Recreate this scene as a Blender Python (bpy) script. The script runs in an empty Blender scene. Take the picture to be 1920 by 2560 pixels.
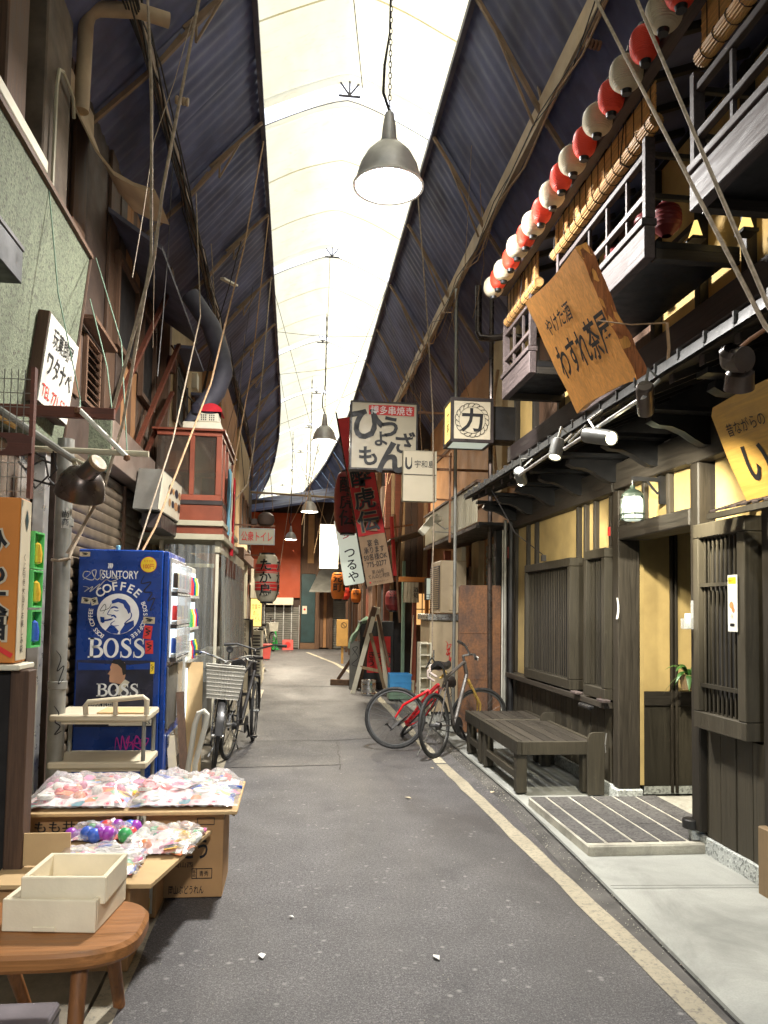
import bpy, math, random
from math import sin, cos, pi, radians
from mathutils import Vector, Matrix, noise
random.seed(7)
scene = bpy.context.scene
COL = scene.collection

# ------------------------------------------------------------------ camera
cam_data = bpy.data.cameras.new("camera")
cam = bpy.data.objects.new("camera", cam_data)
COL.objects.link(cam)
scene.camera = cam
yaw, pitch, roll = 0.113826, 0.056139, 0.016
f_ = Vector((sin(yaw) * cos(pitch), cos(yaw) * cos(pitch), sin(pitch)))
r_ = Vector((cos(yaw), -sin(yaw), 0))
u_ = r_.cross(f_)
rr = cos(roll) * r_ + sin(roll) * u_
uu = -sin(roll) * r_ + cos(roll) * u_
cam.matrix_world = Matrix(((rr.x, uu.x, -f_.x, 0), (rr.y, uu.y, -f_.y, 0), (rr.z, uu.z, -f_.z, 1.45), (0, 0, 0, 1)))
cam_data.sensor_fit = 'VERTICAL'
cam_data.sensor_height = 36.0
cam_data.lens = 1950 * 36 / 2560
cam_data.shift_y = 132 / 2560
cam_data.clip_start = 0.05
cam_data.clip_end = 500

# ------------------------------------------------------------------ sky, sun, exposure
SUN_EL, SUN_AZ = radians(62), radians(70)          # sun over the right-hand roofs, a little ahead
world = bpy.data.worlds.new("World")
scene.world = world
world.use_nodes = True
wn = world.node_tree
sky = wn.nodes.new("ShaderNodeTexSky")
sky.sky_type = 'NISHITA'
sky.sun_disc = False
sky.sun_elevation = SUN_EL
sky.sun_rotation = SUN_AZ
wn.links.new(sky.outputs[0], wn.nodes["Background"].inputs[0])
wn.nodes["Background"].inputs[1].default_value = 0.12
sd = bpy.data.lights.new("sun", 'SUN')
sd.energy = 3.0
sd.angle = radians(0.5)
sd.color = (1.0, 0.95, 0.87)
sun = bpy.data.objects.new("sun", sd)
COL.objects.link(sun)
sdir = Vector((sin(SUN_AZ) * cos(SUN_EL), cos(SUN_AZ) * cos(SUN_EL), sin(SUN_EL)))
sun.rotation_euler = sdir.to_track_quat('Z', 'Y').to_euler()
sun.location = sdir * 60
scene.view_settings.view_transform = 'Standard'
scene.view_settings.look = 'None'
scene.view_settings.exposure = 1.45
scene.view_settings.gamma = 1.0
scene.view_settings.use_curve_mapping = False
scene.cycles.max_bounces = 10
scene.cycles.diffuse_bounces = 6
scene.cycles.transparent_max_bounces = 24
scene.cycles.sample_clamp_indirect = 6.0
scene.cycles.use_denoising = True

# ------------------------------------------------------------------ mesh helper
def V(*a): return Vector(a)

class MB:
    """collects simple shapes into one mesh"""
    def __init__(self): self.v = []; self.f = []
    def add(self, vs, fs, M=None):
        n = len(self.v)
        if M is not None: vs = [M @ Vector(p) for p in vs]
        self.v += [tuple(p) for p in vs]
        self.f += [tuple(i + n for i in f) for f in fs]
        return self
    def box(self, x0, x1, y0, y1, z0, z1, c=0.0, M=None):
        if x0 > x1: x0, x1 = x1, x0
        if y0 > y1: y0, y1 = y1, y0
        if z0 > z1: z0, z1 = z1, z0
        c = min(c, .3 * (x1 - x0), .3 * (y1 - y0), .3 * (z1 - z0))
        if c <= 0:
            vs = [(x, y, z) for x in (x0, x1) for y in (y0, y1) for z in (z0, z1)]
            fs = [(0, 1, 3, 2), (4, 6, 7, 5), (0, 4, 5, 1), (2, 3, 7, 6), (0, 2, 6, 4), (1, 5, 7, 3)]
            return self.add(vs, fs, M)
        vs = []; idx = {}
        X = (x0, x1); Y = (y0, y1); Z = (z0, z1); s = (1, -1)
        for i in (0, 1):
            for j in (0, 1):
                for k in (0, 1):
                    for a in range(3):
                        p = [X[i] + s[i] * c, Y[j] + s[j] * c, Z[k] + s[k] * c]
                        p[a] = (X, Y, Z)[a][(i, j, k)[a]]
                        idx[i, j, k, a] = len(vs); vs.append(tuple(p))
        fs = []
        g = lambda i, j, k, a: idx[i, j, k, a]
        for i in (0, 1):
            q = [g(i, 0, 0, 0), g(i, 0, 1, 0), g(i, 1, 1, 0), g(i, 1, 0, 0)]; fs.append(q if i == 0 else q[::-1])
            q = [g(0, i, 0, 1), g(1, i, 0, 1), g(1, i, 1, 1), g(0, i, 1, 1)]; fs.append(q if i == 0 else q[::-1])
            q = [g(0, 0, i, 2), g(0, 1, i, 2), g(1, 1, i, 2), g(1, 0, i, 2)]; fs.append(q if i == 0 else q[::-1])
        for i in (0, 1):
            for j in (0, 1):
                q = [g(i, j, 0, 0), g(i, j, 1, 0), g(i, j, 1, 1), g(i, j, 0, 1)]; fs.append(q if i == j else q[::-1])
                q = [g(i, 0, j, 0), g(i, 0, j, 2), g(i, 1, j, 2), g(i, 1, j, 0)]; fs.append(q if i == j else q[::-1])
                q = [g(0, i, j, 1), g(1, i, j, 1), g(1, i, j, 2), g(0, i, j, 2)]; fs.append(q if i == j else q[::-1])
                for k in (0, 1):
                    q = [g(i, j, k, 0), g(i, j, k, 1), g(i, j, k, 2)]; fs.append(q if (i + j + k) % 2 == 1 else q[::-1])
        return self.add(vs, fs, M)
    def bar(self, a, b, w, h, up=(0, 0, 1), c=0.0):
        """rectangular bar from a to b, w across, h along up"""
        a, b = Vector(a), Vector(b); d = b - a; L = d.length; d.normalize()
        s = d.cross(Vector(up))
        if s.length < 1e-4: s = d.cross(Vector((1, 0, 0)))
        s.normalize(); u = s.cross(d)
        M = Matrix(((s.x, d.x, u.x, a.x), (s.y, d.y, u.y, a.y), (s.z, d.z, u.z, a.z), (0, 0, 0, 1)))
        return self.box(-w / 2, w / 2, 0, L, -h / 2, h / 2, c, M)
    def tube(self, pts, r, n=8, closed=False, cap=True):
        P = [Vector(p) for p in pts]; m = len(P)
        R = r if isinstance(r, (list, tuple)) else [r] * m
        vs = []; ref = None
        for i, p in enumerate(P):
            if closed: t = P[(i + 1) % m] - P[i - 1]
            else: t = P[min(i + 1, m - 1)] - P[max(i - 1, 0)]
            if t.length < 1e-9: t = Vector((0, 0, 1))
            t.normalize()
            if ref is None:
                ref = t.cross(Vector((0, 0, 1)))
                if ref.length < .1: ref = t.cross(Vector((0, 1, 0)))
            ref = ref - t * ref.dot(t); ref.normalize(); w = t.cross(ref)
            for k in range(n):
                a = 2 * pi * k / n
                vs.append(p + (ref * cos(a) + w * sin(a)) * R[i])
        fs = []
        for i in range(m if closed else m - 1):
            j = (i + 1) % m
            for k in range(n):
                l = (k + 1) % n
                fs.append((i * n + k, i * n + l, j * n + l, j * n + k))
        if cap and not closed:
            fs.append(tuple(range(n))[::-1]); fs.append(tuple(range((m - 1) * n, m * n)))
        return self.add(vs, fs)
    def cyl(self, a, b, r, n=12): return self.tube([a, b], r, n)
    def lathe(self, prof, c=(0, 0, 0), n=24, M=None, axis=None):
        vs = []; fs = []
        for (r, z) in prof:
            for k in range(n):
                a = 2 * pi * k / n; vs.append(Vector((r * cos(a), r * sin(a), z)))
        for i in range(len(prof) - 1):
            for k in range(n):
                l = (k + 1) % n
                fs.append((i * n + k, i * n + l, (i + 1) * n + l, (i + 1) * n + k))
        T = Matrix.Translation(Vector(c))
        if axis is not None: T = T @ Vector(axis).to_track_quat('Z', 'Y').to_matrix().to_4x4()
        if M is not None: T = M @ T
        return self.add(vs, fs, T)
    def prism(self, poly, M, depth):
        """2-D polygon (ccw in u,v) on frame M, extruded by depth along -w (front face at w=0)"""
        n = len(poly)
        vs = [(x, y, 0) for x, y in poly] + [(x, y, -depth) for x, y in poly]
        fs = [tuple(range(n)), tuple(range(n, 2 * n))[::-1]]
        for i in range(n):
            j = (i + 1) % n
            fs.append((i, i + n, j + n, j))
        return self.add(vs, fs, M)
    def flat(self, poly, M): return self.add([(x, y, 0) for x, y in poly], [tuple(range(len(poly)))], M)
    def sheet(self, fn, nu, nv):
        vs = [fn(i / nu, j / nv) for j in range(nv + 1) for i in range(nu + 1)]
        fs = [(j * (nu + 1) + i, j * (nu + 1) + i + 1, (j + 1) * (nu + 1) + i + 1, (j + 1) * (nu + 1) + i) for j in range(nv) for i in range(nu)]
        return self.add(vs, fs)
    def ribbon(self, pts, w, M, taper=True):
        """painted stroke: smooth line through 2-D pts, w wide"""
        P = [Vector((p[0], p[1])) for p in pts]; W = [p[2] if len(p) > 2 else w for p in pts]
        out = []; m = len(P)
        for i in range(m - 1):
            p0, p1, p2, p3 = P[max(i - 1, 0)], P[i], P[i + 1], P[min(i + 2, m - 1)]
            for s in range(6):
                t = s / 6
                q = .5 * ((2 * p1) + (p2 - p0) * t + (2 * p0 - 5 * p1 + 4 * p2 - p3) * t * t + (3 * p1 - p0 - 3 * p2 + p3) * t ** 3)
                out.append((q, W[i] * (1 - t) + W[i + 1] * t))
        out.append((P[-1], W[-1])); vs = []; k = len(out)
        for i, (q, ww) in enumerate(out):
            t = out[min(i + 1, k - 1)][0] - out[max(i - 1, 0)][0]
            if t.length < 1e-9: t = Vector((1, 0))
            t.normalize(); nn = Vector((-t.y, t.x))
            if taper: ww *= min(1, .45 + 2.5 * min(i, k - 1 - i) / k)
            vs += [(q.x - nn.x * ww / 2, q.y - nn.y * ww / 2, 0), (q.x + nn.x * ww / 2, q.y + nn.y * ww / 2, 0)]
        fs = [(2 * i, 2 * i + 2, 2 * i + 3, 2 * i + 1) for i in range(k - 1)]
        return self.add(vs, fs, M)
    def text(self, body, M, h, w=None, bold=0.0, shear=0.0, rot=0.0, spacing=1.0, line=1.0):
        """lettering on frame M, centred; h = height of one em, w = fit the whole width"""
        vs, fs = text_mesh(body, bold, shear, spacing, line)
        if not vs: return self
        xs = [p[0] for p in vs]; ys = [p[1] for p in vs]
        cx, cy = (min(xs) + max(xs)) / 2, (min(ys) + max(ys)) / 2
        sx = sy = h
        if w: sx = w / (max(xs) - min(xs))
        cr, sr = cos(rot), sin(rot)
        out = []
        for x, y, z in vs:
            x = (x - cx) * sx; y = (y - cy) * sy
            out.append((x * cr - y * sr, x * sr + y * cr, 0))
        return self.add(out, fs, M)

_tc = {}
def text_mesh(body, bold, shear, spacing, line):
    key = (body, bold, shear, spacing, line)
    if key not in _tc:
        c = bpy.data.curves.new("lettering", 'FONT')
        c.body = body; c.align_x = 'CENTER'; c.size = 1; c.offset = bold; c.shear = shear
        c.space_character = spacing; c.space_line = line; c.resolution_u = 3
        o = bpy.data.objects.new("lettering", c); COL.objects.link(o)
        dg = bpy.context.evaluated_depsgraph_get()
        m = bpy.data.meshes.new_from_object(o.evaluated_get(dg))
        _tc[key] = ([tuple(v.co) for v in m.vertices], [tuple(p.vertices) for p in m.polygons])
        bpy.data.objects.remove(o); bpy.data.curves.remove(c); bpy.data.meshes.remove(m)
    return _tc[key]

def frame(o, u, v):
    o, u, v = Vector(o), Vector(u).normalized(), Vector(v).normalized()
    w = u.cross(v).normalized(); v = w.cross(u)
    return Matrix(((u.x, v.x, w.x, o.x), (u.y, v.y, w.y, o.y), (u.z, v.z, w.z, o.z), (0, 0, 0, 1)))
def face_cam(x, y, z): return frame((x, y, z), (1, 0, 0), (0, 0, 1))         # faces down the alley (-Y)
def face_left(x, y, z): return frame((x, y, z), (0, -1, 0), (0, 0, 1))       # faces -X (right-hand facade)
def face_right(x, y, z): return frame((x, y, z), (0, 1, 0), (0, 0, 1))       # faces +X (left-hand facade)
def rect(w, h): return [(-w / 2, -h / 2), (w / 2, -h / 2), (w / 2, h / 2), (-w / 2, h / 2)]
def disc(r, n=32, rx=None): return [((rx or r) * cos(2 * pi * k / n), r * sin(2 * pi * k / n)) for k in range(n)]

# ------------------------------------------------------------------ object helpers
def mesh_of(name, mb, mats, off=(0, 0, 0), smooth=True):
    me = bpy.data.meshes.new(name)
    ox, oy, oz = off
    me.from_pydata([(x - ox, y - oy, z - oz) for x, y, z in mb.v], [], mb.f)
    me.update()
    if smooth and len(me.polygons):
        me.polygons.foreach_set("use_smooth", [True] * len(me.polygons))
        me.set_sharp_from_angle(angle=radians(32))
    for m in (mats if isinstance(mats, (list, tuple)) else [mats]): me.materials.append(m)
    return me
def tag(o, label=None, cat=None, group=None, kind=None):
    if label: o["label"] = label
    if cat: o["category"] = cat
    if group: o["group"] = group
    if kind: o["kind"] = kind
    return o
def thing(name, label, cat, loc=(0, 0, 0), group=None):
    o = bpy.data.objects.new(name, None); COL.objects.link(o); o.location = loc
    o.empty_display_size = .1
    return tag(o, label, cat, group)
def wloc(o):
    p = Vector((0, 0, 0))
    while o: p += Vector(o.location); o = o.parent
    return p
def part(name, mb, mat, parent, label=None, kind=None, origin=False):
    """mesh built in world coordinates, hung under parent"""
    b = wloc(parent)
    if origin and mb.v:
        n = len(mb.v); c = Vector((sum(p[0] for p in mb.v) / n, sum(p[1] for p in mb.v) / n, sum(p[2] for p in mb.v) / n))
    else: c = b
    o = bpy.data.objects.new(name, mesh_of(name, mb, mat, c)); COL.objects.link(o)
    o.parent = parent; o.location = c - b
    return tag(o, label, None, None, kind)
def share(name, me, parent, loc, label=None):
    """a further piece that shares mesh data; loc in world coordinates"""
    o = bpy.data.objects.new(name, me); COL.objects.link(o)
    o.parent = parent; o.location = Vector(loc) - wloc(parent)
    if label: o["label"] = label
    return o
def solo(name, mb, mat, label, cat, group=None, loc=None):
    n = len(mb.v)
    if loc is None:
        loc = (sum(p[0] for p in mb.v) / n, sum(p[1] for p in mb.v) / n, min(p[2] for p in mb.v))
    o = bpy.data.objects.new(name, mesh_of(name, mb, mat, loc)); COL.objects.link(o); o.location = loc
    return tag(o, label, cat, group)
def struct(name, mb, mat, kind="structure", label=None):
    o = bpy.data.objects.new(name, mesh_of(name, mb, mat)); COL.objects.link(o)
    return tag(o, label, None, None, kind)
def dup(root, loc, label=None, rotz=0.0):
    r = root.copy(); COL.objects.link(r); r.location = loc
    if rotz: r.rotation_euler = (0, 0, rotz)
    if label: r["label"] = label
    for ch in list(root.children):
        c = ch.copy(); COL.objects.link(c); c.parent = r
        for g in list(ch.children):
            d = g.copy(); COL.objects.link(d); d.parent = c
    return r

# ------------------------------------------------------------------ materials
class NT:
    def __init__(self, name):
        self.m = bpy.data.materials.new(name); self.m.use_nodes = True
        self.t = self.m.node_tree; self.n = self.t.nodes; self.l = self.t.links
        self.b = self.n["Principled BSDF"]; self.out = self.n["Material Output"]
    def new(self, t, **k):
        x = self.n.new("ShaderNode" + t)
        for a, b in k.items(): setattr(x, a, b)
        return x
    def link(self, a, b): self.l.new(a, b)
    def coord(self, scale=(1, 1, 1), kind="Object"):
        c = self.new("TexCoord"); m = self.new("Mapping"); m.inputs["Scale"].default_value = scale
        self.link(c.outputs[kind], m.inputs[0]); return m.outputs[0]
    def noise(self, vec, scale, detail=4, rough=.55, dist=0):
        x = self.new("TexNoise"); x.inputs["Scale"].default_value = scale; x.inputs["Detail"].default_value = detail
        x.inputs["Roughness"].default_value = rough; x.inputs["Distortion"].default_value = dist
        if vec is not None: self.link(vec, x.inputs["Vector"])
        return x.outputs["Fac"]
    def ramp(self, fac, stops):
        x = self.new("ValToRGB"); e = x.color_ramp.elements
        while len(e) < len(stops): e.new(.5)
        for i, (p, c) in enumerate(stops):
            e[i].position = p; e[i].color = (c[0], c[1], c[2], 1) if isinstance(c, (tuple, list)) else (c, c, c, 1)
        self.link(fac, x.inputs[0]); return x.outputs[0]
    def mix(self, fac, a, b, mode='MIX'):
        x = self.new("MixRGB", blend_type=mode)
        for i, v in ((0, fac), (1, a), (2, b)):
            if isinstance(v, (int, float)): x.inputs[i].default_value = v if i == 0 else (v, v, v, 1)
            elif isinstance(v, (tuple, list)): x.inputs[i].default_value = (v[0], v[1], v[2], 1)
            else: self.link(v, x.inputs[i])
        return x.outputs[0]
    def bump(self, fac, strength=.3, dist=.01):
        x = self.new("Bump"); x.inputs["Strength"].default_value = strength; x.inputs["Distance"].default_value = dist
        self.link(fac, x.inputs["Height"]); self.link(x.outputs[0], self.b.inputs["Normal"])
    def col(self, c):
        if isinstance(c, (tuple, list)): self.b.inputs["Base Color"].default_value = (c[0], c[1], c[2], 1)
        else: self.link(c, self.b.inputs["Base Color"])
    def set(self, **k):
        for a, v in k.items():
            i = self.b.inputs[a.replace("_", " ")]
            if hasattr(v, "is_output"): self.link(v, i)
            else: i.default_value = v
        return self.m

def M_(name, c, rough=.6, var=.18, scale=6, dirt=.35, dirtcol=None, bump=.12, bscale=60, metal=0.0, spec=.4):
    """painted / plain surface with uneven tone, grime patches and fine relief"""
    t = NT(name); v = t.coord()
    a = t.noise(v, scale, 5)
    lo = tuple(x * (1 - var * 1.6) for x in c); hi = tuple(min(1, x * (1 + var)) for x in c)
    base = t.ramp(a, [(.3, lo), (.7, hi)])
    if dirt > 0:
        d = t.ramp(t.noise(v, scale * .37, 8, .7, .6), [(.45, 0), (.75, dirt)])
        base = t.mix(d, base, dirtcol or tuple(x * .35 for x in c))
    t.col(base)
    if bump: t.bump(t.noise(v, bscale, 3), bump, .004)
    r = t.ramp(t.noise(v, scale * 1.7, 4), [(.3, max(0, rough - .12)), (.7, min(1, rough + .12))])
    return t.set(Roughness=r, Metallic=metal, Specular_IOR_Level=spec)
def wood(name, c, axis='Y', rough=.55, var=.52, bump=.35, s=1.0, spec=.35):
    t = NT(name)
    sc = {'X': (1.2, 22, 22), 'Y': (22, 1.2, 22), 'Z': (22, 22, 1.2)}[axis]
    v = t.coord(tuple(x * s for x in sc))
    oi = t.new("ObjectInfo")
    w = t.new("VectorMath", operation='ADD')
    sv = t.new("VectorMath", operation='SCALE'); sv.inputs[0].default_value = (37, 51, 29); t.link(oi.outputs["Random"], sv.inputs["Scale"])
    t.link(v, w.inputs[0]); t.link(sv.outputs[0], w.inputs[1])
    g = t.noise(w.outputs[0], 1.6, 6, .65, 1.2)
    base = t.ramp(g, [(.28, tuple(x * (1 - var) for x in c)), (.5, c), (.72, tuple(min(1, x * (1 + var)) for x in c))])
    tone = t.ramp(oi.outputs["Random"], [(0, .68), (1, 1.32)])
    base = t.mix(1.0, base, tone, 'MULTIPLY')
    d = t.ramp(t.noise(t.coord(), 3.1, 7, .7), [(.5, 0), (.8, .35)])
    base = t.mix(t.ramp(t.noise(t.coord(), 7.3, 8, .8), [(.6, 0), (.75, .3)]), base, tuple(min(1, x * 2.1 + .012) for x in c))
    t.col(t.mix(d, base, tuple(x * .4 for x in c)))
    t.bump(g, bump, .006)
    return t.set(Roughness=t.ramp(g, [(.3, rough - .1), (.7, rough + .15)]), Specular_IOR_Level=spec)
def emit(name, c, strength):
    t = NT(name); t.col((c[0] * .8, c[1] * .8, c[2] * .8))
    return t.set(Emission_Color=(c[0], c[1], c[2], 1), Emission_Strength=strength, Roughness=.5)
def film(name, c=(.95, .97, .97), clear=.75, rough=.08):
    """thin clear plastic"""
    t = NT(name); t.col(tuple(x * .8 for x in c)); t.set(Roughness=.6)
    tr = t.new("BsdfTransparent"); tr.inputs[0].default_value = (c[0], c[1], c[2], 1)
    gl = t.new("BsdfGlossy"); gl.inputs["Roughness"].default_value = rough; gl.inputs[0].default_value = (1, 1, 1, 1)
    sf = t.new("MixShader"); sf.inputs[0].default_value = .55
    t.link(t.b.outputs[0], sf.inputs[1]); t.link(gl.outputs[0], sf.inputs[2])
    mx = t.new("MixShader")
    lw = t.new("LayerWeight"); lw.inputs[0].default_value = .3
    fac = t.ramp(lw.outputs["Facing"], [(0, clear), (1, clear * .45)])
    t.link(fac, mx.inputs[0]); t.link(sf.outputs[0], mx.inputs[1]); t.link(tr.outputs[0], mx.inputs[2])
    t.link(mx.outputs[0], t.out.inputs[0])
    return t.m
def translucent(name, c, stain, trans=.75):
    t = NT(name); v = t.coord()
    n1 = t.ramp(t.noise(t.coord((1, .35, 1)), 1.1, 6, .6, .8), [(.4, 0), (.75, .55)])
    st = t.ramp(t.noise(t.coord((2.2, 6.0, 1)), 1.6, 8, .75, 1.5), [(.55, 0), (.75, .4)])
    col = t.mix(st, t.mix(n1, c, stain), (stain[0] * .55, stain[1] * .45, stain[2] * .3))
    t.col(col); t.set(Roughness=.7)
    tl = t.new("BsdfTranslucent"); t.link(col, tl.inputs[0])
    mx = t.new("MixShader"); mx.inputs[0].default_value = trans
    t.link(t.b.outputs[0], mx.inputs[1]); t.link(tl.outputs[0], mx.inputs[2]); t.link(mx.outputs[0], t.out.inputs[0])
    return t.m

def asphalt_tone(name, k):
    return asphalt(name, k)
def asphalt(name="asphalt", tone=1.0):
    t = NT(name); v = t.coord()
    fine = t.noise(v, 150, 4, .8)
    mid = t.noise(v, 3.0, 6, .6)
    big = t.noise(t.coord((1, .4, 1)), .8, 5, .6, .5)
    c = t.ramp(fine, [(.32, .03), (.5, .08), (.68, .24)])
    gr = t.noise(v, 62, 4, .75); c = t.mix(1.0, c, t.ramp(gr, [(.3, .55), (.5, 1.0), (.7, 1.7)]), 'MULTIPLY')
    c = t.mix(1.0, c, t.ramp(mid, [(.3, .78), (.7, 1.2)]), 'MULTIPLY')
    c = t.mix(1.0, c, t.ramp(big, [(.3, (.68, .65, .62)), (.7, (1.32, 1.30, 1.28))]), 'MULTIPLY')
    c = t.mix(1.0, c, (tone * .84, tone * .815, tone * .835), 'MULTIPLY')
    oil = t.ramp(t.noise(t.coord((1, .6, 1)), 1.9, 8, .7, 1.0), [(.56, 0), (.70, .55)]); c = t.mix(oil, c, (.028, .026, .026))
    # pale trodden gum and chips
    vo = t.new("TexVoronoi"); vo.inputs["Scale"].default_value = 13.0; t.link(v, vo.inputs["Vector"])
    sel = t.noise(v, 4.1, 2)
    spot = t.new("Math", operation='MULTIPLY')
    t.link(t.ramp(vo.outputs["Distance"], [(.07, 1), (.19, 0)]), spot.inputs[0]); t.link(t.ramp(sel, [(.46, 0), (.56, .8)]), spot.inputs[1])
    t.col(t.mix(spot.outputs[0], c, (.24, .23, .22)))
    t.bump(fine, .5, .004)
    return t.set(Roughness=t.ramp(big, [(.35, .5), (.65, .82)]), Specular_IOR_Level=.5)
def worn_paint(name, c, under, amount=.5):
    t = NT(name); v = t.coord()
    n = t.noise(v, 34, 9, .8, .2); f = t.noise(v, 2.0, 5)
    k = t.ramp(n, [(amount - .1, 0), (amount + .08, 1)])
    fine = t.noise(v, 190, 3, .7)
    ub = t.ramp(fine, [(.3, tuple(x * .5 for x in under)), (.7, tuple(x * 1.7 for x in under))])
    cc = t.ramp(f, [(.3, tuple(x * .72 for x in c)), (.7, c)])
    t.col(t.mix(k, ub, cc)); t.bump(fine, .3, .003)
    return t.set(Roughness=.8)
def concrete(name, c, scale=1.6, rough=.8):
    t = NT(name); v = t.coord()
    a = t.noise(v, scale, 8, .62, .4); b = t.noise(v, 120, 3)
    base = t.ramp(a, [(.28, tuple(x * .62 for x in c)), (.5, c), (.74, tuple(min(1, x * 1.25) for x in c))])
    st = t.ramp(t.noise(t.coord((1, .5, 1)), scale * .9, 8, .7, 1.2), [(.46, 0), (.70, .75)])
    t.col(t.mix(t.ramp(b, [(.3, .25), (.6, 0)]), t.mix(st, base, tuple(x * .42 for x in c)), tuple(x * .55 for x in c)))
    t.bump(b, .3, .003)
    return t.set(Roughness=rough)
def stucco(name, c, c2):
    t = NT(name); v = t.coord()
    vo = t.new("TexVoronoi"); vo.inputs["Scale"].default_value = 75; t.link(v, vo.inputs["Vector"])
    s = t.ramp(vo.outputs["Distance"], [(.15, 0), (.5, 1)])
    cr = t.new("SeparateColor"); t.link(vo.outputs["Color"], cr.inputs[0])
    base = t.ramp(cr.outputs[0], [(0, c2), (.35, c), (.8, tuple(min(1, x * 1.3) for x in c))])
    st = t.ramp(t.noise(t.coord((3, 3, .5)), 1.4, 7, .7, .6), [(.42, 0), (.75, .6)])
    t.col(t.mix(st, base, tuple(x * .45 for x in c)))
    t.bump(s, .5, .004)
    return t.set(Roughness=.85)
def rusty(name, a, b):
    t = NT(name); v = t.coord()
    n = t.noise(t.coord((2, 2, 1)), 2.2, 9, .72, .8); g = t.noise(v, 40, 4)
    c = t.ramp(n, [(.3, a), (.5, tuple((x + y) / 2 for x, y in zip(a, b))), (.7, b)])
    t.col(t.mix(1.0, c, t.ramp(g, [(.3, .7), (.7, 1.25)]), 'MULTIPLY')); t.bump(g, .3, .003)
    return t.set(Roughness=.55, Metallic=.25)
def toy_print():
    t = NT("printed_toy_sheet"); v = t.coord()
    vo = t.new("TexVoronoi"); vo.inputs["Scale"].default_value = 21; t.link(v, vo.inputs["Vector"])
    ring = t.ramp(vo.outputs["Distance"], [(.0, (.62, .05, .09)), (.22, (.75, .12, .2)), (.26, (.85, .8, .76)), (.34, (.8, .3, .36)), (.42, (.85, .8, .76)), (.7, (.85, .76, .74))])
    sc = t.new("SeparateColor"); t.link(vo.outputs["Color"], sc.inputs[0])
    oth = t.ramp(sc.outputs[1], [(0, (.8, .6, .1)), (.3, (.75, .1, .12)), (.5, (.85, .83, .8)), (.7, (.15, .2, .6)), (.85, (.1, .45, .2)), (1, (.85, .5, .6))])
    t.col(t.mix(t.ramp(t.noise(v, 6, 3), [(.45, 0), (.55, 1)]), ring, oth)); return t.set(Roughness=.4)
def leafmat():
    t = NT("leaf_green"); n = t.noise(t.coord(), 9, 3)
    t.col(t.ramp(n, [(.3, (.02, .07, .015)), (.7, (.06, .17, .03))])); return t.set(Roughness=.4)

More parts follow.
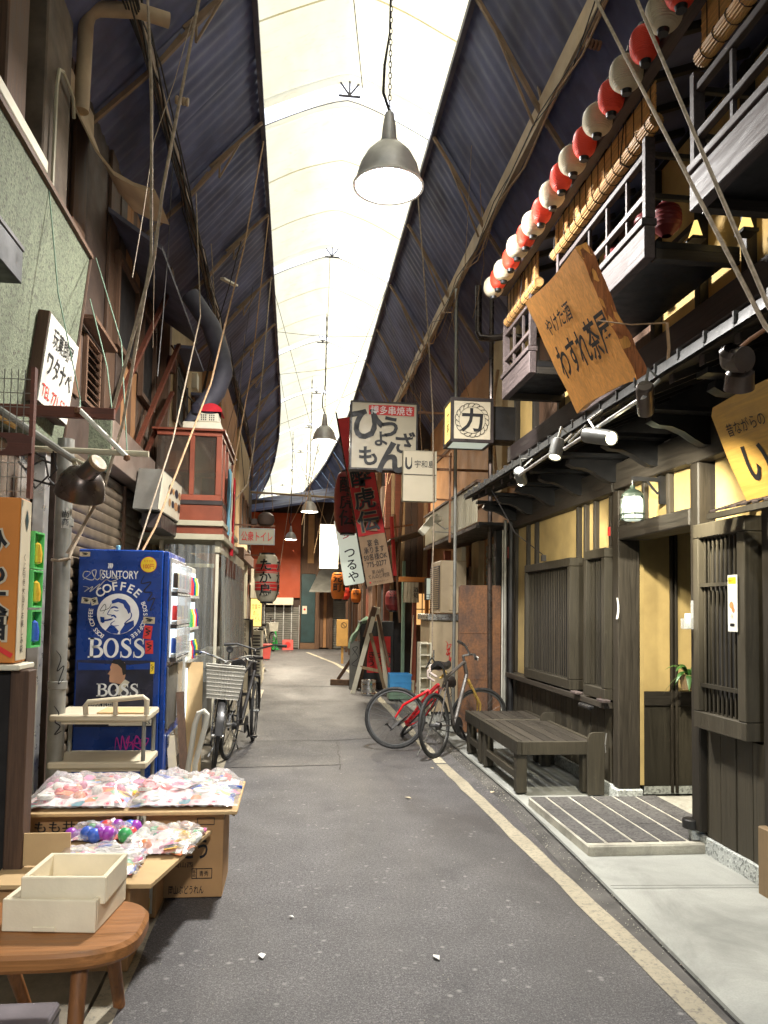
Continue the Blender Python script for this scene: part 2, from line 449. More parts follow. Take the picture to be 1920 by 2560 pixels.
MAT = {}
def m(k): return MAT[k]
def build_materials():
    A = MAT
    A['asphalt'] = asphalt()
    A['patch'] = A['asphalt']
    A['line'] = worn_paint("worn_line_paint", (.35, .31, .225), (.08, .075, .07), .42)
    A['line2'] = worn_paint("worn_line_paint_thin", (.5, .45, .33), (.08, .075, .07), .44)
    A['strip'] = M_("gutter_strip", (.085, .08, .074), .8, .3, 4, .4, None, .5, 160)
    A['pave'] = concrete("pale_concrete", (.29, .295, .27))
    A['pave_l'] = concrete("old_concrete", (.22, .19, .14), 2.4)
    A['granite'] = stucco("granite", (.42, .44, .42), (.2, .21, .2))
    A['dark_wood_y'] = wood("dark_stained_wood_long", (.032, .027, .021), 'Y')
    A['dark_wood_z'] = wood("dark_stained_wood_upright", (.030, .0245, .0175), 'Z')
    A['dark_wood_x'] = wood("dark_stained_wood_cross", (.032, .027, .021), 'X')
    A['board'] = wood("grey_brown_board", (.040, .034, .023), 'Z', .6, .35)
    A['beam_grey'] = wood("weathered_beam", (.068, .052, .050), 'Y', .6, .5, .6)
    A['plaster'] = M_("ochre_plaster", (.47, .345, .145), .85, .2, 2.2, .4, (.24, .165, .06), .3, 70)
    A['plaster_up'] = M_("upper_plaster", (.55, .38, .14), .85, .14, 3, .25, (.22, .14, .05), .25, 90)
    A['black'] = M_("black_paint", (.012, .012, .013), .45, .3, 6, 0)
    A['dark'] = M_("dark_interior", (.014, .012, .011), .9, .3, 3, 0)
    A['tile'] = M_("grey_roof_tile", (.045, .045, .042), .5, .3, 9, .4)
    A['slate'] = stucco("dark_step_stone", (.085, .08, .076), (.04, .038, .036))
    A['mortar'] = concrete("pale_mortar", (.42, .40, .33), 6)
    A['bamboo'] = wood("bamboo_blind", (.58, .34, .13), 'Y', .5, .45, .5, 1.6)
    A['signwood'] = wood("orange_sign_wood", (.68, .31, .075), 'Z', .5, .25, .25)
    A['signwood2'] = wood("golden_sign_wood", (.62, .36, .085), 'Y', .45, .22, .25)
    A['bark'] = wood("sign_edge_bark", (.30, .10, .03), 'Z', .6, .6, .8)
    A['red_lantern'] = M_("red_lantern_paper", (.62, .045, .022), .55, .12, 4, .1)
    A['white_lantern'] = M_("cream_lantern_paper", (.46, .42, .31), .6, .14, 5, .3, (.24, .19, .11))
    A['orange_lantern'] = M_("orange_lantern_paper", (.6, .16, .02), .55, .15, 4, .15)
    A['dkred_lantern'] = M_("dark_red_lantern_paper", (.16, .018, .02), .5, .2, 4, .2)
    A['ink'] = M_("black_ink", (.012, .011, .012), .5, .2, 8, 0)
    A['red_ink'] = M_("red_ink", (.62, .035, .03), .5, .12, 8, .1)
    A['white_ink'] = M_("white_ink", (.8, .8, .78), .5, .06, 8, .1)
    A['pink_ink'] = M_("magenta_ink", (.5, .03, .3), .5, .1, 8, 0)
    A['yellow_ink'] = M_("yellow_ink", (.85, .62, .03), .5, .06, 8, 0)
    A['poster_suit'] = M_("poster_suit_print", (.05, .05, .065), .4, .2, 8, 0, None, 0)
    A['skin'] = M_("printed_skin", (.5, .27, .16), .5, .1, 8, 0)
    A['blue_vend'] = M_("blue_vending_paint", (.006, .043, .245), .3, .15, 3, .25, (.006, .014, .08), .03, 40, 0, .5)
    A['poster_dark'] = M_("poster_print", (.03, .035, .075), .25, .6, 2, .5, (.012, .01, .012), 0)
    A['steel'] = M_("brushed_steel", (.55, .55, .53), .3, .12, 8, .25, (.25, .22, .18), .05, 60, .9)
    A['alu'] = M_("aluminium", (.62, .62, .6), .35, .12, 8, .2, None, .05, 60, .8)
    A['chrome'] = M_("worn_chrome", (.7, .7, .7), .2, .12, 8, .3, (.25, .2, .15), 0, 60, 1.0)
    A['offwhite'] = M_("offwhite_plastic", (.62, .58, .45), .45, .08, 4, .25, (.35, .3, .2))
    A['white'] = M_("white_plastic", (.58, .57, .50), .45, .06, 4, .2, (.45, .4, .3))
    A['cream_metal'] = M_("cream_painted_metal", (.42, .39, .28), .5, .1, 3, .35, (.25, .18, .09))
    A['ac'] = M_("beige_appliance", (.46, .36, .23), .5, .1, 3, .35, (.25, .16, .07))
    A['canister'] = M_("dark_canister_paint", (.13, .13, .12), .4, .15, 8, .2)
    A['pipe'] = M_("galvanised_pipe", (.30, .30, .27), .45, .2, 4, .4, (.14, .12, .09), .1, 40, .5)
    A['stucco'] = stucco("green_stucco", (.115, .132, .082), (.062, .062, .04))
    A['brown_wall'] = M_("brown_boards", (.06, .038, .027), .7, .3, 3, .5)
    A['brown_wood_z'] = wood("brown_old_wood_upright", (.10, .055, .032), 'Z', .65, .45, .5)
    A['brown_wood_y'] = wood("brown_old_wood_long", (.10, .055, .032), 'Y', .65, .45, .5)
    A['brown_wood_x'] = wood("brown_old_wood_cross", (.14, .08, .045), 'X', .65, .45, .5)
    A['redbrown'] = wood("red_brown_wood", (.10, .03, .016), 'X', .55, .35, .3)
    A['cream_wall'] = M_("cream_render", (.42, .32, .18), .8, .15, 2, .45, (.17, .11, .055), .2, 80)
    A['tan_wall'] = M_("tan_render", (.38, .195, .085), .8, .18, 2, .45, (.15, .075, .035), .2, 80)
    A['orange_wall'] = M_("orange_red_sheet", (.38, .058, .014), .6, .15, 1.5, .3, (.5, .15, .03))
    A['shutter'] = M_("grey_shutter", (.17, .165, .145), .5, .2, 3, .45, (.08, .065, .045), .05, 60, .4)
    A['shutter_br'] = M_("brown_shutter", (.155, .12, .082), .5, .25, 3, .5, (.06, .04, .025), .05, 60, .3)
    A['shutter_gr'] = M_("green_grey_shutter", (.18, .21, .18), .5, .2, 3, .4, None, .05, 60, .3)
    A['fascia'] = M_("pinkish_metal_fascia", (.30, .23, .185), .4, .18, 2.5, .4, (.14, .09, .06), .05, 30, .45)
    A['roofdark'] = M_("flare_blue_roof_sheet", (.12, .135, .235), .6, .35, 1.4, .55, (.075, .055, .05), .25, 25)  # the lens flare's blue is mixed into this base colour
    A['rib'] = M_("tan_painted_steel", (.25, .17, .105), .6, .25, 4, .45, (.11, .06, .03))
    A['rib_pale'] = M_("pale_painted_steel", (.40, .30, .185), .6, .2, 3, .45, (.15, .09, .05))
    A['ribdark'] = M_("dark_painted_steel", (.10, .10, .13), .6, .25, 4, .4)
    A['sheet'] = translucent("translucent_roof_sheet", (.61, .57, .42), (.54, .45, .24), .85)
    A['slot'] = translucent("white_slot_diffuser", (.97, .97, .98), (.95, .95, .97), .95)
    A['cable'] = M_("black_cable", (.022, .019, .018), .6, .3, 10, 0)
    A['rope'] = M_("pale_rope", (.36, .29, .21), .8, .25, 30, .3, None, .5, 200)
    A['rope_tan'] = M_("tan_rope", (.38, .24, .13), .8, .2, 30, .3, None, .5, 200)
    A['bronze'] = M_("bronze_enamel", (.075, .062, .055), .3, .3, 5, .4, (.12, .06, .03), .05, 40, .6)
    A['rust_fix'] = rusty("rusty_fitting", (.09, .035, .018), (.26, .12, .05))
    A['rust'] = rusty("rust_board", (.035, .026, .026), (.21, .088, .03))
    A['card'] = M_("cardboard", (.43, .245, .105), .8, .1, 4, .2, (.3, .16, .06), .1, 60)
    A['card_in'] = M_("cardboard_pale", (.52, .36, .18), .8, .1, 4, .15, None, .1, 60)
    A['card_or'] = M_("orange_carton", (.56, .20, .035), .6, .08, 4, .2)
    A['green_pl'] = M_("green_plastic", (.10, .50, .13), .35, .1, 4, .15)
    A['stoolwood'] = wood("warm_stool_wood", (.27, .115, .036), 'X', .4, .35, .3)
    A['stoolwood_z'] = wood("warm_stool_wood_upright", (.24, .10, .035), 'Z', .45, .35, .3)
    A['foam'] = M_("white_foam_box", (.74, .66, .49), .65, .08, 5, .3, (.5, .4, .25), .15, 120)
    A['film'] = film("clear_plastic_bag", (.98, .98, .99), .80, .10)
    A['curtain'] = film("clear_vinyl_curtain", (.80, .82, .78), .72, .15)
    A['glass'] = film("window_glass", (.62, .52, .42), .86, .05)
    A['clear'] = film("clear_acrylic", (.92, .94, .94), .6, .05)
    A['tyre'] = M_("tyre_rubber", (.018, .018, .018), .7, .3, 20, .3, (.05, .045, .04), .3, 150)
    A['red_paint'] = M_("red_bike_paint", (.55, .012, .018), .25, .08, 8, .1, None, 0)
    A['gold'] = M_("gold_paint", (.55, .36, .09), .3, .1, 8, .1, None, 0, 60, .5)
    A['grey_paint'] = M_("grey_bike_paint", (.085, .075, .068), .5, .15, 8, .2, None, 0, 60, .15)
    A['saddle'] = M_("black_vinyl", (.02, .019, .019), .4, .2, 12, .1)
    A['warm_pane'] = emit("lit_window_pane", (1.0, .55, .2), .35)
    A['rim_dk'] = M_("dark_wheel_rim", (.10, .10, .10), .45, .15, 8, .2, None, 0, 60, .4)
    A['tape'] = M_("white_bar_tape", (.5, .42, .38), .7, .15, 12, .3)
    A['plaster_dk'] = M_("stained_grey_plaster", (.13, .10, .072), .85, .3, 4, .6, (.035, .025, .02), .3, 60)
    A['basket'] = M_("grey_basket_plastic", (.42, .40, .34), .55, .1, 8, .3)
    A['cab_red'] = M_("red_oxide_frame", (.25, .062, .03), .5, .15, 4, .3)
    A['cab_red2'] = M_("red_brown_fascia", (.21, .05, .022), .5, .2, 3, .4)
    A['redcloth'] = M_("red_cloth", (.50, .018, .03), .9, .15, 8, .1, None, .4, 90)
    A['darkcloth'] = M_("dark_cloth", (.02, .018, .03), .9, .25, 8, 0, None, .4, 90)
    A['greencloth'] = M_("grey_green_cloth", (.17, .26, .19), .9, .15, 6, .2, None, .4, 90)
    A['bluecloth'] = M_("blue_cloth", (.16, .36, .46), .9, .15, 6, .2, None, .4, 90)
    A['noren'] = M_("linen_cloth", (.52, .44, .30), .9, .12, 6, .2, None, .4, 90)
    A['red_banner'] = M_("red_banner_cloth", (.50, .035, .035), .8, .12, 3, .2, (.25, .01, .02), .2, 80)
    A['tan_banner'] = M_("tan_banner_cloth", (.38, .25, .15), .8, .12, 3, .2, None, .2, 80)
    A['sign_cream'] = M_("cream_sign_face", (.54, .475, .345), .4, .05, 3, .15, (.45, .36, .22), 0)
    A['sign_frame'] = M_("dark_sign_frame", (.035, .026, .024), .45, .25, 6, .2)
    A['blue_crate'] = M_("blue_crate_plastic", (.05, .28, .60), .4, .1, 5, .2)
    A['red_crate'] = M_("coral_tub_plastic", (.75, .13, .11), .4, .08, 5, .15)
    A['green_cone'] = M_("green_cone_plastic", (.02, .42, .07), .4, .1, 5, .15)
    A['yellow_box'] = M_("yellow_meter_box", (.42, .24, .07), .5, .12, 5, .25)
    A['teal_door'] = M_("dark_teal_door", (.022, .052, .055), .45, .2, 3, .3)
    A['pot'] = wood("wooden_pot", (.22, .15, .08), 'Z', .6, .3, .3)
    A['leaf'] = leafmat()
    A['toy_print'] = toy_print()
    A['paper'] = M_("white_paper", (.74, .74, .68), .7, .05, 5, .1)
    A['lampwhite'] = M_("white_enamel", (.85, .85, .83), .3, .04, 5, 0)
    A['lampgrey'] = M_("bloom_pale_lamp_metal", (.55, .54, .52), .4, .15, 5, .3, None, .03, 40, .25)  # paleness of the lamp's bloom is put into this grey
    A['green_iron'] = M_("green_black_iron", (.03, .045, .035), .45, .25, 8, .3)
    A['bulb'] = emit("glowing_bulb", (1.0, .97, .90), 30)
    A['milk'] = emit("milk_glass", (.80, .92, .80), .22)
    A['sign_lit'] = emit("lit_sign_face", (.90, .88, 1.0), .75)
    A['sign_dim'] = emit("dim_lit_sign_face", (.86, .95, .80), .16)
    A['sign_yel'] = emit("lit_yellow_sign_face", (1.0, .72, .2), .5)
    A['vend_lit'] = emit("lit_display_window", (.78, .92, 1.0), .62)
    A['warm_lit'] = emit("lit_paper_lamp", (1.0, .72, .22), .5)
    A['spot_lit'] = emit("lit_spotlight_lens", (1.0, .9, .6), 2.5)
    for i, c in enumerate([(.62, .06, .06), (.75, .45, .05), (.06, .35, .12), (.05, .12, .5), (.65, .2, .35), (.75, .72, .6), (.3, .05, .4), (.75, .25, .1)]):
        A['toy%d' % i] = M_("toy_plastic_%s" % "red orange green blue pink white purple coral".split()[i], c, .3, .1, 20, 0, None, 0)
build_materials()

# ================================================================== the setting
def ground():
    struct("ground", MB().add([(-80, -60, -.05), (80, -60, -.05), (80, 120, -.05), (-80, 120, -.05)], [(0, 1, 2, 3)]), m('patch'))
    # road: one strip that bends left at the far end
    L = [(-12, -.6), (18, -.6), (22, -1.0), (27.45, -1.9)]; R = [(-12, 1.70), (18, 1.66), (22, 1.66), (27.45, 1.9)]
    mb = MB()
    for i in range(3):
        (ya, xa), (yb, xb) = L[i], L[i + 1]; (_, xc), (_, xd) = R[i], R[i + 1]
        n = 12 if i == 0 else 2
        for k in range(n):
            s, t = k / n, (k + 1) / n
            mb.add([(xa + (xb - xa) * s, ya + (yb - ya) * s, 0), (xc + (xd - xc) * s, ya + (yb - ya) * s, 0), (xc + (xd - xc) * t, ya + (yb - ya) * t, 0), (xa + (xb - xa) * t, ya + (yb - ya) * t, 0)], [(0, 1, 2, 3)])
    struct("road", mb, m('asphalt'))
    # square patches let into the road
    pm = asphalt_tone("asphalt_patch", .80); pm2 = asphalt_tone("asphalt_pale_patch", .95)
    struct("road_patch", MB().add([(-.59, 7.2, .004), (.47, 7.3, .004), (.53, 8.62, .004), (-.59, 8.58, .004)], [(0, 1, 2, 3)]), pm)
    struct("road_patch", MB().add([(-.59, 8.60, .0042), (.50, 8.64, .0042), (1.34, 8.9, .0042), (1.34, 12.1, .0042), (-.57, 12.2, .0042)], [(0, 1, 2, 3, 4)]), pm2)
    struct("road_patch", MB().add([(-.5, 14.6, .004), (1.2, 14.4, .004), (1.2, 17.6, .004), (-.5, 17.8, .004)], [(0, 1, 2, 3)]), pm2)
    mb = MB(); rj = random.Random(8)
    for (xa, ya, xb, yb) in ((-.59, 8.59, .51, 8.63), (.50, 8.62, .44, 7.1), (-.57, 12.2, 1.34, 12.1), (-.5, 14.6, 1.2, 14.4)):
        P = [(xa + (xb - xa) * k / 10 + rj.uniform(-.012, .012), ya + (yb - ya) * k / 10 + rj.uniform(-.012, .012)) for k in range(11)]
        mb.ribbon([(x, y, rj.uniform(.008, .02)) for x, y in P], .012, Matrix.Translation((0, 0, .006)), False)
    struct("road_joint", mb, m('cable'))
    # worn edge lines
    def line(pts, w, mat, z=.004, name="edge_line"):
        mb = MB()
        rnd = random.Random(3)
        P = []
        for (x0, y0), (x1, y1) in zip(pts, pts[1:]):
            n = max(1, int((y1 - y0) / .25))
            P += [(x0 + (x1 - x0) * k / n, y0 + (y1 - y0) * k / n) for k in range(n)]
        P.append(pts[-1])
        vs = []
        for x, y in P:
            a, b = rnd.uniform(-.008, .008), rnd.uniform(-.008, .008)
            vs += [(x - w / 2 + a, y, z), (x + w / 2 + b, y, z)]
        mb.add(vs, [(2 * i, 2 * i + 1, 2 * i + 3, 2 * i + 2) for i in range(len(P) - 1)])
        struct(name, mb, m(mat))
    line([(1.56, -10), (1.50, 2.7), (1.47, 4.4), (1.41, 7.3)], .105, 'line')
    line([(1.41, 7.34), (1.40, 13.5), (1.30, 17.6), (1.1, 20.5), (.45, 25.4)], .10, 'line2')
    line([(-.645, -10), (-.645, 7.6), (-.62, 15.5), (-.72, 19)], .10, 'line')
    # pavements
    mb = MB()
    e = [(1.60, -10), (1.60, 2.7), (1.685, 4.5), (1.73, 5.8), (1.72, 8.0), (1.70, 13), (1.66, 20)]
    vs = []
    for x, y in e: vs += [(x, y, .0), (x + .004, y, .016), (3.6, y, .022)]
    fs = []
    for i in range(len(e) - 1): fs += [(3 * i + 1, 3 * i + 2, 3 * i + 5, 3 * i + 4), (3 * i, 3 * i + 1, 3 * i + 4, 3 * i + 3)]
    struct("pavement", mb.add(vs, fs), m('pave'))
    # gutter strip between road and slab, and the groove along the slab
    mb = MB(); vs = []
    for x, y in e[:6]: vs += [(x - .012, y, .006), (x - .003, y, .006)]
    struct("gutter", mb.add(vs, [(2 * i, 2 * i + 1, 2 * i + 3, 2 * i + 2) for i in range(5)]), m('dark'))
    mb = MB(); vs = []
    for x, y in e[:6]: vs += [(x - .13, y, .002), (x - .013, y, .002)]
    struct("gutter_strip", mb.add(vs, [(2 * i, 2 * i + 1, 2 * i + 3, 2 * i + 2) for i in range(5)]), m('strip'))
    struct("pavement_joint", MB().add([(1.67, 3.98, .030), (2.5, 3.93, .030), (2.5, 3.937, .030), (1.67, 3.988, .030)], [(0, 1, 2, 3)]), m('strip'))
    mb = MB()
    mb.box(-2.2, -.70, -12, 20, -.04, .012)
    struct("pavement", mb, m('pave_l'))
ground()

# ------------------------------------------------------------------ arcade roof
FR = [-7.9, -3.85, .2, 4.25, 8.3, 12.3, 16.4, 20.4, 24.4, 28.4, 32.4, 36.4, 40.4, 44.4]
def sh(y): return 0 if y < 18 else -.0034 * (y - 18) ** 2
XL, XR, ZO = -.47, 1.44, 6.8
def arch(u, y): return Vector((XL - .05 + sh(y) + (XR - XL + .1) * u, y, ZO + .05 + .42 * (1 - abs(2 * u - 1) ** 1.3)))
def arcade_roof():
    T = thing("arcade_roof", "long vaulted yellowish sheet roof of the arcade between dark sloping side roofs", "roof", (.5, 8, 5.2))
    rnd = random.Random(5)
    for i in range(len(FR) - 1):
        y0, y1 = FR[i], FR[i + 1]
        def fn(u, v, y0=y0 + .33, y1=y1 + .04, s=i):
            y = y0 + (y1 - y0) * v
            p = arch(u, y)
            p.z += -.05 * sin(pi * v) + .012 * noise.noise(Vector((u * 5 + s * 7, y * 2.2, 0))) + .01 * sin(v * 55 + noise.noise(Vector((u * 3, s, 1))) * 2)
            return p
        part("translucent_sheet", MB().sheet(fn, 18, 42), m('sheet'), T)
        def fs(u, v, y0=y0 - .10, y1=y0 + .46): 
            p = arch(u, y0 + (y1 - y0) * v); p.z += .022; return p
        for vv_ in (.30, .64):
            part("lap_strip", MB().sheet(lambda u, v, c=vv_: fn(u, c + .006 * v) - Vector((0, 0, .008)), 18, 1), m('sheet'), T)
        part("slot_diffuser", MB().sheet(fs, 14, 2), m('slot'), T)  # white diffusing sheet added over the open slot to stop sunbeams
        # steel arch with a small king post at the crown
        mb = MB()
        mb.tube([arch(u / 16, y0 + .33) - Vector((0, 0, .012)) for u in range(17)], .005, 5)
        c = arch(.5, y0)
        for dx in (-.11, .11):
            mb.bar(c + Vector((0, .02, -.16)), c + Vector((dx, .02, -.01)), .016, .016)
        mb.bar(c + Vector((-.12, .02, -.17)), c + Vector((.12, .02, -.17)), .018, .018)
        mb.bar(c + Vector((0, .02, -.17)), c + Vector((0, .02, 0)), .02, .02)
        part("arch_rib", mb, m('ribdark'), T)
        # side roofs: overlapping sheets
        for side in (0, 1):
            n = 4
            for k in range(n):
                ya, yb = y0 + (y1 - y0) * k / n, y0 + (y1 - y0) * (k + 1) / n + .05
                dz = .007 * (k % 2) + rnd.uniform(-.004, .004)
                mb = MB()
                def sf(u, v, ya=ya, yb=yb, side=side, dz=dz):
                    y = ya + (yb - ya) * v; s = sh(y)
                    if side == 0: a, b = Vector((XL + s, y, ZO)), Vector((-1.85 + s * .5, y, 5.2))
                    else: a, b = Vector((XR + s, y, ZO)), Vector((2.75 + s * .3, y, 4.72))
                    p = a.lerp(b, u); p.z += dz * 2.2 + .012 * sin(v * 2 * pi * 7)
                    return p
                mb.sheet(sf, 4, 42)
                part("roof_sheet", mb, m('roofdark'), T)
            # edge purlin and gutter beam per bay
            s0, s1 = sh(y0), sh(y1)
            if side == 0:
                part("edge_purlin", MB().bar((XL + s0 + .01, y0, ZO - .04), (XL + s1 + .01, y1, ZO - .04), .05, .07), m('ribdark'), T)
                part("gutter_beam", MB().bar((-1.24 + s0, y0, 5.80), (-1.24 + s1, y1, 5.80), .06, .11), m('rib'), T)
            else:
                part("edge_purlin", MB().bar((XR + s0 - .01, y0, ZO - .04), (XR + s1 - .01, y1, ZO - .04), .05, .07), m('ribdark'), T)
                part("gutter_beam", MB().bar((2.02 + s0 * .6, y0, 5.74), (2.02 + s1 * .6, y1, 5.74), .05, .20), m('rib_pale'), T)
        # tan struts under the side roofs
        for y in (y0, y0 + (y1 - y0) * .5):
            if y > 30: continue
            s = sh(y)
            mb = MB()
            mb.bar((-1.24 + s, y, 5.78), (-.70 + s, y, 6.46), .035, .035); mb.bar((-.70 + s, y, 6.46), (-.46 + s, y, 6.70), .035, .03)
            mb.bar((-.70 + s, y, 6.46), (-1.0 + s, y, 6.16), .03, .03); mb.bar((-1.7 + s, y, 5.3), (-1.24 + s, y, 5.78), .035, .035)
            mb.bar((-1.24 + s, y, 5.78), (-1.02 + s, y, 6.10), .02, .02); mb.bar((-.9 + s, y, 6.22), (-.9 + s, y, 6.05), .02, .02); mb.bar((-.9 + s, y, 6.05), (-.7 + s, y, 6.44), .018, .018)
            part("strut", mb, m('rib'), T)
            mb = MB()
            mb.bar((2.02 + s, y, 5.70), (1.62 + s, y, 6.40), .035, .035); mb.bar((1.62 + s, y, 6.40), (1.43 + s, y, 6.70), .035, .03)
            mb.bar((2.02 + s, y, 5.7), (2.5 + s, y, 4.98), .035, .035); mb.bar((2.06 + s, y, 5.6), (1.98 + s, y, 5.98), .02, .02)
            mb.bar((1.95 + s, y, 5.6), (1.62 + s, y, 6.38), .018, .018)
            part("strut", mb, m('rib'), T)
arcade_roof()

# ------------------------------------------------------------------ restaurant on the right
def restaurant():
    T = thing("restaurant_building", "dark timber and ochre plaster restaurant front with latticed windows and balconies", "building", (2.5, 6, 0))
    Y0, Y1 = -9.0, 8.75
    # solid behind the front
    mb = MB(); mb.box(3.42, 7, Y0, Y1, 0, 5.6); mb.box(2.62, 3.42, 5.88, Y1, 0, 5.6); mb.box(2.62, 3.42, Y0, 4.56, 0, 5.6); mb.box(2.62, 3.42, 4.56, 5.88, 2.46, 5.6)
    part("wall", mb, m('dark'), T)
    posts = []
    P = lambda n, mb, k, lab=None: part(n, mb, m(k), T, lab)
    # ---- ground floor, far section
    def boards(ya, yb, z0, z1, w=.148, x=2.5):
        n = max(1, round((yb - ya) / w)); w = (yb - ya) / n
        me = mesh_of("board", MB().box(-.014, .03, .003, w - .003, 0, z1 - z0, .003), m('board'))
        for k in range(n): share("board", me, T, (x + random.uniform(-.002, .002), ya + k * w, z0))
    boards(5.90, 8.7, .12, .70)
    boards(3.86, 4.50, .12, .76)
    P("plinth", MB().box(2.475, 2.62, 5.83, 8.7, 0, .118, .006), 'granite')
    P("plinth", MB().box(2.475, 2.62, 3.45, 4.565, 0, .118, .006), 'granite')
    P("sill", MB().box(2.40, 2.56, 5.85, 8.7, .70, .755, .006), 'dark_wood_y')
    P("beam", MB().box(2.44, 2.60, 5.80, 8.75, 2.385, 2.60, .006), 'dark_wood_y')
    P("beam", MB().box(2.44, 2.60, Y0, 4.63, 2.385, 2.60, .006), 'dark_wood_y')
    P("beam", MB().box(2.45, 2.61, 4.632, 5.798, 2.40, 2.60, .006), 'dark_wood_y')
    P("lintel", MB().box(2.44, 2.66, 4.604, 5.68, 2.0, 2.11, .008), 'dark_wood_y')
    # plaster and posts, far section
    ys = [5.80, 5.97, 6.30, 6.52, 6.70, 7.92, 8.22, 8.68]
    for a, b in zip(ys, ys[1:]):
        P("plaster_panel", MB().box(2.535, 2.60, a + .02, b - .02, .757, 2.384), 'plaster')
    for y in ys[1:]:
        P("post", MB().box(2.495, 2.6, y - .024, y + .024, .757, 2.384, .004), 'dark_wood_z')
    for a, b in ((4.66, 4.98), (5.03, 5.36), (5.41, 5.66)):
        P("plaster_panel", MB().box(2.535, 2.60, a, b, 2.112, 2.398), 'plaster')
    for y in (4.645, 5.005, 5.385, 5.665): P("post", MB().box(2.50, 2.6, y - .022, y + .022, 2.112, 2.398, .004), 'dark_wood_z')
    P("door_post", MB().box(2.445, 2.618, 5.685, 5.795, .13, 2.384, .008), 'dark_wood_z')
    P("post_base", MB().box(2.43, 2.635, 5.67, 5.81, .02, .128, .008), 'granite')
    P("wall", MB().box(2.56, 2.70, 5.80, 5.89, .13, 2.384), 'plaster')
    P("door_post", MB().box(2.445, 2.70, 4.50, 4.602, .14, 2.384, .008), 'dark_wood_z')
    P("post_base", MB().box(2.43, 2.60, 4.57, 4.615, .02, .138, .006), 'granite')
    # entrance recess: far wall faces the camera
    for a, b in ((2.702, 2.935), (2.998, 3.40)):
        P("plaster_panel", MB().box(a, b, 5.85, 5.878, .84, 2.459), 'plaster')
        P("dado_panel", MB().box(a, b, 5.856, 5.878, .11, .728), 'board')
    P("rail", MB().box(2.702, 3.40, 5.835, 5.878, .729, .839, .005), 'dark_wood_x')
    P("post", MB().box(2.937, 2.958, 5.83, 5.878, .06, 2.459, .004), 'dark_wood_z')
    P("post", MB().box(2.974, 2.996, 5.83, 5.878, .06, 2.459, .004), 'dark_wood_z')
    P("plinth", MB().box(2.72, 3.40, 5.845, 5.878, .05, .108), 'granite')
    P("sliding_door", MB().box(3.38, 3.415, 4.6, 5.83, .06, 2.45, .004), 'dark_wood_z')
    P("ceiling_board", MB().box(2.665, 3.40, 4.57, 5.87, 2.46, 2.49), 'dark_wood_y')
    # near section
    for a, b in ((3.90, 4.46),):
        P("plaster_panel", MB().box(2.535, 2.60, a, b, .77, 2.384), 'plaster')
    for a, b in ((3.0, 3.38), (3.44, 3.78), (2.2, 2.95)): P("plaster_panel", MB().box(2.535, 2.60, a, b, 1.98, 2.384), 'plaster')
    for y in (3.83, 3.41, 2.97): P("post", MB().box(2.46, 2.61, y - .05, y + .05, .12, 2.384, .006), 'dark_wood_z')
    P("post", MB().box(2.41, 2.458, 3.70, 3.86, 0.0, .36, .006), 'pot', "brown weathered lower post casing")
    P("dado_panel", MB().box(2.53, 2.6, 2.0, 3.78, .12, 1.97), 'dark_wood_z')
    # lattice windows: box frames with upright slats
    def lattice(ya, yb, z0, z1, n, ft=.075, rails=()):
        mb = MB()
        xa, xb = 2.395, 2.53
        mb.box(xa, xb, ya, yb, z1 - ft, z1, .004); mb.box(xa, xb, ya, yb, z0, z0 + ft * 1.15, .004)
        mb.box(xa, xb, ya, ya + ft * .9, z0 + ft * 1.15 + .002, z1 - ft - .002, .004); mb.box(xa, xb, yb - ft * .7, yb, z0 + ft * 1.15 + .002, z1 - ft - .002, .004)
        W = part("lattice_window", mb, m('board'), T)
        a, b = ya + ft * .9, yb - ft * .7
        w = (b - a) / n
        dd = .0016 if n > 9 else .005
        me = mesh_of("slat", MB().box(-dd, dd, -w * .14, w * .14, 0, z1 - z0 - ft * 2.15 - .006, .001), m('board'))
        for k in range(n): share("slat", me, W, (xa + .022 + .01, a + (k + .5) * w, z0 + ft * 1.15 + .003))
        for z in rails:
            mb = MB().box(xa + .012, xa + .05, a, b, z - .011, z + .011)
            part("cross_rail", mb, m('board'), W)
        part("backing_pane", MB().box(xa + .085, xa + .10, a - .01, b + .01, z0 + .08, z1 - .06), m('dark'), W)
    lattice(6.60, 7.96, .770, 1.925, 25)
    lattice(5.83, 6.27, .770, 1.955, 10)
    lattice(3.93, 4.475, .775, 1.985, 9, .085, (1.03, 1.62))
    # little bright end pegs on the sill
    for y in (6.42, 5.84): P("sill_peg", MB().box(2.36, 2.42, y - .07, y + .07, .757, .778, .003), 'beam_grey')
    # dividing board strip above upper far posts (red stickers)
    P("sticker", MB().box(2.485, 2.494, 5.955, 5.985, 2.06, 2.13), 'red_ink')
    P("sticker", MB().box(2.42, 2.43, 8.64, 8.70, 2.05, 2.18), 'red_ink')
    # ---- the eave
    for y in [Y0 + 1.2 * k for k in range(9)] + []: pass
    mb = MB()
    def eave(u, v, d=0.0):
        return Vector((1.86 + .70 * u, 2.0 + 6.45 * v, 2.70 + .30 * u - d))
    mb.add([eave(0, 0), eave(1, 0), eave(1, 1), eave(0, 1), eave(0, 0, .035), eave(1, 0, .035), eave(1, 1, .035), eave(0, 1, .035)],
           [(0, 1, 2, 3), (7, 6, 5, 4), (0, 3, 7, 4), (1, 5, 6, 2), (0, 4, 5, 1), (3, 2, 6, 7)])
    E = P("eave", mb, 'dark_wood_y')
    n = 26
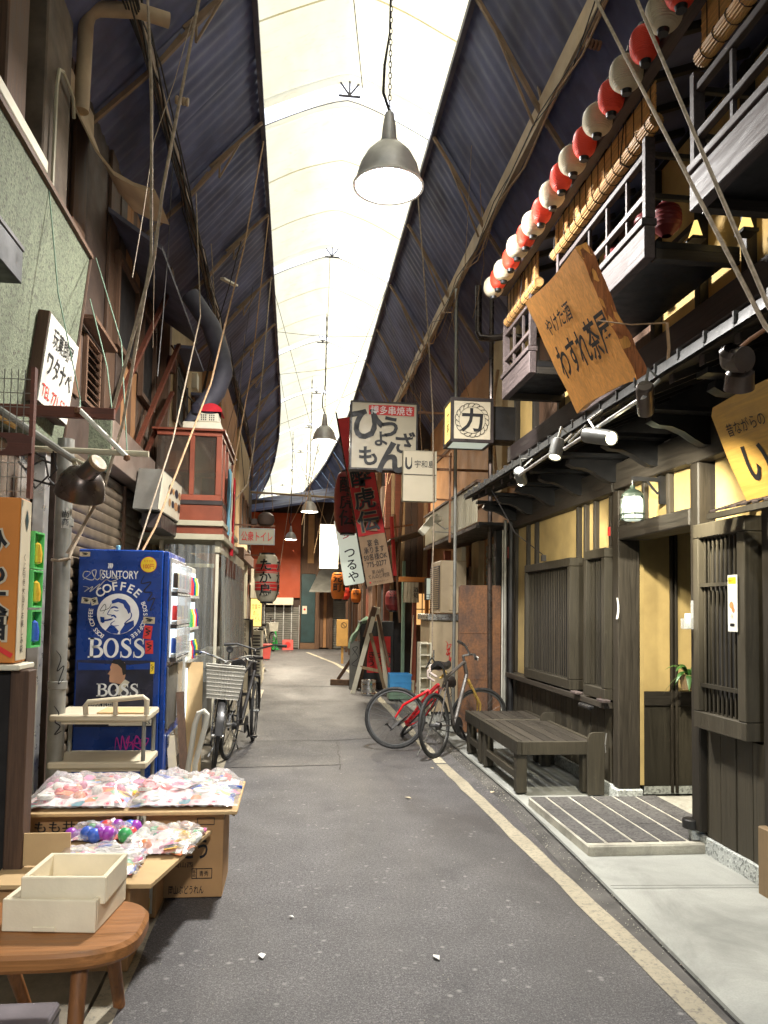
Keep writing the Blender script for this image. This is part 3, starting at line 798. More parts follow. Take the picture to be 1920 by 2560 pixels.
    me = mesh_of("tile", MB().add([(0, .004, 0), (.24, .004, .104), (.24, .244, .104), (0, .244, 0), (0, .004, .022), (.24, .004, .126), (.24, .244, .126), (0, .244, .022), (-.004, .004, -.03), (-.004, .244, -.03)],
                                  [(4, 5, 6, 7), (0, 4, 7, 3), (0, 1, 5, 4), (3, 7, 6, 2), (1, 2, 6, 5), (0, 3, 9, 8)]), m('tile'))
    for k in range(n): share("tile", me, E, (1.845 + random.uniform(-.003, .003), 2.1 + k * .245, 2.705 + random.uniform(-.002, .003)))
    me2 = mesh_of("tile", MB().add([(0, .004, 0), (.24, .004, .104), (.24, .244, .104), (0, .244, 0), (0, .004, .02), (.24, .004, .124), (.24, .244, .124), (0, .244, .02)],
                                   [(4, 5, 6, 7), (0, 4, 7, 3), (0, 1, 5, 4), (3, 7, 6, 2), (1, 2, 6, 5)]), m('tile'))
    for r in (1, 2):
        for k in range(n): share("tile", me2, E, (1.845 + r * .225, 2.1 + k * .245 + .1 * (r % 2), 2.712 + r * .098))
    # small studs along the eave edge
    me = mesh_of("tile_stud", MB().box(-.012, .03, -.008, .008, -.02, .034, .002), m('tile'))
    for k in range(n): share("tile_stud", me, E, (1.848, 2.1 + k * .245, 2.712))
    me = mesh_of("rafter", MB().bar((0, 0, 0), (.58, 0, .25), .032, .04), [m('dark_wood_x')])
    met = mesh_of("rafter_end", MB().box(-.006, .0, -.02, .02, -.024, .024), m('beam_grey'))
    for k in range(21):
        y = 2.25 + k * .30
        share("rafter", me, E, (1.905, y, 2.655)); share("rafter_end", met, E, (1.902, y, 2.652))
    # curved corbels under the eave
    prof = [(0, .05), (0, .22), (-.42, .22), (-.43, .18), (-.38, .155), (-.30, .15), (-.22, .12), (-.16, .08), (-.10, .05)]
    me = mesh_of("corbel", MB().prism(prof[::-1], frame((0, .04, 0), (1, 0, 0), (0, 0, 1)), .08).box(-.52, 0, -.055, .055, .222, .25), m('black'))
    for y in (2.9, 3.6, 4.3, 5.0, 5.7, 6.4, 7.1, 7.8, 8.4): share("corbel", me, T, (2.50, y, 2.405))
    # ---- upper floor
    P("beam", MB().box(2.42, 2.60, Y0, Y1, 3.15, 3.34, .008), 'beam_grey')
    n = 30
    me = mesh_of("board", MB().box(0, .04, .003, .20, 0, .20, .003), m('dark_wood_y'))
    P("beam", MB().box(2.50, 2.60, Y0, Y1, 2.96, 3.148, .004), 'dark_wood_y')
    ys = [2.9, 3.45, 4.06, 4.58, 5.2, 5.95, 6.35, 7.2, 8.0, 8.7]
    for i, (a, b) in enumerate(zip(ys, ys[1:])):
        dark = i in (0, 4, 7)
        P("shoji_panel" if dark else "plaster_panel", MB().box(2.55, 2.61, a + .03, b - .03, 3.342, 4.62), 'brown_wood_z' if dark else 'plaster_up')
    for y in ys: P("post", MB().box(2.49, 2.6, y - .032, y + .032, 3.342, 4.62, .004), 'dark_wood_z')
    P("rail", MB().box(2.52, 2.6, 2.6, 8.7, 3.95, 4.0, .004), 'dark_wood_y')
    P("wall", MB().box(2.56, 2.62, Y0, 2.86, 3.342, 5.2), 'dark')
    # glowing paper lamps inside the upper rooms
    for y, z in ((4.40, 3.86), (5.5, 3.72), (6.9, 3.70), (3.2, 3.80)):
        pass
    # upper eave and the purlin that carries the lanterns
    P("eave_beam", MB().box(1.83, 1.90, 1.5, 6.95, 4.375, 4.43, .006), 'beam_grey')
    P("upper_eave", MB().add([(1.80, 1.5, 4.49), (2.60, 1.5, 4.78), (2.60, 8.75, 4.78), (1.80, 7.0, 4.49), (1.80, 1.5, 4.45), (2.60, 1.5, 4.74), (2.60, 8.75, 4.74), (1.80, 7.0, 4.45)],
                              [(0, 1, 2, 3), (7, 6, 5, 4), (0, 3, 7, 4), (1, 5, 6, 2), (0, 4, 5, 1), (3, 2, 6, 7)]), 'roofdark')
    me = mesh_of("rafter", MB().bar((0, 0, 0), (.68, 0, .25), .04, .05), m('dark_wood_x'))
    for k in range(14): share("rafter", me, T, (1.86, 1.8 + k * .38, 4.455))
    # balconies
    def balcony(ya, yb, nb, z0=3.45):
        mb = MB()
        mb.box(1.92, 1.985, ya, yb, z0, z0 + .19, .006)
        B = part("balcony", mb, m('beam_grey'), T)
        bp = lambda nm, mb, k='dark_wood_y': part(nm, mb, m(k), B)
        bp("trim", MB().box(1.905, 1.995, ya, yb, z0 + .192, z0 + .235, .004), 'beam_grey')
        bp("floor", MB().box(1.987, 2.49, ya, yb, z0 + .06, z0 + .10), 'black')
        bp("floor_beam", MB().box(1.987, 2.49, ya, ya + .06, z0, z0 + .058), 'dark_wood_x'); bp("floor_beam", MB().box(1.987, 2.49, yb - .06, yb, z0, z0 + .058), 'dark_wood_x')
        for z in (3.81, 4.055):
            bp("rail", MB().box(1.935, 1.975, ya + .04, yb - .04, z, z + .036, .003), 'beam_grey')
            for y in (ya + .015, yb - .045): bp("side_rail", MB().box(1.985, 2.485, y, y + .03, z, z + .03, .003), 'dark_wood_x')
        for y in (ya, yb - .042): bp("end_post", MB().box(1.925, 1.985, y, y + .042, z0 + .237, 4.16, .003), 'beam_grey')
        for k in range(1, nb):
            y = ya + (yb - ya) * k / nb
            bp("baluster", MB().box(1.945, 1.967, y - .013, y + .013, z0 + .237, 4.054, .002), 'beam_grey')
    balcony(1.9, 3.60, 5); balcony(4.10, 5.62, 5); balcony(6.28, 7.15, 3)
    # awning over the near lattice, a row of pale slats
    mb = MB()
    mb.bar((2.27, 2.6, 1.985), (2.27, 4.06, 1.985), .03, .03); mb.bar((2.50, 2.6, 2.06), (2.50, 4.06, 2.06), .03, .03)
    W = P("awning", mb, 'board')
    me = mesh_of("slat", MB().box(-.12, .13, 0, .058, -.006, .006, .002, Matrix.Rotation(-radians(18), 4, 'Y')), m('beam_grey'))
    for k in range(14): share("slat", me, W, (2.385, 4.0 - k * .10, 2.05))
    # black downpipe at the far corner
    P("downpipe", MB().tube([(2.44, 8.62, .0), (2.44, 8.62, 2.6)], .035, 8), 'black')
    P("downpipe", MB().tube([(2.42, 8.80, .0), (2.42, 8.80, 2.5)], .022, 8), 'pipe')
restaurant()

# ------------------------------------------------------------------ left-hand buildings
def shutter(T, x, ya, yb, z0, z1, pitch, mat, axis='x', facing=1, name="slat", stuff=False):
    """roller shutter of horizontal slats; on plane X=x between ya, yb (axis x) or on plane Y=x between X ya, yb (axis y)"""
    n = int((z1 - z0) / pitch)
    prof = [(0, 0), (.012, .15 * pitch), (.018, .5 * pitch), (.012, .85 * pitch), (0, .985 * pitch)]
    def strip(z):
        vs = []
        for d, h in prof:
            if axis == 'x': vs += [(d * facing, 0, h + z), (d * facing, yb - ya, h + z)]
            else: vs += [(0, -d, h + z), (yb - ya, -d, h + z)]
        return vs, [(2 * i, 2 * i + 1, 2 * i + 3, 2 * i + 2) for i in range(len(prof) - 1)]
    o = (x, ya, z0) if axis == 'x' else (ya, x, z0)
    if stuff:
        mb = MB()
        for k in range(n):
            v, f = strip(k * pitch); mb.add([(a + o[0], b + o[1], c + o[2]) for a, b, c in v], f)
        return part("shutter_slats", mb, m(mat), T, None, "stuff")
    v, f = strip(0)
    me = mesh_of(name, MB().add(v, f), m(mat))
    for k in range(n): share(name, me, T, (o[0], o[1], o[2] + k * pitch))

def left_side():
    # --- near shop with the green stuccoed fascia
    T = thing("toy_wholesale_building", "shop front under a green stuccoed fascia beside the grey downpipe", "building", (-1.9, 4.5, 0))
    P = lambda n, mb, k, lab=None: part(n, mb, m(k), T, lab)
    mb = MB()
    a = [(-1.64, -8, 2.52), (-1.50, -8, 3.90), (-2.6, -8, 3.90), (-2.6, -8, 2.52)]
    mb.add(a + [(x, 5.62, z) for x, y, z in a], [(0, 1, 5, 4), (1, 2, 6, 5), (2, 3, 7, 6), (3, 0, 4, 7), (0, 3, 2, 1), (4, 5, 6, 7)])
    P("fascia", mb, 'stucco')
    P("fascia_edge", MB().tube([(-1.635, 5.63, 2.52), (-1.495, 5.63, 3.91)], .012, 6), 'brown_wood_z')
    P("fascia_cap", MB().bar((-1.50, -8, 3.915), (-1.50, 5.63, 3.915), .05, .03), 'brown_wood_y')
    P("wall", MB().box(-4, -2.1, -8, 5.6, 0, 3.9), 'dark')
    P("door_frame", MB().box(-1.78, -1.70, 5.50, 5.60, 0, 2.52, .005), 'alu'); P("door_frame", MB().box(-1.78, -1.70, 3.3, 3.38, 0, 2.52, .005), 'alu')
    P("pane", MB().box(-1.80, -1.79, 3.4, 5.48, 1.0, 2.5), 'glass')
    P("door_panel", MB().box(-1.86, -1.79, 3.4, 5.48, 0, .98, .004), 'pave_l')
    P("upper_wall", MB().box(-3, -1.70, -8, 5.58, 3.93, 5.45), 'brown_wall')
    P("pillar", MB().box(-1.69, -1.56, 4.75, 5.25, 3.95, 5.35, .01), 'plaster_dk', "stained grey plaster pillar")
    P("pillar", MB().box(-1.69, -1.58, 4.2, 4.5, 3.95, 5.35, .01), 'brown_wood_z')
    for k in range(6):
        P("board", MB().box(-1.70, -1.675, 5.28 + k * .05, 5.325 + k * .05, 3.95, 5.35, .004), 'brown_wood_z')
    # curved grey conduit on the pillar
    solo("conduit", MB().tube([(-1.53, 4.85, 4.0), (-1.53, 4.86, 4.65), (-1.53, 4.90, 4.78), (-1.53, 4.98, 4.82), (-1.53, 5.2, 4.80), (-1.55, 5.3, 4.72)], .012, 6), m('cream_metal'), "thin cream conduit bent over the stained plaster pillar", "conduit")
    # --- stuccoed end wall and shuttered shop
    T = thing("shuttered_shop_building", "brown boarded house over a closed brown shutter behind the blue vending machine", "building", (-1.9, 7.5, 0))
    P = lambda n, mb, k, lab=None: part(n, mb, m(k), T, lab)
    P("wall", MB().box(-4, -1.68, 5.66, 9.25, 0, 5.45), 'brown_wall')
    P("fascia", MB().box(-1.67, -1.50, 6.52, 8.45, 2.60, 2.97, .004), 'fascia')
    P("fascia_end", MB().box(-2.4, -1.505, 6.47, 6.515, 2.52, 3.0, .004), 'stucco')
    shutter(T, -1.655, 5.7, 7.62, 0, 2.58, .086, 'shutter_br'); shutter(T, -1.655, 7.70, 9.2, 0, 2.58, .086, 'shutter_br')
    P("shutter_post", MB().box(-1.68, -1.62, 7.63, 7.69, 0, 2.58, .003), 'brown_wood_z')
    # louvre and upper boards
    L = P("louvre", MB().box(-1.678, -1.645, 6.20, 6.24, 3.02, 3.56).box(-1.678, -1.645, 6.62, 6.66, 3.02, 3.56).box(-1.678, -1.645, 6.24, 6.62, 3.02, 3.05).box(-1.678, -1.645, 6.24, 6.62, 3.53, 3.56), 'brown_wood_z')
    me = mesh_of("slat", MB().box(-.03, .03, 0, .37, -.004, .004, 0, Matrix.Rotation(radians(50), 4, 'Y')), m('brown_wood_y'))
    for k in range(7): share("slat", me, L, (-1.655, 6.245, 3.09 + k * .065))
    rnd = random.Random(9)
    y = 5.72; k = 0
    while y < 9.2:
        w = rnd.choice((.12, .16, .2, .24))
        if not (6.15 < y + w and y < 6.7):
            P("board", MB().box(-1.677, -1.655 + rnd.uniform(-.008, .008), y + .004, y + w - .004, 2.99 + rnd.uniform(0, .04), 5.40, .003), rnd.choice(['brown_wood_z', 'brown_wood_z', 'brown_wall', 'tan_wall']))
        y += w
    for y0, y1, z0, z1 in ((7.0, 7.9, 3.75, 4.6), (8.15, 8.9, 3.6, 4.55)):
        W = P("window", MB().box(-1.65, -1.60, y0, y0 + .05, z0, z1).box(-1.65, -1.60, y1 - .05, y1, z0, z1).box(-1.65, -1.60, y0 + .05, y1 - .05, z0, z0 + .05).box(-1.65, -1.60, y0 + .05, y1 - .05, z1 - .05, z1), 'brown_wood_z')
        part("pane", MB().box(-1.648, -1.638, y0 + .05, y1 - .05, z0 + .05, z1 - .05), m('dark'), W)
    for a, b in (((-1.60, 6.9, 3.1), (-1.36, 8.0, 4.6)), ((-1.6, 7.9, 3.0), (-1.36, 8.9, 4.4)), ((-1.60, 8.4, 3.02), (-1.45, 9.1, 3.9))):
        P("brace", MB().bar(a, b, .045, .03), 'redbrown')
    P("awning_board", MB().bar((-1.60, 6.0, 3.62), (-1.60, 6.75, 3.60), .12, .03), 'brown_wood_y')
    P("small_roof", MB().add([(-1.66, 6.75, 4.86), (-1.20, 6.75, 4.55), (-1.20, 9.2, 4.55), (-1.66, 9.2, 4.86), (-1.66, 6.75, 4.82), (-1.20, 6.75, 4.51), (-1.20, 9.2, 4.51), (-1.66, 9.2, 4.82)], [(3, 2, 1, 0), (4, 5, 6, 7), (0, 1, 5, 4), (1, 2, 6, 5), (2, 3, 7, 6)]), 'ribdark')
    # --- cream house with the tall brown post
    T = thing("cream_house", "cream rendered house with a tall brown corner post and cables", "building", (-1.9, 10.5, 0))
    P = lambda n, mb, k, lab=None: part(n, mb, m(k), T, lab)
    P("wall", MB().box(-4, -1.62, 9.3, 13.2, 0, 5.5), 'cream_wall')
    P("corner_post", MB().box(-1.66, -1.52, 9.26, 9.40, 3.0, 5.45, .006), 'brown_wood_z')
    P("corner_board", MB().box(-1.62, -1.545, 9.405, 9.56, 3.0, 5.45, .004), 'tan_wall')
    for y0, y1, z0, z1 in ((10.2, 11.1, 3.85, 4.75), (11.9, 12.6, 3.7, 4.6)):
        W = P("window", MB().box(-1.615, -1.57, y0, y0 + .06, z0, z1).box(-1.615, -1.57, y1 - .06, y1, z0, z1).box(-1.615, -1.57, y0 + .06, y1 - .06, z0, z0 + .06).box(-1.615, -1.57, y0 + .06, y1 - .06, z1 - .06, z1), 'brown_wood_z')
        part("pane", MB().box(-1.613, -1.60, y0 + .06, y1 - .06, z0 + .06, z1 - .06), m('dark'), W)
        part("hood", MB().box(-1.615, -1.35, y0 - .05, y1 + .05, z1 + .02, z1 + .06), m('roofdark'), W)
    # --- red framed balcony box over the stall front
    T = thing("stall_building", "red framed glazed box room over a stall closed with clear vinyl curtain", "building", (-1.2, 9.5, 0))
    P = lambda n, mb, k, lab=None: part(n, mb, m(k), T, lab)
    x0, x1, y0, y1, z0, z1 = -1.50, -.81, 8.5, 10.2, 2.58, 3.33
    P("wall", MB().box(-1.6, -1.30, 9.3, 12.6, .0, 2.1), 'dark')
    W = P("glazed_box", MB().box(x0, x1, y0, y0 + .05, z0, z0 + .06, .003).box(x0, x1, y0, y0 + .05, z1 - .05, z1, .003).box(x1 - .06, x1, y0, y0 + .05, z0 + .062, z1 - .052, .003).box(-1.15, -1.10, y0, y0 + .05, z0 + .062, z1 - .052, .003)
          .box(x1 - .05, x1, y0 + .052, y1, z0, z0 + .06, .003).box(x1 - .05, x1, y0 + .052, y1, z1 - .05, z1, .003).box(x1 - .05, x1, y1 - .06, y1, z0 + .062, z1 - .052, .003).box(x1 - .05, x1, 9.3, 9.36, z0 + .062, z1 - .052, .003)
          .box(x1 - .05, x1, 8.9, 8.95, z0 + .062, z1 - .052, .003), 'cab_red')
    part("pane", MB().box(x0, -1.152, y0 + .02, y0 + .03, z0 + .06, z1 - .05), m('glass'), W); part("pane", MB().box(-1.098, x1 - .062, y0 + .02, y0 + .03, z0 + .06, z1 - .05), m('glass'), W)
    part("pane", MB().box(x1 - .03, x1 - .02, y0 + .06, y1 - .06, z0 + .06, z1 - .05), m('glass'), W)
    part("inner_wall", MB().box(x0, x1 - .1, 9.0, 9.05, z0, z1), m('tan_wall'), W)
    part("shelf", MB().box(x0, x1 - .1, 8.75, 9.0, 2.92, 2.95), m('cab_red2'), W); part("stored_box", MB().box(-1.4, -1.2, 8.75, 8.95, 2.95, 3.15), m('card'), W); part("stored_box", MB().box(-1.4, -1.26, 8.72, 8.95, 2.66, 2.88), m('darkcloth'), W); part("stored_box", MB().box(-1.04, -.93, 8.74, 8.95, 2.64, 2.86), m('darkcloth'), W)
    P("floor_slab", MB().box(x0 - .1, x1 + .02, y0 - .03, y1, 2.53, 2.578, .004), 'sign_frame')
    P("spandrel", MB().box(x0 - .1, x1 + .02, y0 - .02, y1, 2.36, 2.528, .004), 'cab_red2')
    P("moulding", MB().box(x0 - .15, x1 + .04, y0 - .06, y1 + .4, 2.30, 2.358, .005), 'cream_metal')
    P("spandrel", MB().box(x0 - .1, x1 + .03, y0 - .03, y1, 2.215, 2.298, .004), 'cab_red2')
    P("moulding", MB().box(x0 - .15, x1 + .05, y0 - .07, y1 + .4, 2.15, 2.213, .005), 'cream_metal')
    P("box_roof", MB().box(x0 - .05, x1 + .03, y0 - .04, y1, 3.332, 3.352), 'cab_red2')
    # stall front: cream header, posts and hanging vinyl
    P("header", MB().box(-.86, -.80, 8.5, 12.4, 2.02, 2.148, .004), 'cream_metal')
    for y in (8.52, 9.6, 10.9, 12.3): P("post", MB().box(-.85, -.815, y, y + .035, .02, 2.018, .003), 'offwhite')
    P("post", MB().box(-1.44, -1.40, 8.5, 8.54, .02, 2.14, .003), 'offwhite')
    P("rail", MB().box(-1.38, -.86, 8.5, 8.53, 1.86, 1.90, .003), 'cream_metal')
    P("counter", MB().box(-1.38, -.90, 8.56, 12.2, .1, .78, .01), 'shutter'); P("counter_top", MB().box(-1.42, -.88, 8.54, 12.2, .782, .83, .005), 'alu')
    def cur(u, v):
        x = -1.38 + .53 * u; w = sin(u * 38) * .018 + sin(u * 17 + v * 2) * .02
        return (x, 8.475 + w - .05 * v * v, 2.10 - 1.45 * v)
    P("vinyl_curtain", MB().sheet(cur, 60, 14), 'curtain')
    def cur2(u, v):
        y = 8.5 + 3.7 * u; w = sin(u * 90) * .018 + sin(u * 41 + v * 2) * .02
        return (-.79 + w + .04 * v * v, y, 2.0 - 1.45 * v)
    P("vinyl_curtain", MB().sheet(cur2, 120, 14), 'curtain')
    # folded red valance with pale letters
    mb = MB(); mb.sheet(lambda u, v: (-.775 + .01 * sin(u * 30), 9.0 + 3.0 * u, 2.00 - .20 * v), 30, 2)
    P("valance", mb, 'redbrown')
    # --- row of far shops on the left
    for (ya, yb, xw, z1, wall, lab) in ((13.2, 16.6, -1.28, 5.4, 'tan_wall', "tan rendered shop beyond the black signboard, steel columns in front"),
                                        (16.6, 20.2, -1.22, 5.2, 'cream_wall', "cream shop house far along the alley with a lit doorway"),
                                        (20.2, 24.0, -1.35, 4.9, 'brown_wall', "dark brown shop house at the bend behind the pink tub"),
                                        (24.0, 27.4, -1.75, 4.6, 'cream_wall', "pale shop house beside the far shutters at the bend")):
        T = thing("shop_house", lab, "building", (-2, (ya + yb) / 2, 0))
        part("wall", MB().box(-5, xw, ya + .01, yb - .01, 0, z1), m(wall), T)
        part("canopy", MB().box(xw + .002, xw + .42, ya + .1, yb - .1, 2.25, 2.45, .01), m(random.choice(['cream_metal', 'brown_wood_y', 'cab_red2'])), T)
        for k in range(3):
            y = ya + .15 + k * (yb - ya - .2) / 3
            part("shop_door", MB().box(xw + .002, xw + .05, y, y + (yb - ya) / 3 - .15, .05, 2.1, .01), m(['shutter', 'alu', 'brown_wood_z'][k]), T)
            part("column", MB().box(xw + .3, xw + .36, y - .06, y, .0, 2.25, .005), m('offwhite'), T)
        for y in (ya + .5, ya + 2.0):
            W = part("window", MB().box(xw + .002, xw + .05, y, y + .9, 3.0, 3.06).box(xw + .002, xw + .05, y, y + .9, 3.9, 3.96).box(xw + .002, xw + .05, y, y + .05, 3.06, 3.9).box(xw + .002, xw + .05, y + .85, y + .9, 3.06, 3.9), m('brown_wood_z'), T)
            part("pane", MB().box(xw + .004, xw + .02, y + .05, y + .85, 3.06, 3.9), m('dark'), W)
left_side()

# ------------------------------------------------------------------ far end
def far_end():
    T = thing("end_building", "orange red building with grey shutters and a dark teal door closing the alley", "building", (0, 28, 0))
    P = lambda n, mb, k, lab=None: part(n, mb, m(k), T, lab)
    Y = 27.5
    P("wall", MB().box(-4.5, 4.5, Y + .12, Y + 3, 0, 5.2), 'brown_wall')
    P("orange_panel", MB().box(-1.9, .19, Y, Y + .11, 1.78, 4.75), 'orange_wall')
    P("box_sign", MB().box(-.95, -.03, Y - .35, Y - .01, 1.52, 1.775, .01), 'offwhite')
    for a, b in ((-1.7, -1.02), (-.98, -.66), (-.64, -.36), (-.34, -.08), (-.06, .19)):
        sub = part("shutter_frame", MB().box(b - .012, b + .018, Y - .03, Y + .1, 0, 1.52), m('alu'), T)
        shutter(T, Y + .03, a, b - .015, .02, 1.50, .075, 'shutter', 'y', 1, "slat", True)
    P("post", MB().box(.195, .235, Y - .06, Y + .1, 0, 4.6, .004), 'brown_wood_z')
    P("door", MB().box(.245, .735, Y, Y + .1, .22, 2.62, .006), 'teal_door')
    P("door_step", MB().box(.24, .88, Y - .05, Y + .1, 0, .21, .006), 'brown_wood_x')
    P("notice", MB().box(.29, .45, Y - .012, Y - .002, 1.22, 1.50), 'offwhite'); P("notice_mark", MB().flat(disc(.04, 12), face_cam(.37, Y - .016, 1.38)), 'red_ink')
    P("board", MB().box(.24, .74, Y, Y + .1, 2.63, 4.7, .006), 'brown_wood_z'); P("board", MB().box(.44, .66, Y - .03, Y - .002, 3.0, 4.72, .006), 'card', "tan hanging board")
    P("post", MB().box(.74, .90, Y - .06, Y + .1, 0, 4.6, .006), 'brown_wood_z')
    for k in range(3): P("door_panel", MB().box(.91 + k * .12, 1.02 + k * .12, Y - .02 * k, Y + .1, 0.05, 2.1, .006), ['brown_wood_z', 'tan_wall', 'brown_wood_z'][k])
    P("post", MB().box(1.24, 1.36, Y - .08, Y + .1, 0, 2.4, .006), 'brown_wood_z')
    shutter(T, Y + .02, 1.37, 2.3, .02, 2.0, .08, 'shutter', 'y', 1, "slat", True)
    P("awning", MB().add([(.88, Y, 2.80), (1.75, Y, 2.80), (1.6, Y - 1.1, 2.0), (.5, Y - 1.1, 2.0), (.88, Y, 2.77), (1.75, Y, 2.77), (1.6, Y - 1.1, 1.97), (.5, Y - 1.1, 1.97)], [(0, 3, 2, 1), (4, 5, 6, 7), (3, 7, 6, 2), (0, 4, 7, 3), (1, 2, 6, 5)]), 'shutter')
    # sloping dark roof at the bend, string of bulbs below it
    P("roof", MB().add([(-2.2, Y - 1.2, 4.55), (2.2, Y - 1.2, 5.35), (2.2, Y + 1.5, 6.1), (-2.2, Y + 1.5, 5.3), (-2.2, Y - 1.2, 4.48), (2.2, Y - 1.2, 5.28), (2.2, Y + 1.5, 6.03), (-2.2, Y + 1.5, 5.23)], [(0, 1, 2, 3), (7, 6, 5, 4), (0, 4, 5, 1), (0, 3, 7, 4), (1, 5, 6, 2), (2, 6, 7, 3)]), 'roofdark')
far_end()

# ------------------------------------------------------------------ buildings on the right beyond the restaurant
def right_far():
    T = thing("tan_house", "tan rendered house with a cream corner column and ribbed canopy beyond the restaurant", "building", (2.8, 11, 0))
    P = lambda n, mb, k, lab=None: part(n, mb, m(k), T, lab)
    P("wall", MB().box(2.66, 6, 8.78, 15.2, 0, 5.5), 'tan_wall')
    P("column", MB().box(2.56, 2.658, 8.82, 9.25, 2.95, 5.4, .008), 'cream_wall', "cream rendered column")
    P("column", MB().box(2.58, 2.658, 9.58, 10.25, 2.95, 5.4, .008), 'cream_wall', "cream rendered column with bright edge")
    for a, b in ((10.35, 12.7), (12.85, 15.1)):
        P("wall_panel", MB().box(2.62, 2.658, a, b, 2.95, 5.4, .006), 'tan_wall')
        P("beam", MB().box(2.60, 2.658, a, b, 3.12, 3.17), 'brown_wood_y')
        P("beam", MB().box(2.60, 2.618, a, b, 4.2, 4.26), 'brown_wood_y')
    # ribbed canopy fascia
    F = P("canopy", MB().box(2.10, 2.65, 8.80, 12.5, 2.44, 2.47), 'black')
    n = 34
    me = mesh_of("slat", MB().box(-.012, 0, .004, 3.6 / n - .006, 0, .46, .004), m('cream_metal'))
    for k in range(n): share("slat", me, F, (2.10, 8.85 + k * 3.6 / n, 2.472))
    part("top_rail", MB().box(2.07, 2.12, 8.8, 12.5, 2.934, 2.965), m('brown_wood_y'), F); part("bottom_rail", MB().box(2.07, 2.12, 8.8, 12.5, 2.405, 2.438), m('sign_frame'), F)
    shutter(T, 2.64, 9.5, 10.55, .05, 2.42, .085, 'shutter_gr', 'x', -1)
    P("wall_panel", MB().box(2.57, 2.655, 10.75, 11.2, 0, 2.43, .005), 'cream_wall')
    P("door", MB().box(2.60, 2.655, 11.3, 12.0, .05, 2.1, .005), 'brown_wood_z'); P("post", MB().box(2.4, 2.5, 12.35, 12.5, 0, 2.40, .005), 'cab_red')
    P("post", MB().box(2.44, 2.655, 9.30, 9.42, 0, 2.43, .005), 'black')
    for (ya, yb, xw, z1, wall, lab) in ((15.2, 18.8, 2.05, 5.3, 'brown_wall', "dark brown shop house behind the leaning banner"),
                                        (18.8, 22.6, 1.95, 5.2, 'tan_wall', "tan shop house far right with hanging lanterns in front"),
                                        (22.6, 27.4, 2.0, 4.9, 'brown_wall', "brown shop house nearest the awning at the bend")):
        T = thing("shop_house", lab, "building", (2.5, (ya + yb) / 2, 0))
        part("wall", MB().box(xw, 6, ya + .01, yb - .01, 0, z1), m(wall), T)
        part("canopy", MB().box(xw - .42, xw - .002, ya + .1, yb - .1, 2.3, 2.5, .01), m('brown_wood_y'), T)
        for k in range(3):
            y = ya + .15 + k * (yb - ya - .2) / 3
            part("shop_door", MB().box(xw - .05, xw - .002, y, y + (yb - ya) / 3 - .15, .05, 2.1, .01), m(['brown_wood_z', 'cab_red', 'dark'][k]), T)
            part("column", MB().box(xw - .3, xw - .22, y - .07, y, .0, 2.3, .005), m('brown_wood_z'), T)
        for y in (ya + .5, ya + 2.0):
            W = part("window", MB().box(xw - .05, xw - .002, y, y + .9, 3.0, 3.06).box(xw - .05, xw - .002, y, y + .9, 3.9, 3.96).box(xw - .05, xw - .002, y, y + .05, 3.06, 3.9).box(xw - .05, xw - .002, y + .85, y + .9, 3.06, 3.9), m('brown_wood_z'), T)
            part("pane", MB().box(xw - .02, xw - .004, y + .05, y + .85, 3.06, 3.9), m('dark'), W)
right_far()
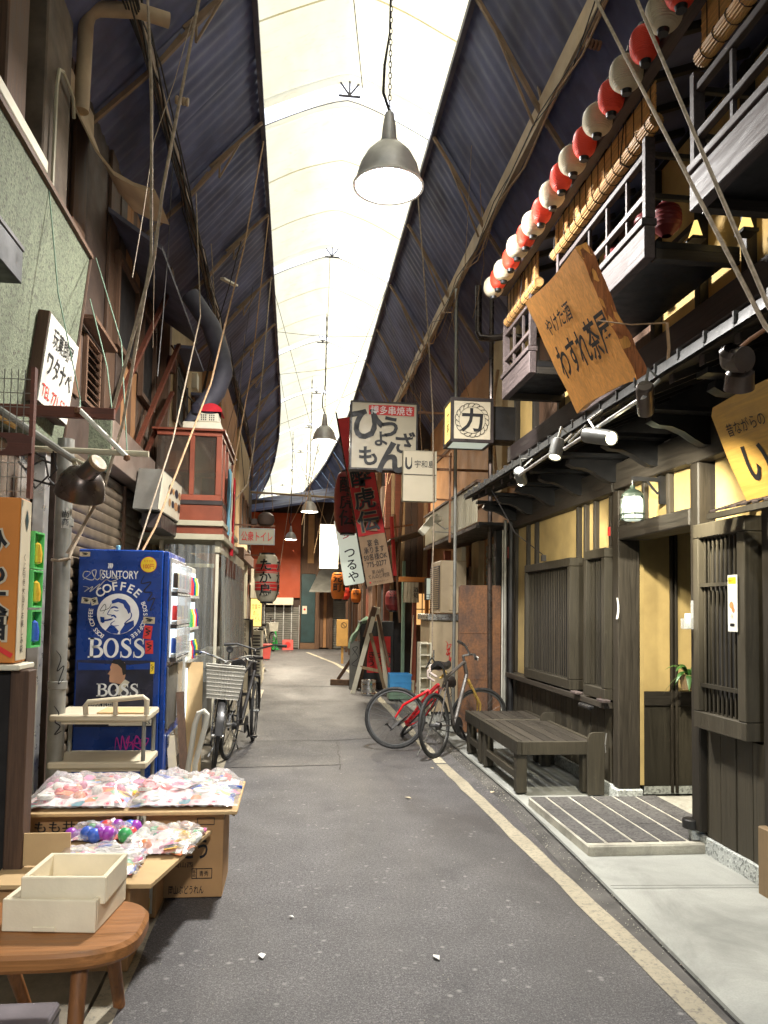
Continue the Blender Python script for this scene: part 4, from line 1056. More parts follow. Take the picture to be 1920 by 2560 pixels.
def right_nook():
    # timber front closing the nook beside the tan house
    T = thing("timber_shop", "dark timber shop front with a black panel for its shaded doorway behind the A frame stand", "shop front", (2.3, 15.1, 0))
    rnd = random.Random(6)
    x = 1.72; k = 0
    while x < 2.64:
        w = rnd.choice((.07, .09, .12)); w = min(w, 2.645 - x)
        if w < .03: break
        z0 = 2.0 if 1.84 < x < 2.25 else .03
        part("plank", MB().box(x + .003, x + w - .003, 15.02, 15.16 - rnd.uniform(.0, .06), z0, 4.4 + rnd.uniform(-.2, .3), .004), m(rnd.choice(['brown_wood_z', 'brown_wood_z', 'redbrown', 'pot', 'brown_wall'])), T); x += w
    part("doorway", MB().box(1.86, 2.30, 15.17, 15.19, .02, 2.0), m('black'), T)  # flat black panel stands for the shade inside the doorway
    part("door_head", MB().box(1.80, 2.40, 14.94, 15.02, 1.98, 2.06, .004), m('cab_red'), T)
    part("window", MB().box(2.32, 2.62, 14.98, 15.015, 1.15, 1.75, .004), m('warm_pane'), T)
    part("window_bar", MB().box(2.46, 2.48, 14.97, 14.979, 1.15, 1.75), m('brown_wood_z'), T); part("window_bar", MB().box(2.32, 2.62, 14.97, 14.979, 1.44, 1.46), m('brown_wood_x'), T)
    for a, b, y, mm, lab in ((2.02, 2.09, 13.25, 'cab_red', "red oxide door post under the linen door curtain"), (2.20, 2.26, 13.0, 'card_or', "orange wooden post beside the small white paper lamp"), (1.90, 1.955, 13.7, 'greencloth', "grey green tiled post left of the linen door curtain")):
        solo("post", MB().box(a, b, y, y + .07, .02, 1.9 if mm != 'greencloth' else 2.3, .004), m(mm), lab, "post")
    solo("awning_sheet", MB().add([(1.58, 12.9, 2.62), (2.6, 12.9, 2.95), (2.6, 15.0, 2.95), (1.58, 15.0, 2.62), (1.58, 12.9, 2.60), (2.6, 12.9, 2.93), (2.6, 15.0, 2.93), (1.58, 15.0, 2.60)], [(0, 1, 2, 3), (7, 6, 5, 4), (0, 4, 5, 1), (0, 3, 7, 4), (1, 5, 6, 2), (2, 6, 7, 3)]), m('shutter_br'), "sloping brown sheet awning behind the cream two panel sign", "awning")
    solo("meter_board", MB().box(2.48, 2.56, 11.5, 11.9, 1.9, 2.4, .01).box(2.50, 2.57, 11.55, 11.85, 1.4, 1.8, .01), m('offwhite'), "pale meter boxes on the wall above the air conditioner", "meter")
    solo("bucket", MB().lathe([(0, 0), (.11, 0), (.14, .28), (.148, .28), (.148, .295), (.132, .295), (.105, .02), (0, .02)], (1.48, 15.3, .003), 20), m('alu'), "dull metal bucket behind the black drink cabinet", "bucket")
    solo("broom", MB().tube([(1.90, 12.6, .3), (1.96, 12.75, 1.35)], .011, 6).bar((1.89, 12.58, .30), (1.875, 12.55, .03), .16, .05), m('noren'), "straw broom leaning by the blue plastic crate", "broom")
right_nook()

# ================================================================== things on the right
def step_and_bench():
    T = thing("entrance_step", "low dark stone tiled step with pale joints before the ochre doorway", "step", (2.2, 5.1, 0))
    part("bed", MB().box(1.752, 3.42, 4.50, 5.69, .0, .074, .006), m('mortar'), T)
    part("edge_band", MB().box(1.760, 3.0, 4.508, 4.553, .0745, .0765, .0), m('mortar'), T)
    xs = [1.766, 1.875, 1.897, 2.049, 2.071, 2.219, 2.241, 2.389, 2.411, 2.559, 2.581, 2.735]
    rnd = random.Random(4)
    for a, b in zip(xs[::2], xs[1::2]):
        y = 4.562
        for k in range(3):
            L = (5.685 - 4.562) / 3
            part("tile", MB().box(a, b, y + .003, y + L - .003, .060, .079 + rnd.uniform(-.0015, .002), .002), m('slate'), T); y += L
    b = thing("door_stop", "short black rubber topped post at the corner of the stone step", "door stop", (2.45, 4.60, .08))
    part("stem", MB().cyl((2.45, 4.60, .078), (2.45, 4.60, .15), .011, 10), m('pipe'), b)
    part("cap", MB().lathe([(.0, 0), (.048, 0), (.052, .006), (.052, .05), (.047, .056), (0, .056)], (2.44, 4.60, .143), 20), m('saddle'), b)
    # bench
    T = thing("bench", "long low dark slatted bench on heavy legs under the latticed windows", "bench", (2.05, 6.9, 0))
    P = lambda n, mb, k='board', lab=None: part(n, mb, m(k), T, lab)
    for j, (ya, yb) in enumerate(((5.97, 7.16), (7.175, 7.82))):
        for k in range(6):
            x = 1.80 + k * .094
            P("slat", MB().box(x, x + .083, ya + .035, yb, .405, .432, .004), 'dark_wood_y')
        P("front_rail", MB().box(1.745, 1.785, ya, yb, .33, .436, .004), 'board'); P("back_rail", MB().box(2.36, 2.395, ya, yb, .33, .436, .004), 'board')
        P("end_rail", MB().box(1.787, 2.358, ya, ya + .033, .33, .434, .004), 'board'); P("end_rail", MB().box(1.787, 2.358, yb - .034, yb - .001, .33, .40, .004), 'board')
        P("stretcher", MB().box(1.765, 1.80, ya + .14, yb - .12, .125, .185, .004), 'board')
        for y in (ya + .04, yb - .12):
            P("leg", MB().box(1.755, 1.84, y, y + .085, .028, .329, .005), 'board'); P("leg", MB().box(2.29, 2.375, y, y + .085, .028, .329, .005), 'board')
    # end panel with rounded corner and padlock chain
    def endp(y, mat='board'):
        a = [(0, 0), (.13, 0), (.13, .48), (.045, .48), (.018, .468), (.004, .44), (0, .40)]
        return MB().prism([(x, z) for x, z in a], face_cam(2.305, y, .028), .035)
    P("end_panel", endp(5.93)); P("end_panel", endp(7.1))
    P("lock_chain", MB().tube([(2.44, 5.90, .51), (2.43, 5.9, .42), (2.435, 5.9, .36)], .006, 6), 'steel')
    solo("door_handle_lock", MB().box(2.36, 2.40, 6.05, 6.30, .675, .70, .005).cyl((2.37, 6.06, .68), (2.37, 6.29, .68), .016, 10), m('black'), "black rolled item hung under the window sill above the bench", "lock")
step_and_bench()

def lantern_string():
    ys = [3.02, 3.20, 3.351, 3.514, 3.735, 3.945, 4.165, 4.375, 4.59, 4.79, 5.00, 5.215, 5.435, 5.63, 5.84, 6.05, 6.265, 6.48, 6.66, 6.82]
    ord_ = "nearest second third fourth fifth sixth seventh eighth ninth tenth".split()
    for i, y in enumerate(ys):
        red = i % 2 == 0
        R, H = (.075, .100) if red else (.092, .096)
        prof = []
        nr = 20
        for k in range(nr + 1):
            t = -1 + 2 * k / nr
            r = R * max(.0, 1 - abs(t) ** 2.4) ** .5
            r = max(r, .028)
            prof.append((r, H * t))
            if k < nr:
                t2 = t + 1 / nr; r2 = max(.028, R * max(0, 1 - abs(t2) ** 2.4) ** .5) * .955
                prof.append((r2, H * t2))
        z = 4.405
        nth = (len(ys) - i)
        num = ["first", "second", "third", "fourth", "fifth", "sixth", "seventh", "eighth", "ninth", "tenth"][(nth - 1) // 2]
        T = thing("paper_lantern", f"{'red oval' if red else 'cream round'} ribbed lantern, {num} {'red' if red else 'cream'} one from the far end of the string", "lantern", (1.75 + random.uniform(-.006, .006), y, z), "red and cream lanterns along the upper eave")
        x = T.location.x
        part("paper_body", MB().lathe(prof, (x, y, z), 24), m('red_lantern' if red else 'white_lantern'), T)
        part("cap", MB().lathe([(0, -H - .018), (.026, -H - .018), (.031, -H + .004), (0, -H + .004)], (x, y, z), 14), m('black'), T)
        part("cap", MB().lathe([(0, H - .004), (.03, H - .004), (.026, H + .012), (0, H + .012)], (x, y, z), 14), m('black'), T)
        T.rotation_euler = (random.uniform(-.10, .10), random.uniform(-.06, .10), random.uniform(-.1, .1)); T.location.z = z + random.uniform(-.008, .012)
        part("hook", MB().tube([(x, y, z + H + .01), (x + .01, y, z + H + .05), (1.85, y, z + H + .062)], .004, 5), m('steel'), T)
lantern_string()

def blind(label, ya, yb, ztop, zbot, x=1.95):
    T = thing("bamboo_blind", label, "blind", (x, (ya + yb) / 2, zbot), "bamboo blinds hung under the upper eave")
    n = max(6, int((ztop - zbot) / .011))
    mb = MB()
    for k in range(n):
        z = zbot + .02 + (ztop - zbot - .02) * k / n
        mb.tube([(x + random.uniform(-.002, .002), ya, z), (x + random.uniform(-.002, .002), yb, z)], .0052, 5)
    part("hanging_reeds", mb, m('bamboo'), T, None, "stuff")
    mb = MB()                                       # rolled-up lower end: a ring of reeds
    for k in range(16):
        a = 2 * pi * k / 16
        mb.tube([(x + .037 * cos(a), ya - .01, zbot - .02 + .037 * sin(a)), (x + .037 * cos(a), yb + .01, zbot - .02 + .037 * sin(a))], .0072, 6)
    mb.tube([(x, ya - .008, zbot - .02), (x, yb + .008, zbot - .02)], .032, 10)
    part("roll", mb, m('bamboo'), T)
    mb = MB()
    for k in range(int((yb - ya) / .11) + 1):
        y = ya + .05 + k * .11
        mb = MB().tube([(x - .008, y, ztop), (x - .008, y, zbot + .02)], .003, 4)
        mb.tube([(x + .046 * cos(a), y, zbot - .02 + .046 * sin(a)) for a in [2 * pi * j / 10 for j in range(10)]], .003, 4, True)
        part("binding_cord", mb, m('cable'), T)
    part("net_cord", MB().tube([(x - .03, ya + .35, ztop), (x - .05, ya + .37, zbot - .06), (x + .02, ya + .38, zbot - .075)], .004, 5), m('cable'), T)
blind("long bamboo blind rolled at its lower edge, between the two nearer balconies", 4.02, 5.70, 4.44, 4.22)
blind("bamboo blind cut by the top edge of the view above the nearest balcony", 2.2, 3.52, 4.47, 4.22)
blind("short bamboo blind behind the farthest red and cream lanterns", 6.13, 7.05, 4.44, 4.19)

def wooden_signs():
    # sign leaning on the eave, top tilted out over the alley
    bl, br = V(1.83, 4.94, 2.745), V(1.83, 4.05, 2.73)
    tl, tr = V(1.434, 4.78, 3.46), V(1.50, 4.0, 3.43)
    u = ((br - bl) + (tr - tl)) * .5; v = ((tl - bl) + (tr - br)) * .5
    ce = (bl + br + tl + tr) / 4
    F = frame(ce, u, v); W, H = u.length, v.length
    T = thing("tea_house_sign", "thick orange wooden slab sign with black brushed writing leaning on the eave", "sign", tuple(ce))
    def edge(t):  # uneven slab outline
        return .012 * sin(t * 3.1) + .008 * sin(t * 7.7)
    poly = []
    N = 10
    for k in range(N): s = k / N; poly.append((-W / 2 + W * s, -H / 2 + .03 * sin(pi * s) + .006 * sin(9 * s)))
    for k in range(N): s = k / N; poly.append((W / 2 + edge(s * 3), -H / 2 + H * s))
    for k in range(N): s = k / N; poly.append((W / 2 - W * s, H / 2 - .025 * sin(pi * s)))
    for k in range(N): s = k / N; poly.append((-W / 2 + edge(2 + s * 3) * .6, H / 2 - H * s))
    part("slab", MB().prism(poly, F, .07), m('signwood'), T)
    # bark edge on the camera side
    mb = MB(); 
    fe = frame(F @ V(W / 2 + .004, 0, -.035), F.to_3x3() @ V(0, 0, -1), F.to_3x3() @ V(0, 1, 0))
    mb.sheet(lambda a, b: F @ V(W / 2 + .003 + edge(b * 3) + .012 * noise.noise(V(a * 3, b * 9, 1)), -H / 2 + H * b, -.074 * (1 - a) + .002), 4, 24)
    part("bark_edge", mb, m('bark'), T)
    Fl = F @ Matrix.Translation((0, 0, .004))
    mb = MB()
    mb.text("わすれ茶屋", Fl @ Matrix.Translation((.03, -.07, 0)), .25, .74, .014, .12)
    mb.text("やけた酒", Fl @ Matrix.Translation((-.10, .16, 0)), .12, .38, .010, .15)
    part("lettering", mb, m('ink'), T)
    solo("sign_tie", MB().tube([V(1.62, 4.05, 3.05), V(1.75, 3.9, 2.98), V(1.86, 3.72, 2.93)], .004, 5).tube([(1.86, 3.72, 2.93), (1.87, 3.72, 2.8), (1.86, 3.715, 2.71)], .009, 6), m('rope_tan'), "cord tying the orange wooden sign down to the eave tiles", "cord")
    # golden sign at the right edge
    tl, bl = V(2.19, 3.93, 2.545), V(2.40, 3.90, 2.04)
    v = tl - bl; u = V(-.02, -1, -.02)
    W, H = 1.25, v.length
    F = frame(bl + v * .5 + u.normalized() * W / 2, u, v)
    T = thing("squid_shop_sign", "golden wooden sign with carved black writing above the near lattice window", "sign", tuple(F.translation))
    poly = [(-W / 2 + .02, -H / 2), (W / 2, -H / 2), (W / 2, H / 2 + .02), (-W / 2 + .3, H / 2 + .015), (-W / 2 + .04, H / 2), (-W / 2, H / 2 - .04), (-W / 2 - .005, 0)]
    part("slab", MB().prism(poly, F, .06), m('signwood2'), T)
    Fl = F @ Matrix.Translation((0, 0, .004))
    mb = MB()
    mb.text("昔ながらの", Fl @ Matrix.Translation((-W / 2 + .26, .13, 0)), .075, .34, .004)
    mb.text("いか焼き", Fl @ Matrix.Translation((-W / 2 + .62, -.06, 0)), .26, .95, .016, .1)
    part("lettering", mb, m('ink'), T)
    part("support", MB().bar((2.45, 3.6, 2.2), tuple(F @ V(-.2, 0, -.06)), .04, .04), m('dark_wood_x'), T)
wooden_signs()

LIGHTS = []
def spot(loc, target, power, ang=70, col=(1, .92, .72), r=.03):
    d = bpy.data.lights.new("spot_lamp", 'SPOT'); d.energy = power; d.spot_size = radians(ang); d.spot_blend = .6; d.color = col; d.shadow_soft_size = r
    o = bpy.data.objects.new("spot_lamp", d); COL.objects.link(o); o.location = loc
    o.rotation_euler = (Vector(target) - Vector(loc)).to_track_quat('-Z', 'Y').to_euler()
    return o
def point(loc, power, col=(1, .95, .85), r=.06):
    d = bpy.data.lights.new("lamp_light", 'POINT'); d.energy = power; d.color = col; d.shadow_soft_size = r
    o = bpy.data.objects.new("lamp_light", d); COL.objects.link(o); o.location = loc
    return o
def eave_lamps():
    # rails with canister spotlights
    for (ya, yb, lab) in ((3.72, 4.9, "near steel lighting rail under the eave edge"), (5.0, 6.05, "far steel lighting rail under the eave edge")):
        T = thing("lighting_rail", lab, "lamp rail", (1.74, ya, 2.5))
        part("bar", MB().tube([(1.74, ya, 2.545), (1.74, yb, 2.515)], .011, 8), m('alu'), T)
        for y in (ya + .08, yb - .08): part("clamp", MB().tube([(1.74, y, 2.54), (1.86, y, 2.66)], .010, 6), m('pipe'), T)
    data = [((1.74, 5.02, 2.60), (1.70, 4.98, 2.47), "short pale canister spotlight at the joint of the two eave rails", (2.50, 5.35, 2.25), True),
            ((1.70, 4.42, 2.50), (1.76, 4.18, 2.43), "long silver canister spotlight in the middle of the near eave rail", (2.7, 5.85, 1.3), True),
            ((1.74, 3.72, 2.60), (1.81, 3.86, 2.50), "dark round spotlight at the near end of the eave rail", (2.5, 4.2, 1.3), True),
            ((1.74, 5.95, 2.56), (1.80, 6.05, 2.48), "small spotlight at the far end of the eave rail", (2.5, 7.2, 1.6), True)]
    for k, (a, b, lab, tgt, lit) in enumerate(data):
        T = thing("spotlight", lab, "spotlight", a)
        a, b = V(*a), V(*b); d = (b - a).normalized(); L = (b - a).length
        r = .045
        part("canister", MB().lathe([(0, 0), (r * .8, 0), (r, .012), (r, L * .9), (r * .92, L), (r * .86, L * .96), (r * .5, L * .9), (0, L * .9)], a, 20, None, d), m('bronze' if k == 2 else 'canister'), T)
        part("bracket", MB().tube([a + d * L * .4 + V(0, 0, .03), (a.x + .02, a.y, a.z + .09), (1.80, a.y, 2.65)], .008, 6), m('pipe'), T)
        part("lens", MB().lathe([(0, 0), (r * .8, 0)], b - d * .006, 16, None, d), m('spot_lit'), T)
    # their light washes the ochre wall from the eave
    spot((1.82, 3.89, 2.485), (2.85, 5.8, 1.2), 150, 72); spot((1.72, 5.05, 2.44), (2.55, 5.6, 1.9), 30, 110); spot((1.75, 3.72, 2.44), (2.6, 4.25, .8), 40, 110); spot((1.75, 6.0, 2.44), (2.5, 7.2, 1.3), 34, 110)
    # big flood lamp on an arm, right edge
    T = thing("flood_lamp", "rusty brown flood lamp on an arm in front of the dark eave", "flood lamp", (1.76, 2.9, 2.49))
    part("housing", MB().lathe([(0, -.06), (.035, -.055), (.045, 0), (.03, .02)], (1.72, 2.9, 2.50), 18, None, (-.3, -.8, .5)).lathe([(0, -.075), (.035, -.07), (.05, -.02), (.052, .03), (0, .03)], (1.755, 2.9, 2.47), 18, None, (.2, -.9, -.2)), m('bronze'), T)
    part("reflector", MB().lathe([(.03, 0), (.055, .03), (.06, .10), (.056, .10), (.05, .035), (.0, .01)], (1.79, 2.95, 2.465), 20, None, (.25, .55, -.8)), m('bronze'), T)
    part("arm", MB().tube([(1.76, 2.9, 2.52), (1.80, 2.9, 2.555), (1.95, 2.88, 2.66)], .009, 8), m('rust_fix'), T)
    # milk-glass lantern on a black bracket over the doorway
    T = thing("wall_lantern", "milk glass lantern in a green iron cage on a black bracket by the doorway", "wall lantern", (2.295, 5.1, 2.2))
    x, y = 2.295, 5.1
    part("glass", MB().lathe([(0, -.10), (.05, -.10), (.068, -.085), (.072, 0), (.068, .045), (.05, .075), (0, .08)], (x, y, 2.18), 22), m('milk'), T)
    part("cap", MB().lathe([(.075, 0), (.07, .02), (.04, .045), (.02, .055), (.014, .08), (0, .08)], (x, y, 2.245), 22), m('green_iron'), T)
    mb = MB()
    for k in range(6):
        a = 2 * pi * k / 6 + .3; mb.tube([(x + .078 * cos(a), y + .078 * sin(a), 2.09), (x + .082 * cos(a), y + .082 * sin(a), 2.18), (x + .074 * cos(a), y + .074 * sin(a), 2.25)], .004, 5)
    for z in (2.088, 2.125): mb.tube([(x + .08 * cos(2 * pi * k / 24), y + .08 * sin(2 * pi * k / 24), z) for k in range(24)], .005, 5, True)
    part("cage", mb, m('green_iron'), T)
    part("bracket", MB().box(2.485, 2.535, 5.09, 5.11, 2.20, 2.42).bar((2.49, 5.1, 2.37), (2.29, 5.1, 2.37), .016, .03).tube([(2.48, 5.1, 2.27), (2.44, 5.1, 2.31), (2.40, 5.1, 2.36)], .008, 6).cyl((2.295, 5.1, 2.32), (2.295, 5.1, 2.36), .008, 8), m('black'), T)
    # glowing paper lamps in the upper rooms
    for y, x, z, lab in ((4.42, 2.40, 3.80, "small glowing yellow lamp behind the middle balcony's near end"), (5.1, 2.40, 3.72, "small glowing yellow lamp deep behind the middle balcony"), (3.95, 2.44, 3.62, "glowing yellow pyramid lamp in the gap between the two nearer balconies")):
        T = thing("paper_lamp", lab, "lamp", (x, y, z))
        part("shade", MB().lathe([(.05, -.05), (.012, .06), (0, .06)], (x, y, z), 4), m('warm_lit'), T)
        part("base", MB().box(x - .045, x + .045, y - .045, y + .045, z - .072, z - .052), m('dark_wood_x'), T)
    for y, z, lab in ((4.75, 3.98, "dim red lantern in the shade behind the long bamboo blind"), (5.25, 3.97, "dim red lantern deep behind the middle balcony rail"), (4.50, 3.90, "dim red lantern near the gap between the balconies")):
        T = thing("paper_lantern", lab, "lantern", (2.25, y, z))
        part("paper_body", MB().lathe([(.03, -.11)] + [(.09 * (1 - abs(-1 + 2 * k / 16) ** 2.6) ** .5 + .004 * (k % 2), -.1 + .2 * k / 16) for k in range(1, 16)] + [(.03, .11)], (2.25, y, z), 18), m('dkred_lantern'), T)  # darker paper colour stands for the dim shade back here
        part("cap", MB().lathe([(0, .105), (.032, .105), (.03, .125), (0, .125)], (2.25, y, z), 12), m('black'), T)
eave_lamps()

def right_small():
    # menu card, leaflet holder, paper tag, plant
    T = thing("menu_card", "white menu card with yellow heading hung on the near lattice window", "card", (2.385, 4.05, 1.5))
    part("sheet", MB().box(2.384, 2.388, 3.985, 4.075, 1.355, 1.665), m('paper'), T)
    part("heading", MB().flat(rect(.075, .035), face_left(2.382, 4.03, 1.635)), m('yellow_ink'), T)
    part("lettering", MB().text("冷麺始めました", face_left(2.380, 4.03, 1.635), .016, .07, .0).text("生ビール", face_left(2.380, 4.03, 1.58), .02, .05).box(2.3815, 2.3825, 4.01, 4.05, 1.385, 1.40), m('ink'), T)
    part("picture", MB().flat(disc(.02, 12), face_left(2.381, 4.035, 1.50)).flat(disc(.014, 12), face_left(2.381, 4.02, 1.475)).text("祝", face_left(2.380, 4.03, 1.44), .03), m('toy7'), T)
    T = thing("leaflet_holder", "clear acrylic leaflet holder on the post beside the doorway", "holder", (2.42, 4.55, 1.4))
    part("tray", MB().box(2.36, 2.44, 4.47, 4.475, 1.36, 1.42).box(2.36, 2.363, 4.475, 4.56, 1.36, 1.42).box(2.36, 2.44, 4.475, 4.56, 1.355, 1.359).box(2.425, 2.43, 4.475, 4.56, 1.42, 1.53), m('clear'), T)
    part("leaflet", MB().box(2.38, 2.384, 4.48, 4.55, 1.36, 1.45), m('paper'), T)
    solo("notice_slip", MB().sheet(lambda a, b: (2.43 + .012 * sin(b * 3), 5.66 + .035 * a, 1.40 + .16 * b), 2, 6), m('paper'), "white paper slip taped to the street side of the door post", "notice")
    solo("hanging_wire", MB().tube([(1.88, 7.35, 2.62), (2.1, 7.30, 2.2), (2.39, 7.28, 1.98)], .005, 5).box(2.36, 2.40, 7.26, 7.31, 1.93, 1.99), m('cable'), "thin black wire with a small switch box above the wide lattice", "switch")
    T = thing("potted_plant", "dark green leafy plant in a small wooden pot inside the doorway", "plant", (2.95, 5.6, .88))
    part("pot", MB().lathe([(0, 0), (.055, 0), (.068, .11), (.058, .11), (.055, .095), (0, .095)], (2.97, 5.62, .88), 10), m('pot'), T)
    rnd = random.Random(12)
    for k in range(15):
        a = rnd.uniform(0, 2 * pi); L = rnd.uniform(.12, .22); h = rnd.uniform(-.16, .14)
        def leaf(u, v, a=a, L=L, h=h):
            w = .022 * sin(pi * min(1, v * 1.02)) * (2 * u - 1)
            r = L * v
            return (2.96 + cos(a) * r - sin(a) * w, 5.60 + sin(a) * r * .7 + cos(a) * w, .98 + h * v + .06 * sin(pi * v) - .3 * abs(w))
        part("leaf", MB().sheet(leaf, 2, 6), m('leaf'), T)
    part("stem", MB().tube([(2.97, 5.62, .97), (2.96, 5.60, 1.03)], .012, 6), m('leaf'), T)
right_small()

def ropes_right():
    g = "ropes hanging at the right of the arcade"
    solo("rope", MB().tube([(1.66, 4.68, 5.82), (1.60, 4.015, 4.862), (1.60, 2.486, 2.451), (1.65, 2.3, 2.2)], .0085, 6), m('rope'), "pale rope slanting across the cream lanterns, the farther of two", "rope", g)
    solo("rope", MB().tube([(1.66, 4.26, 5.82), (1.60, 3.493, 4.441), (1.60, 2.468, 2.515), (1.66, 2.3, 2.2)], .0085, 6), m('rope'), "pale rope slanting across the balcony gap, the nearer of two", "rope", g)
    solo("rope", MB().tube([(1.42, 9.4, 6.72), (1.56, 9.42, 5.2), (1.66, 9.45, 3.9), (1.70, 9.5, 2.5), (1.69, 9.5, 2.0), (1.72, 9.6, .9)], .009, 6), m('rope'), "long pale rope dropping from the roof edge past the cream signboard", "rope", g)
ropes_right()

# ------------------------------------------------------------------ hanging signs on the right
def box_sign(name, label, x0, x1, y, z0, z1, depth, face, frame_w=.02, tilt=0, framemat='sign_frame'):
    T = thing(name, label, "sign", ((x0 + x1) / 2, y, z0))
    mb = MB()
    mb.box(x0, x1, y + .012, y + depth, z0, z1, .004)
    part("body", mb, m(framemat), T)
    f = frame_w
    part("frame", MB().box(x0, x1, y - .006, y + .012, z1 - f, z1).box(x0, x1, y - .006, y + .012, z0, z0 + f).box(x0, x0 + f, y - .006, y + .012, z0 + f, z1 - f).box(x1 - f, x1, y - .006, y + .012, z0 + f, z1 - f), m(framemat), T)
    part("face_panel", MB().box(x0 + f, x1 - f, y, y + .011, z0 + f, z1 - f), m(face), T)
    return T
def signs_right():
    T = box_sign("izakaya_sign", "large square cream sign with bold black brush letters and a red strip", .674, 1.56, 10.0, 3.25, 4.15, .20, 'sign_cream', .022)
    part("red_strip", MB().ribbon([(-.30, 0, .125), (0, .003, .135), (.30, -.002, .125)], .13, face_cam(1.21, 9.994, 4.035), False), m('red_ink'), T)
    part("lettering", MB().text("博多串焼き", face_cam(1.21, 9.990, 4.035), .12, .55, .004), m('white_ink'), T)
    mb = MB(); F = lambda x, z: face_cam(x, 9.993, z)
    for ch, x, z, h, rot, b in (("ひ", .90, 3.85, .46, .1, .034), ("ょ", 1.075, 3.66, .26, .05, .022), ("う", 1.19, 3.82, .30, -.05, .034), ("ざ", 1.40, 3.62, .30, .0, .024), ("ん", 1.24, 3.42, .46, .0, .036), ("も", .91, 3.43, .28, .12, .03)):
        mb.text(ch, F(x, z), h, None, b, 0, rot)
    part("lettering", mb, m('ink'), T)
    part("bracket", MB().bar((1.56, 10.08, 4.05), (2.6, 10.08, 4.05), .03, .03).bar((1.56, 10.08, 3.3), (2.6, 10.08, 3.3), .03, .03).bar((1.2, 10.1, 3.25), (1.7, 10.12, 3.17), .02, .02), m('rust_fix'), T)
    T = box_sign("uwajima_sign", "small two panel cream lightbox sign below the large square sign", 1.32, 1.745, 9.6, 2.80, 3.44, .12, 'sign_cream', .006, 0, 'cream_metal')
    part("divider", MB().box(1.33, 1.735, 9.588, 9.592, 3.13, 3.137), m('ink'), T)
    F = face_cam(1.53, 9.596, 3.27)
    mb = MB().text("宇和島", F @ Matrix.Translation((.06, 0, 0)), .10, .25, .004)
    mb.ribbon([(-.175, .08, .02), (-.175, .0, .026), (-.165, -.04, .032), (-.14, -.058, .032), (-.115, -.04, .028), (-.105, .0, .012), (-.105, .08, .008)], .02, F, False)
    part("lettering", mb, m('ink'), T)
    part("bracket", MB().bar((1.745, 9.66, 3.40), (1.96, 9.7, 3.40), .02, .02).bar((1.745, 9.66, 2.84), (1.96, 9.7, 2.84), .022, .022).bar((1.94, 9.7, 2.3), (1.94, 9.7, 3.44), .025, .025), m('rust_fix'), T)
    # standing pole by the signs
    solo("sign_pole", MB().tube([(2.02, 9.75, .0), (2.02, 9.74, 2.0), (2.0, 9.72, 5.6)], .022, 8), m('pipe'), "thin grey pole rising behind the small cream sign", "pole")
    solo("sign_pole", MB().tube([(2.30, 8.98, .0), (2.28, 8.98, 2.0), (2.28, 8.98, 5.3)], .028, 8), m('bronze'), "dark pole behind the square rope crest sign", "pole")
    # square lantern sign with the rope crest
    x0, x1, y0, y1, z0, z1 = 1.72, 2.215, 8.60, 9.05, 3.355, 3.865
    T = thing("rope_crest_sign", "square black framed box sign with a black character inside a rope ring", "sign", (1.97, 8.8, z0))
    mb = MB()
    for (a, b) in ((x0, x0 + .035), (x1 - .035, x1)):
        for (c, d) in ((y0, y0 + .035), (y1 - .035, y1)): mb.box(a, b, c, d, z0, z1)
    for z in (z0, z1 - .035):
        mb.box(x0 + .035, x1 - .035, y0, y0 + .035, z, z + .035); mb.box(x0 + .035, x1 - .035, y1 - .035, y1, z, z + .035)
        mb.box(x0, x0 + .035, y0 + .035, y1 - .035, z, z + .035); mb.box(x1 - .035, x1, y0 + .035, y1 - .035, z, z + .035)
    part("frame", mb, m('sign_frame'), T)
    part("face_panel", MB().box(x0 + .035, x1 - .035, y0 + .012, y0 + .02, z0 + .035, z1 - .035), m('sign_cream'), T)
    part("side_panel", MB().box(x0 + .012, x0 + .02, y0 + .035, y1 - .035, z0 + .035, z1 - .035), m('sign_yel'), T)
    part("bottom_panel", MB().box(x0 + .036, x1 - .036, y0 + .036, y1 - .036, z0 + .01, z0 + .018), m('sign_dim'), T)
    part("top_panel", MB().box(x0 + .035, x1 - .035, y0 + .035, y1 - .035, z1 - .02, z1 - .01), m('sign_frame'), T)
    F = face_cam((x0 + x1) / 2, y0 + .008, (z0 + z1) / 2)
    mb = MB().text("力", F, .28, None, .026)
    part("lettering", mb, m('ink'), T)
    mb = MB()
    n = 18
    for k in range(n):
        a = 2 * pi * k / n; b = a + 2 * pi / n * 1.25
        s = [(.178 * cos(a), .178 * sin(a)), (.196 * cos(a + .1), .196 * sin(a + .1)), (.192 * cos((a + b) / 2 + .12), .192 * sin((a + b) / 2 + .12)), (.150 * cos(b + .1), .150 * sin(b + .1))]
        mb.ribbon(s, .0065, F @ Matrix.Translation((0, 0, .002)), False)
    mb.ribbon([(.152 * cos(2 * pi * k / 40), .152 * sin(2 * pi * k / 40)) for k in range(41)], .004, F @ Matrix.Translation((0, 0, .003)), False)
    part("rope_ring", mb, m('ink'), T)
    mb = MB().text("力\n亭", frame((x0 + .008, 8.82, 3.61), (0, -1, 0), (0, 0, 1)), .14, None, .01)
    part("lettering", mb, m('ink'), T)
    part("arm", MB().box(x1 + .001, 2.655, 8.68, 8.98, 3.41, 3.80, .004), m('black'), T)
    # leaning banner: red above, tan below
    tl, bl, br = V(.565, 11.5, 4.26), V(1.068, 11.5, 1.77), V(1.459, 11.5, 1.845)
    u = br - bl; v = (tl - bl); v = v - u.normalized() * v.dot(u.normalized()); W, H = u.length, (tl - bl).length
    F = frame(bl, u, tl - bl)
    T = thing("pub_banner", "tall leaning banner, red above and tan below, with black brushed letters", "banner", tuple(bl))
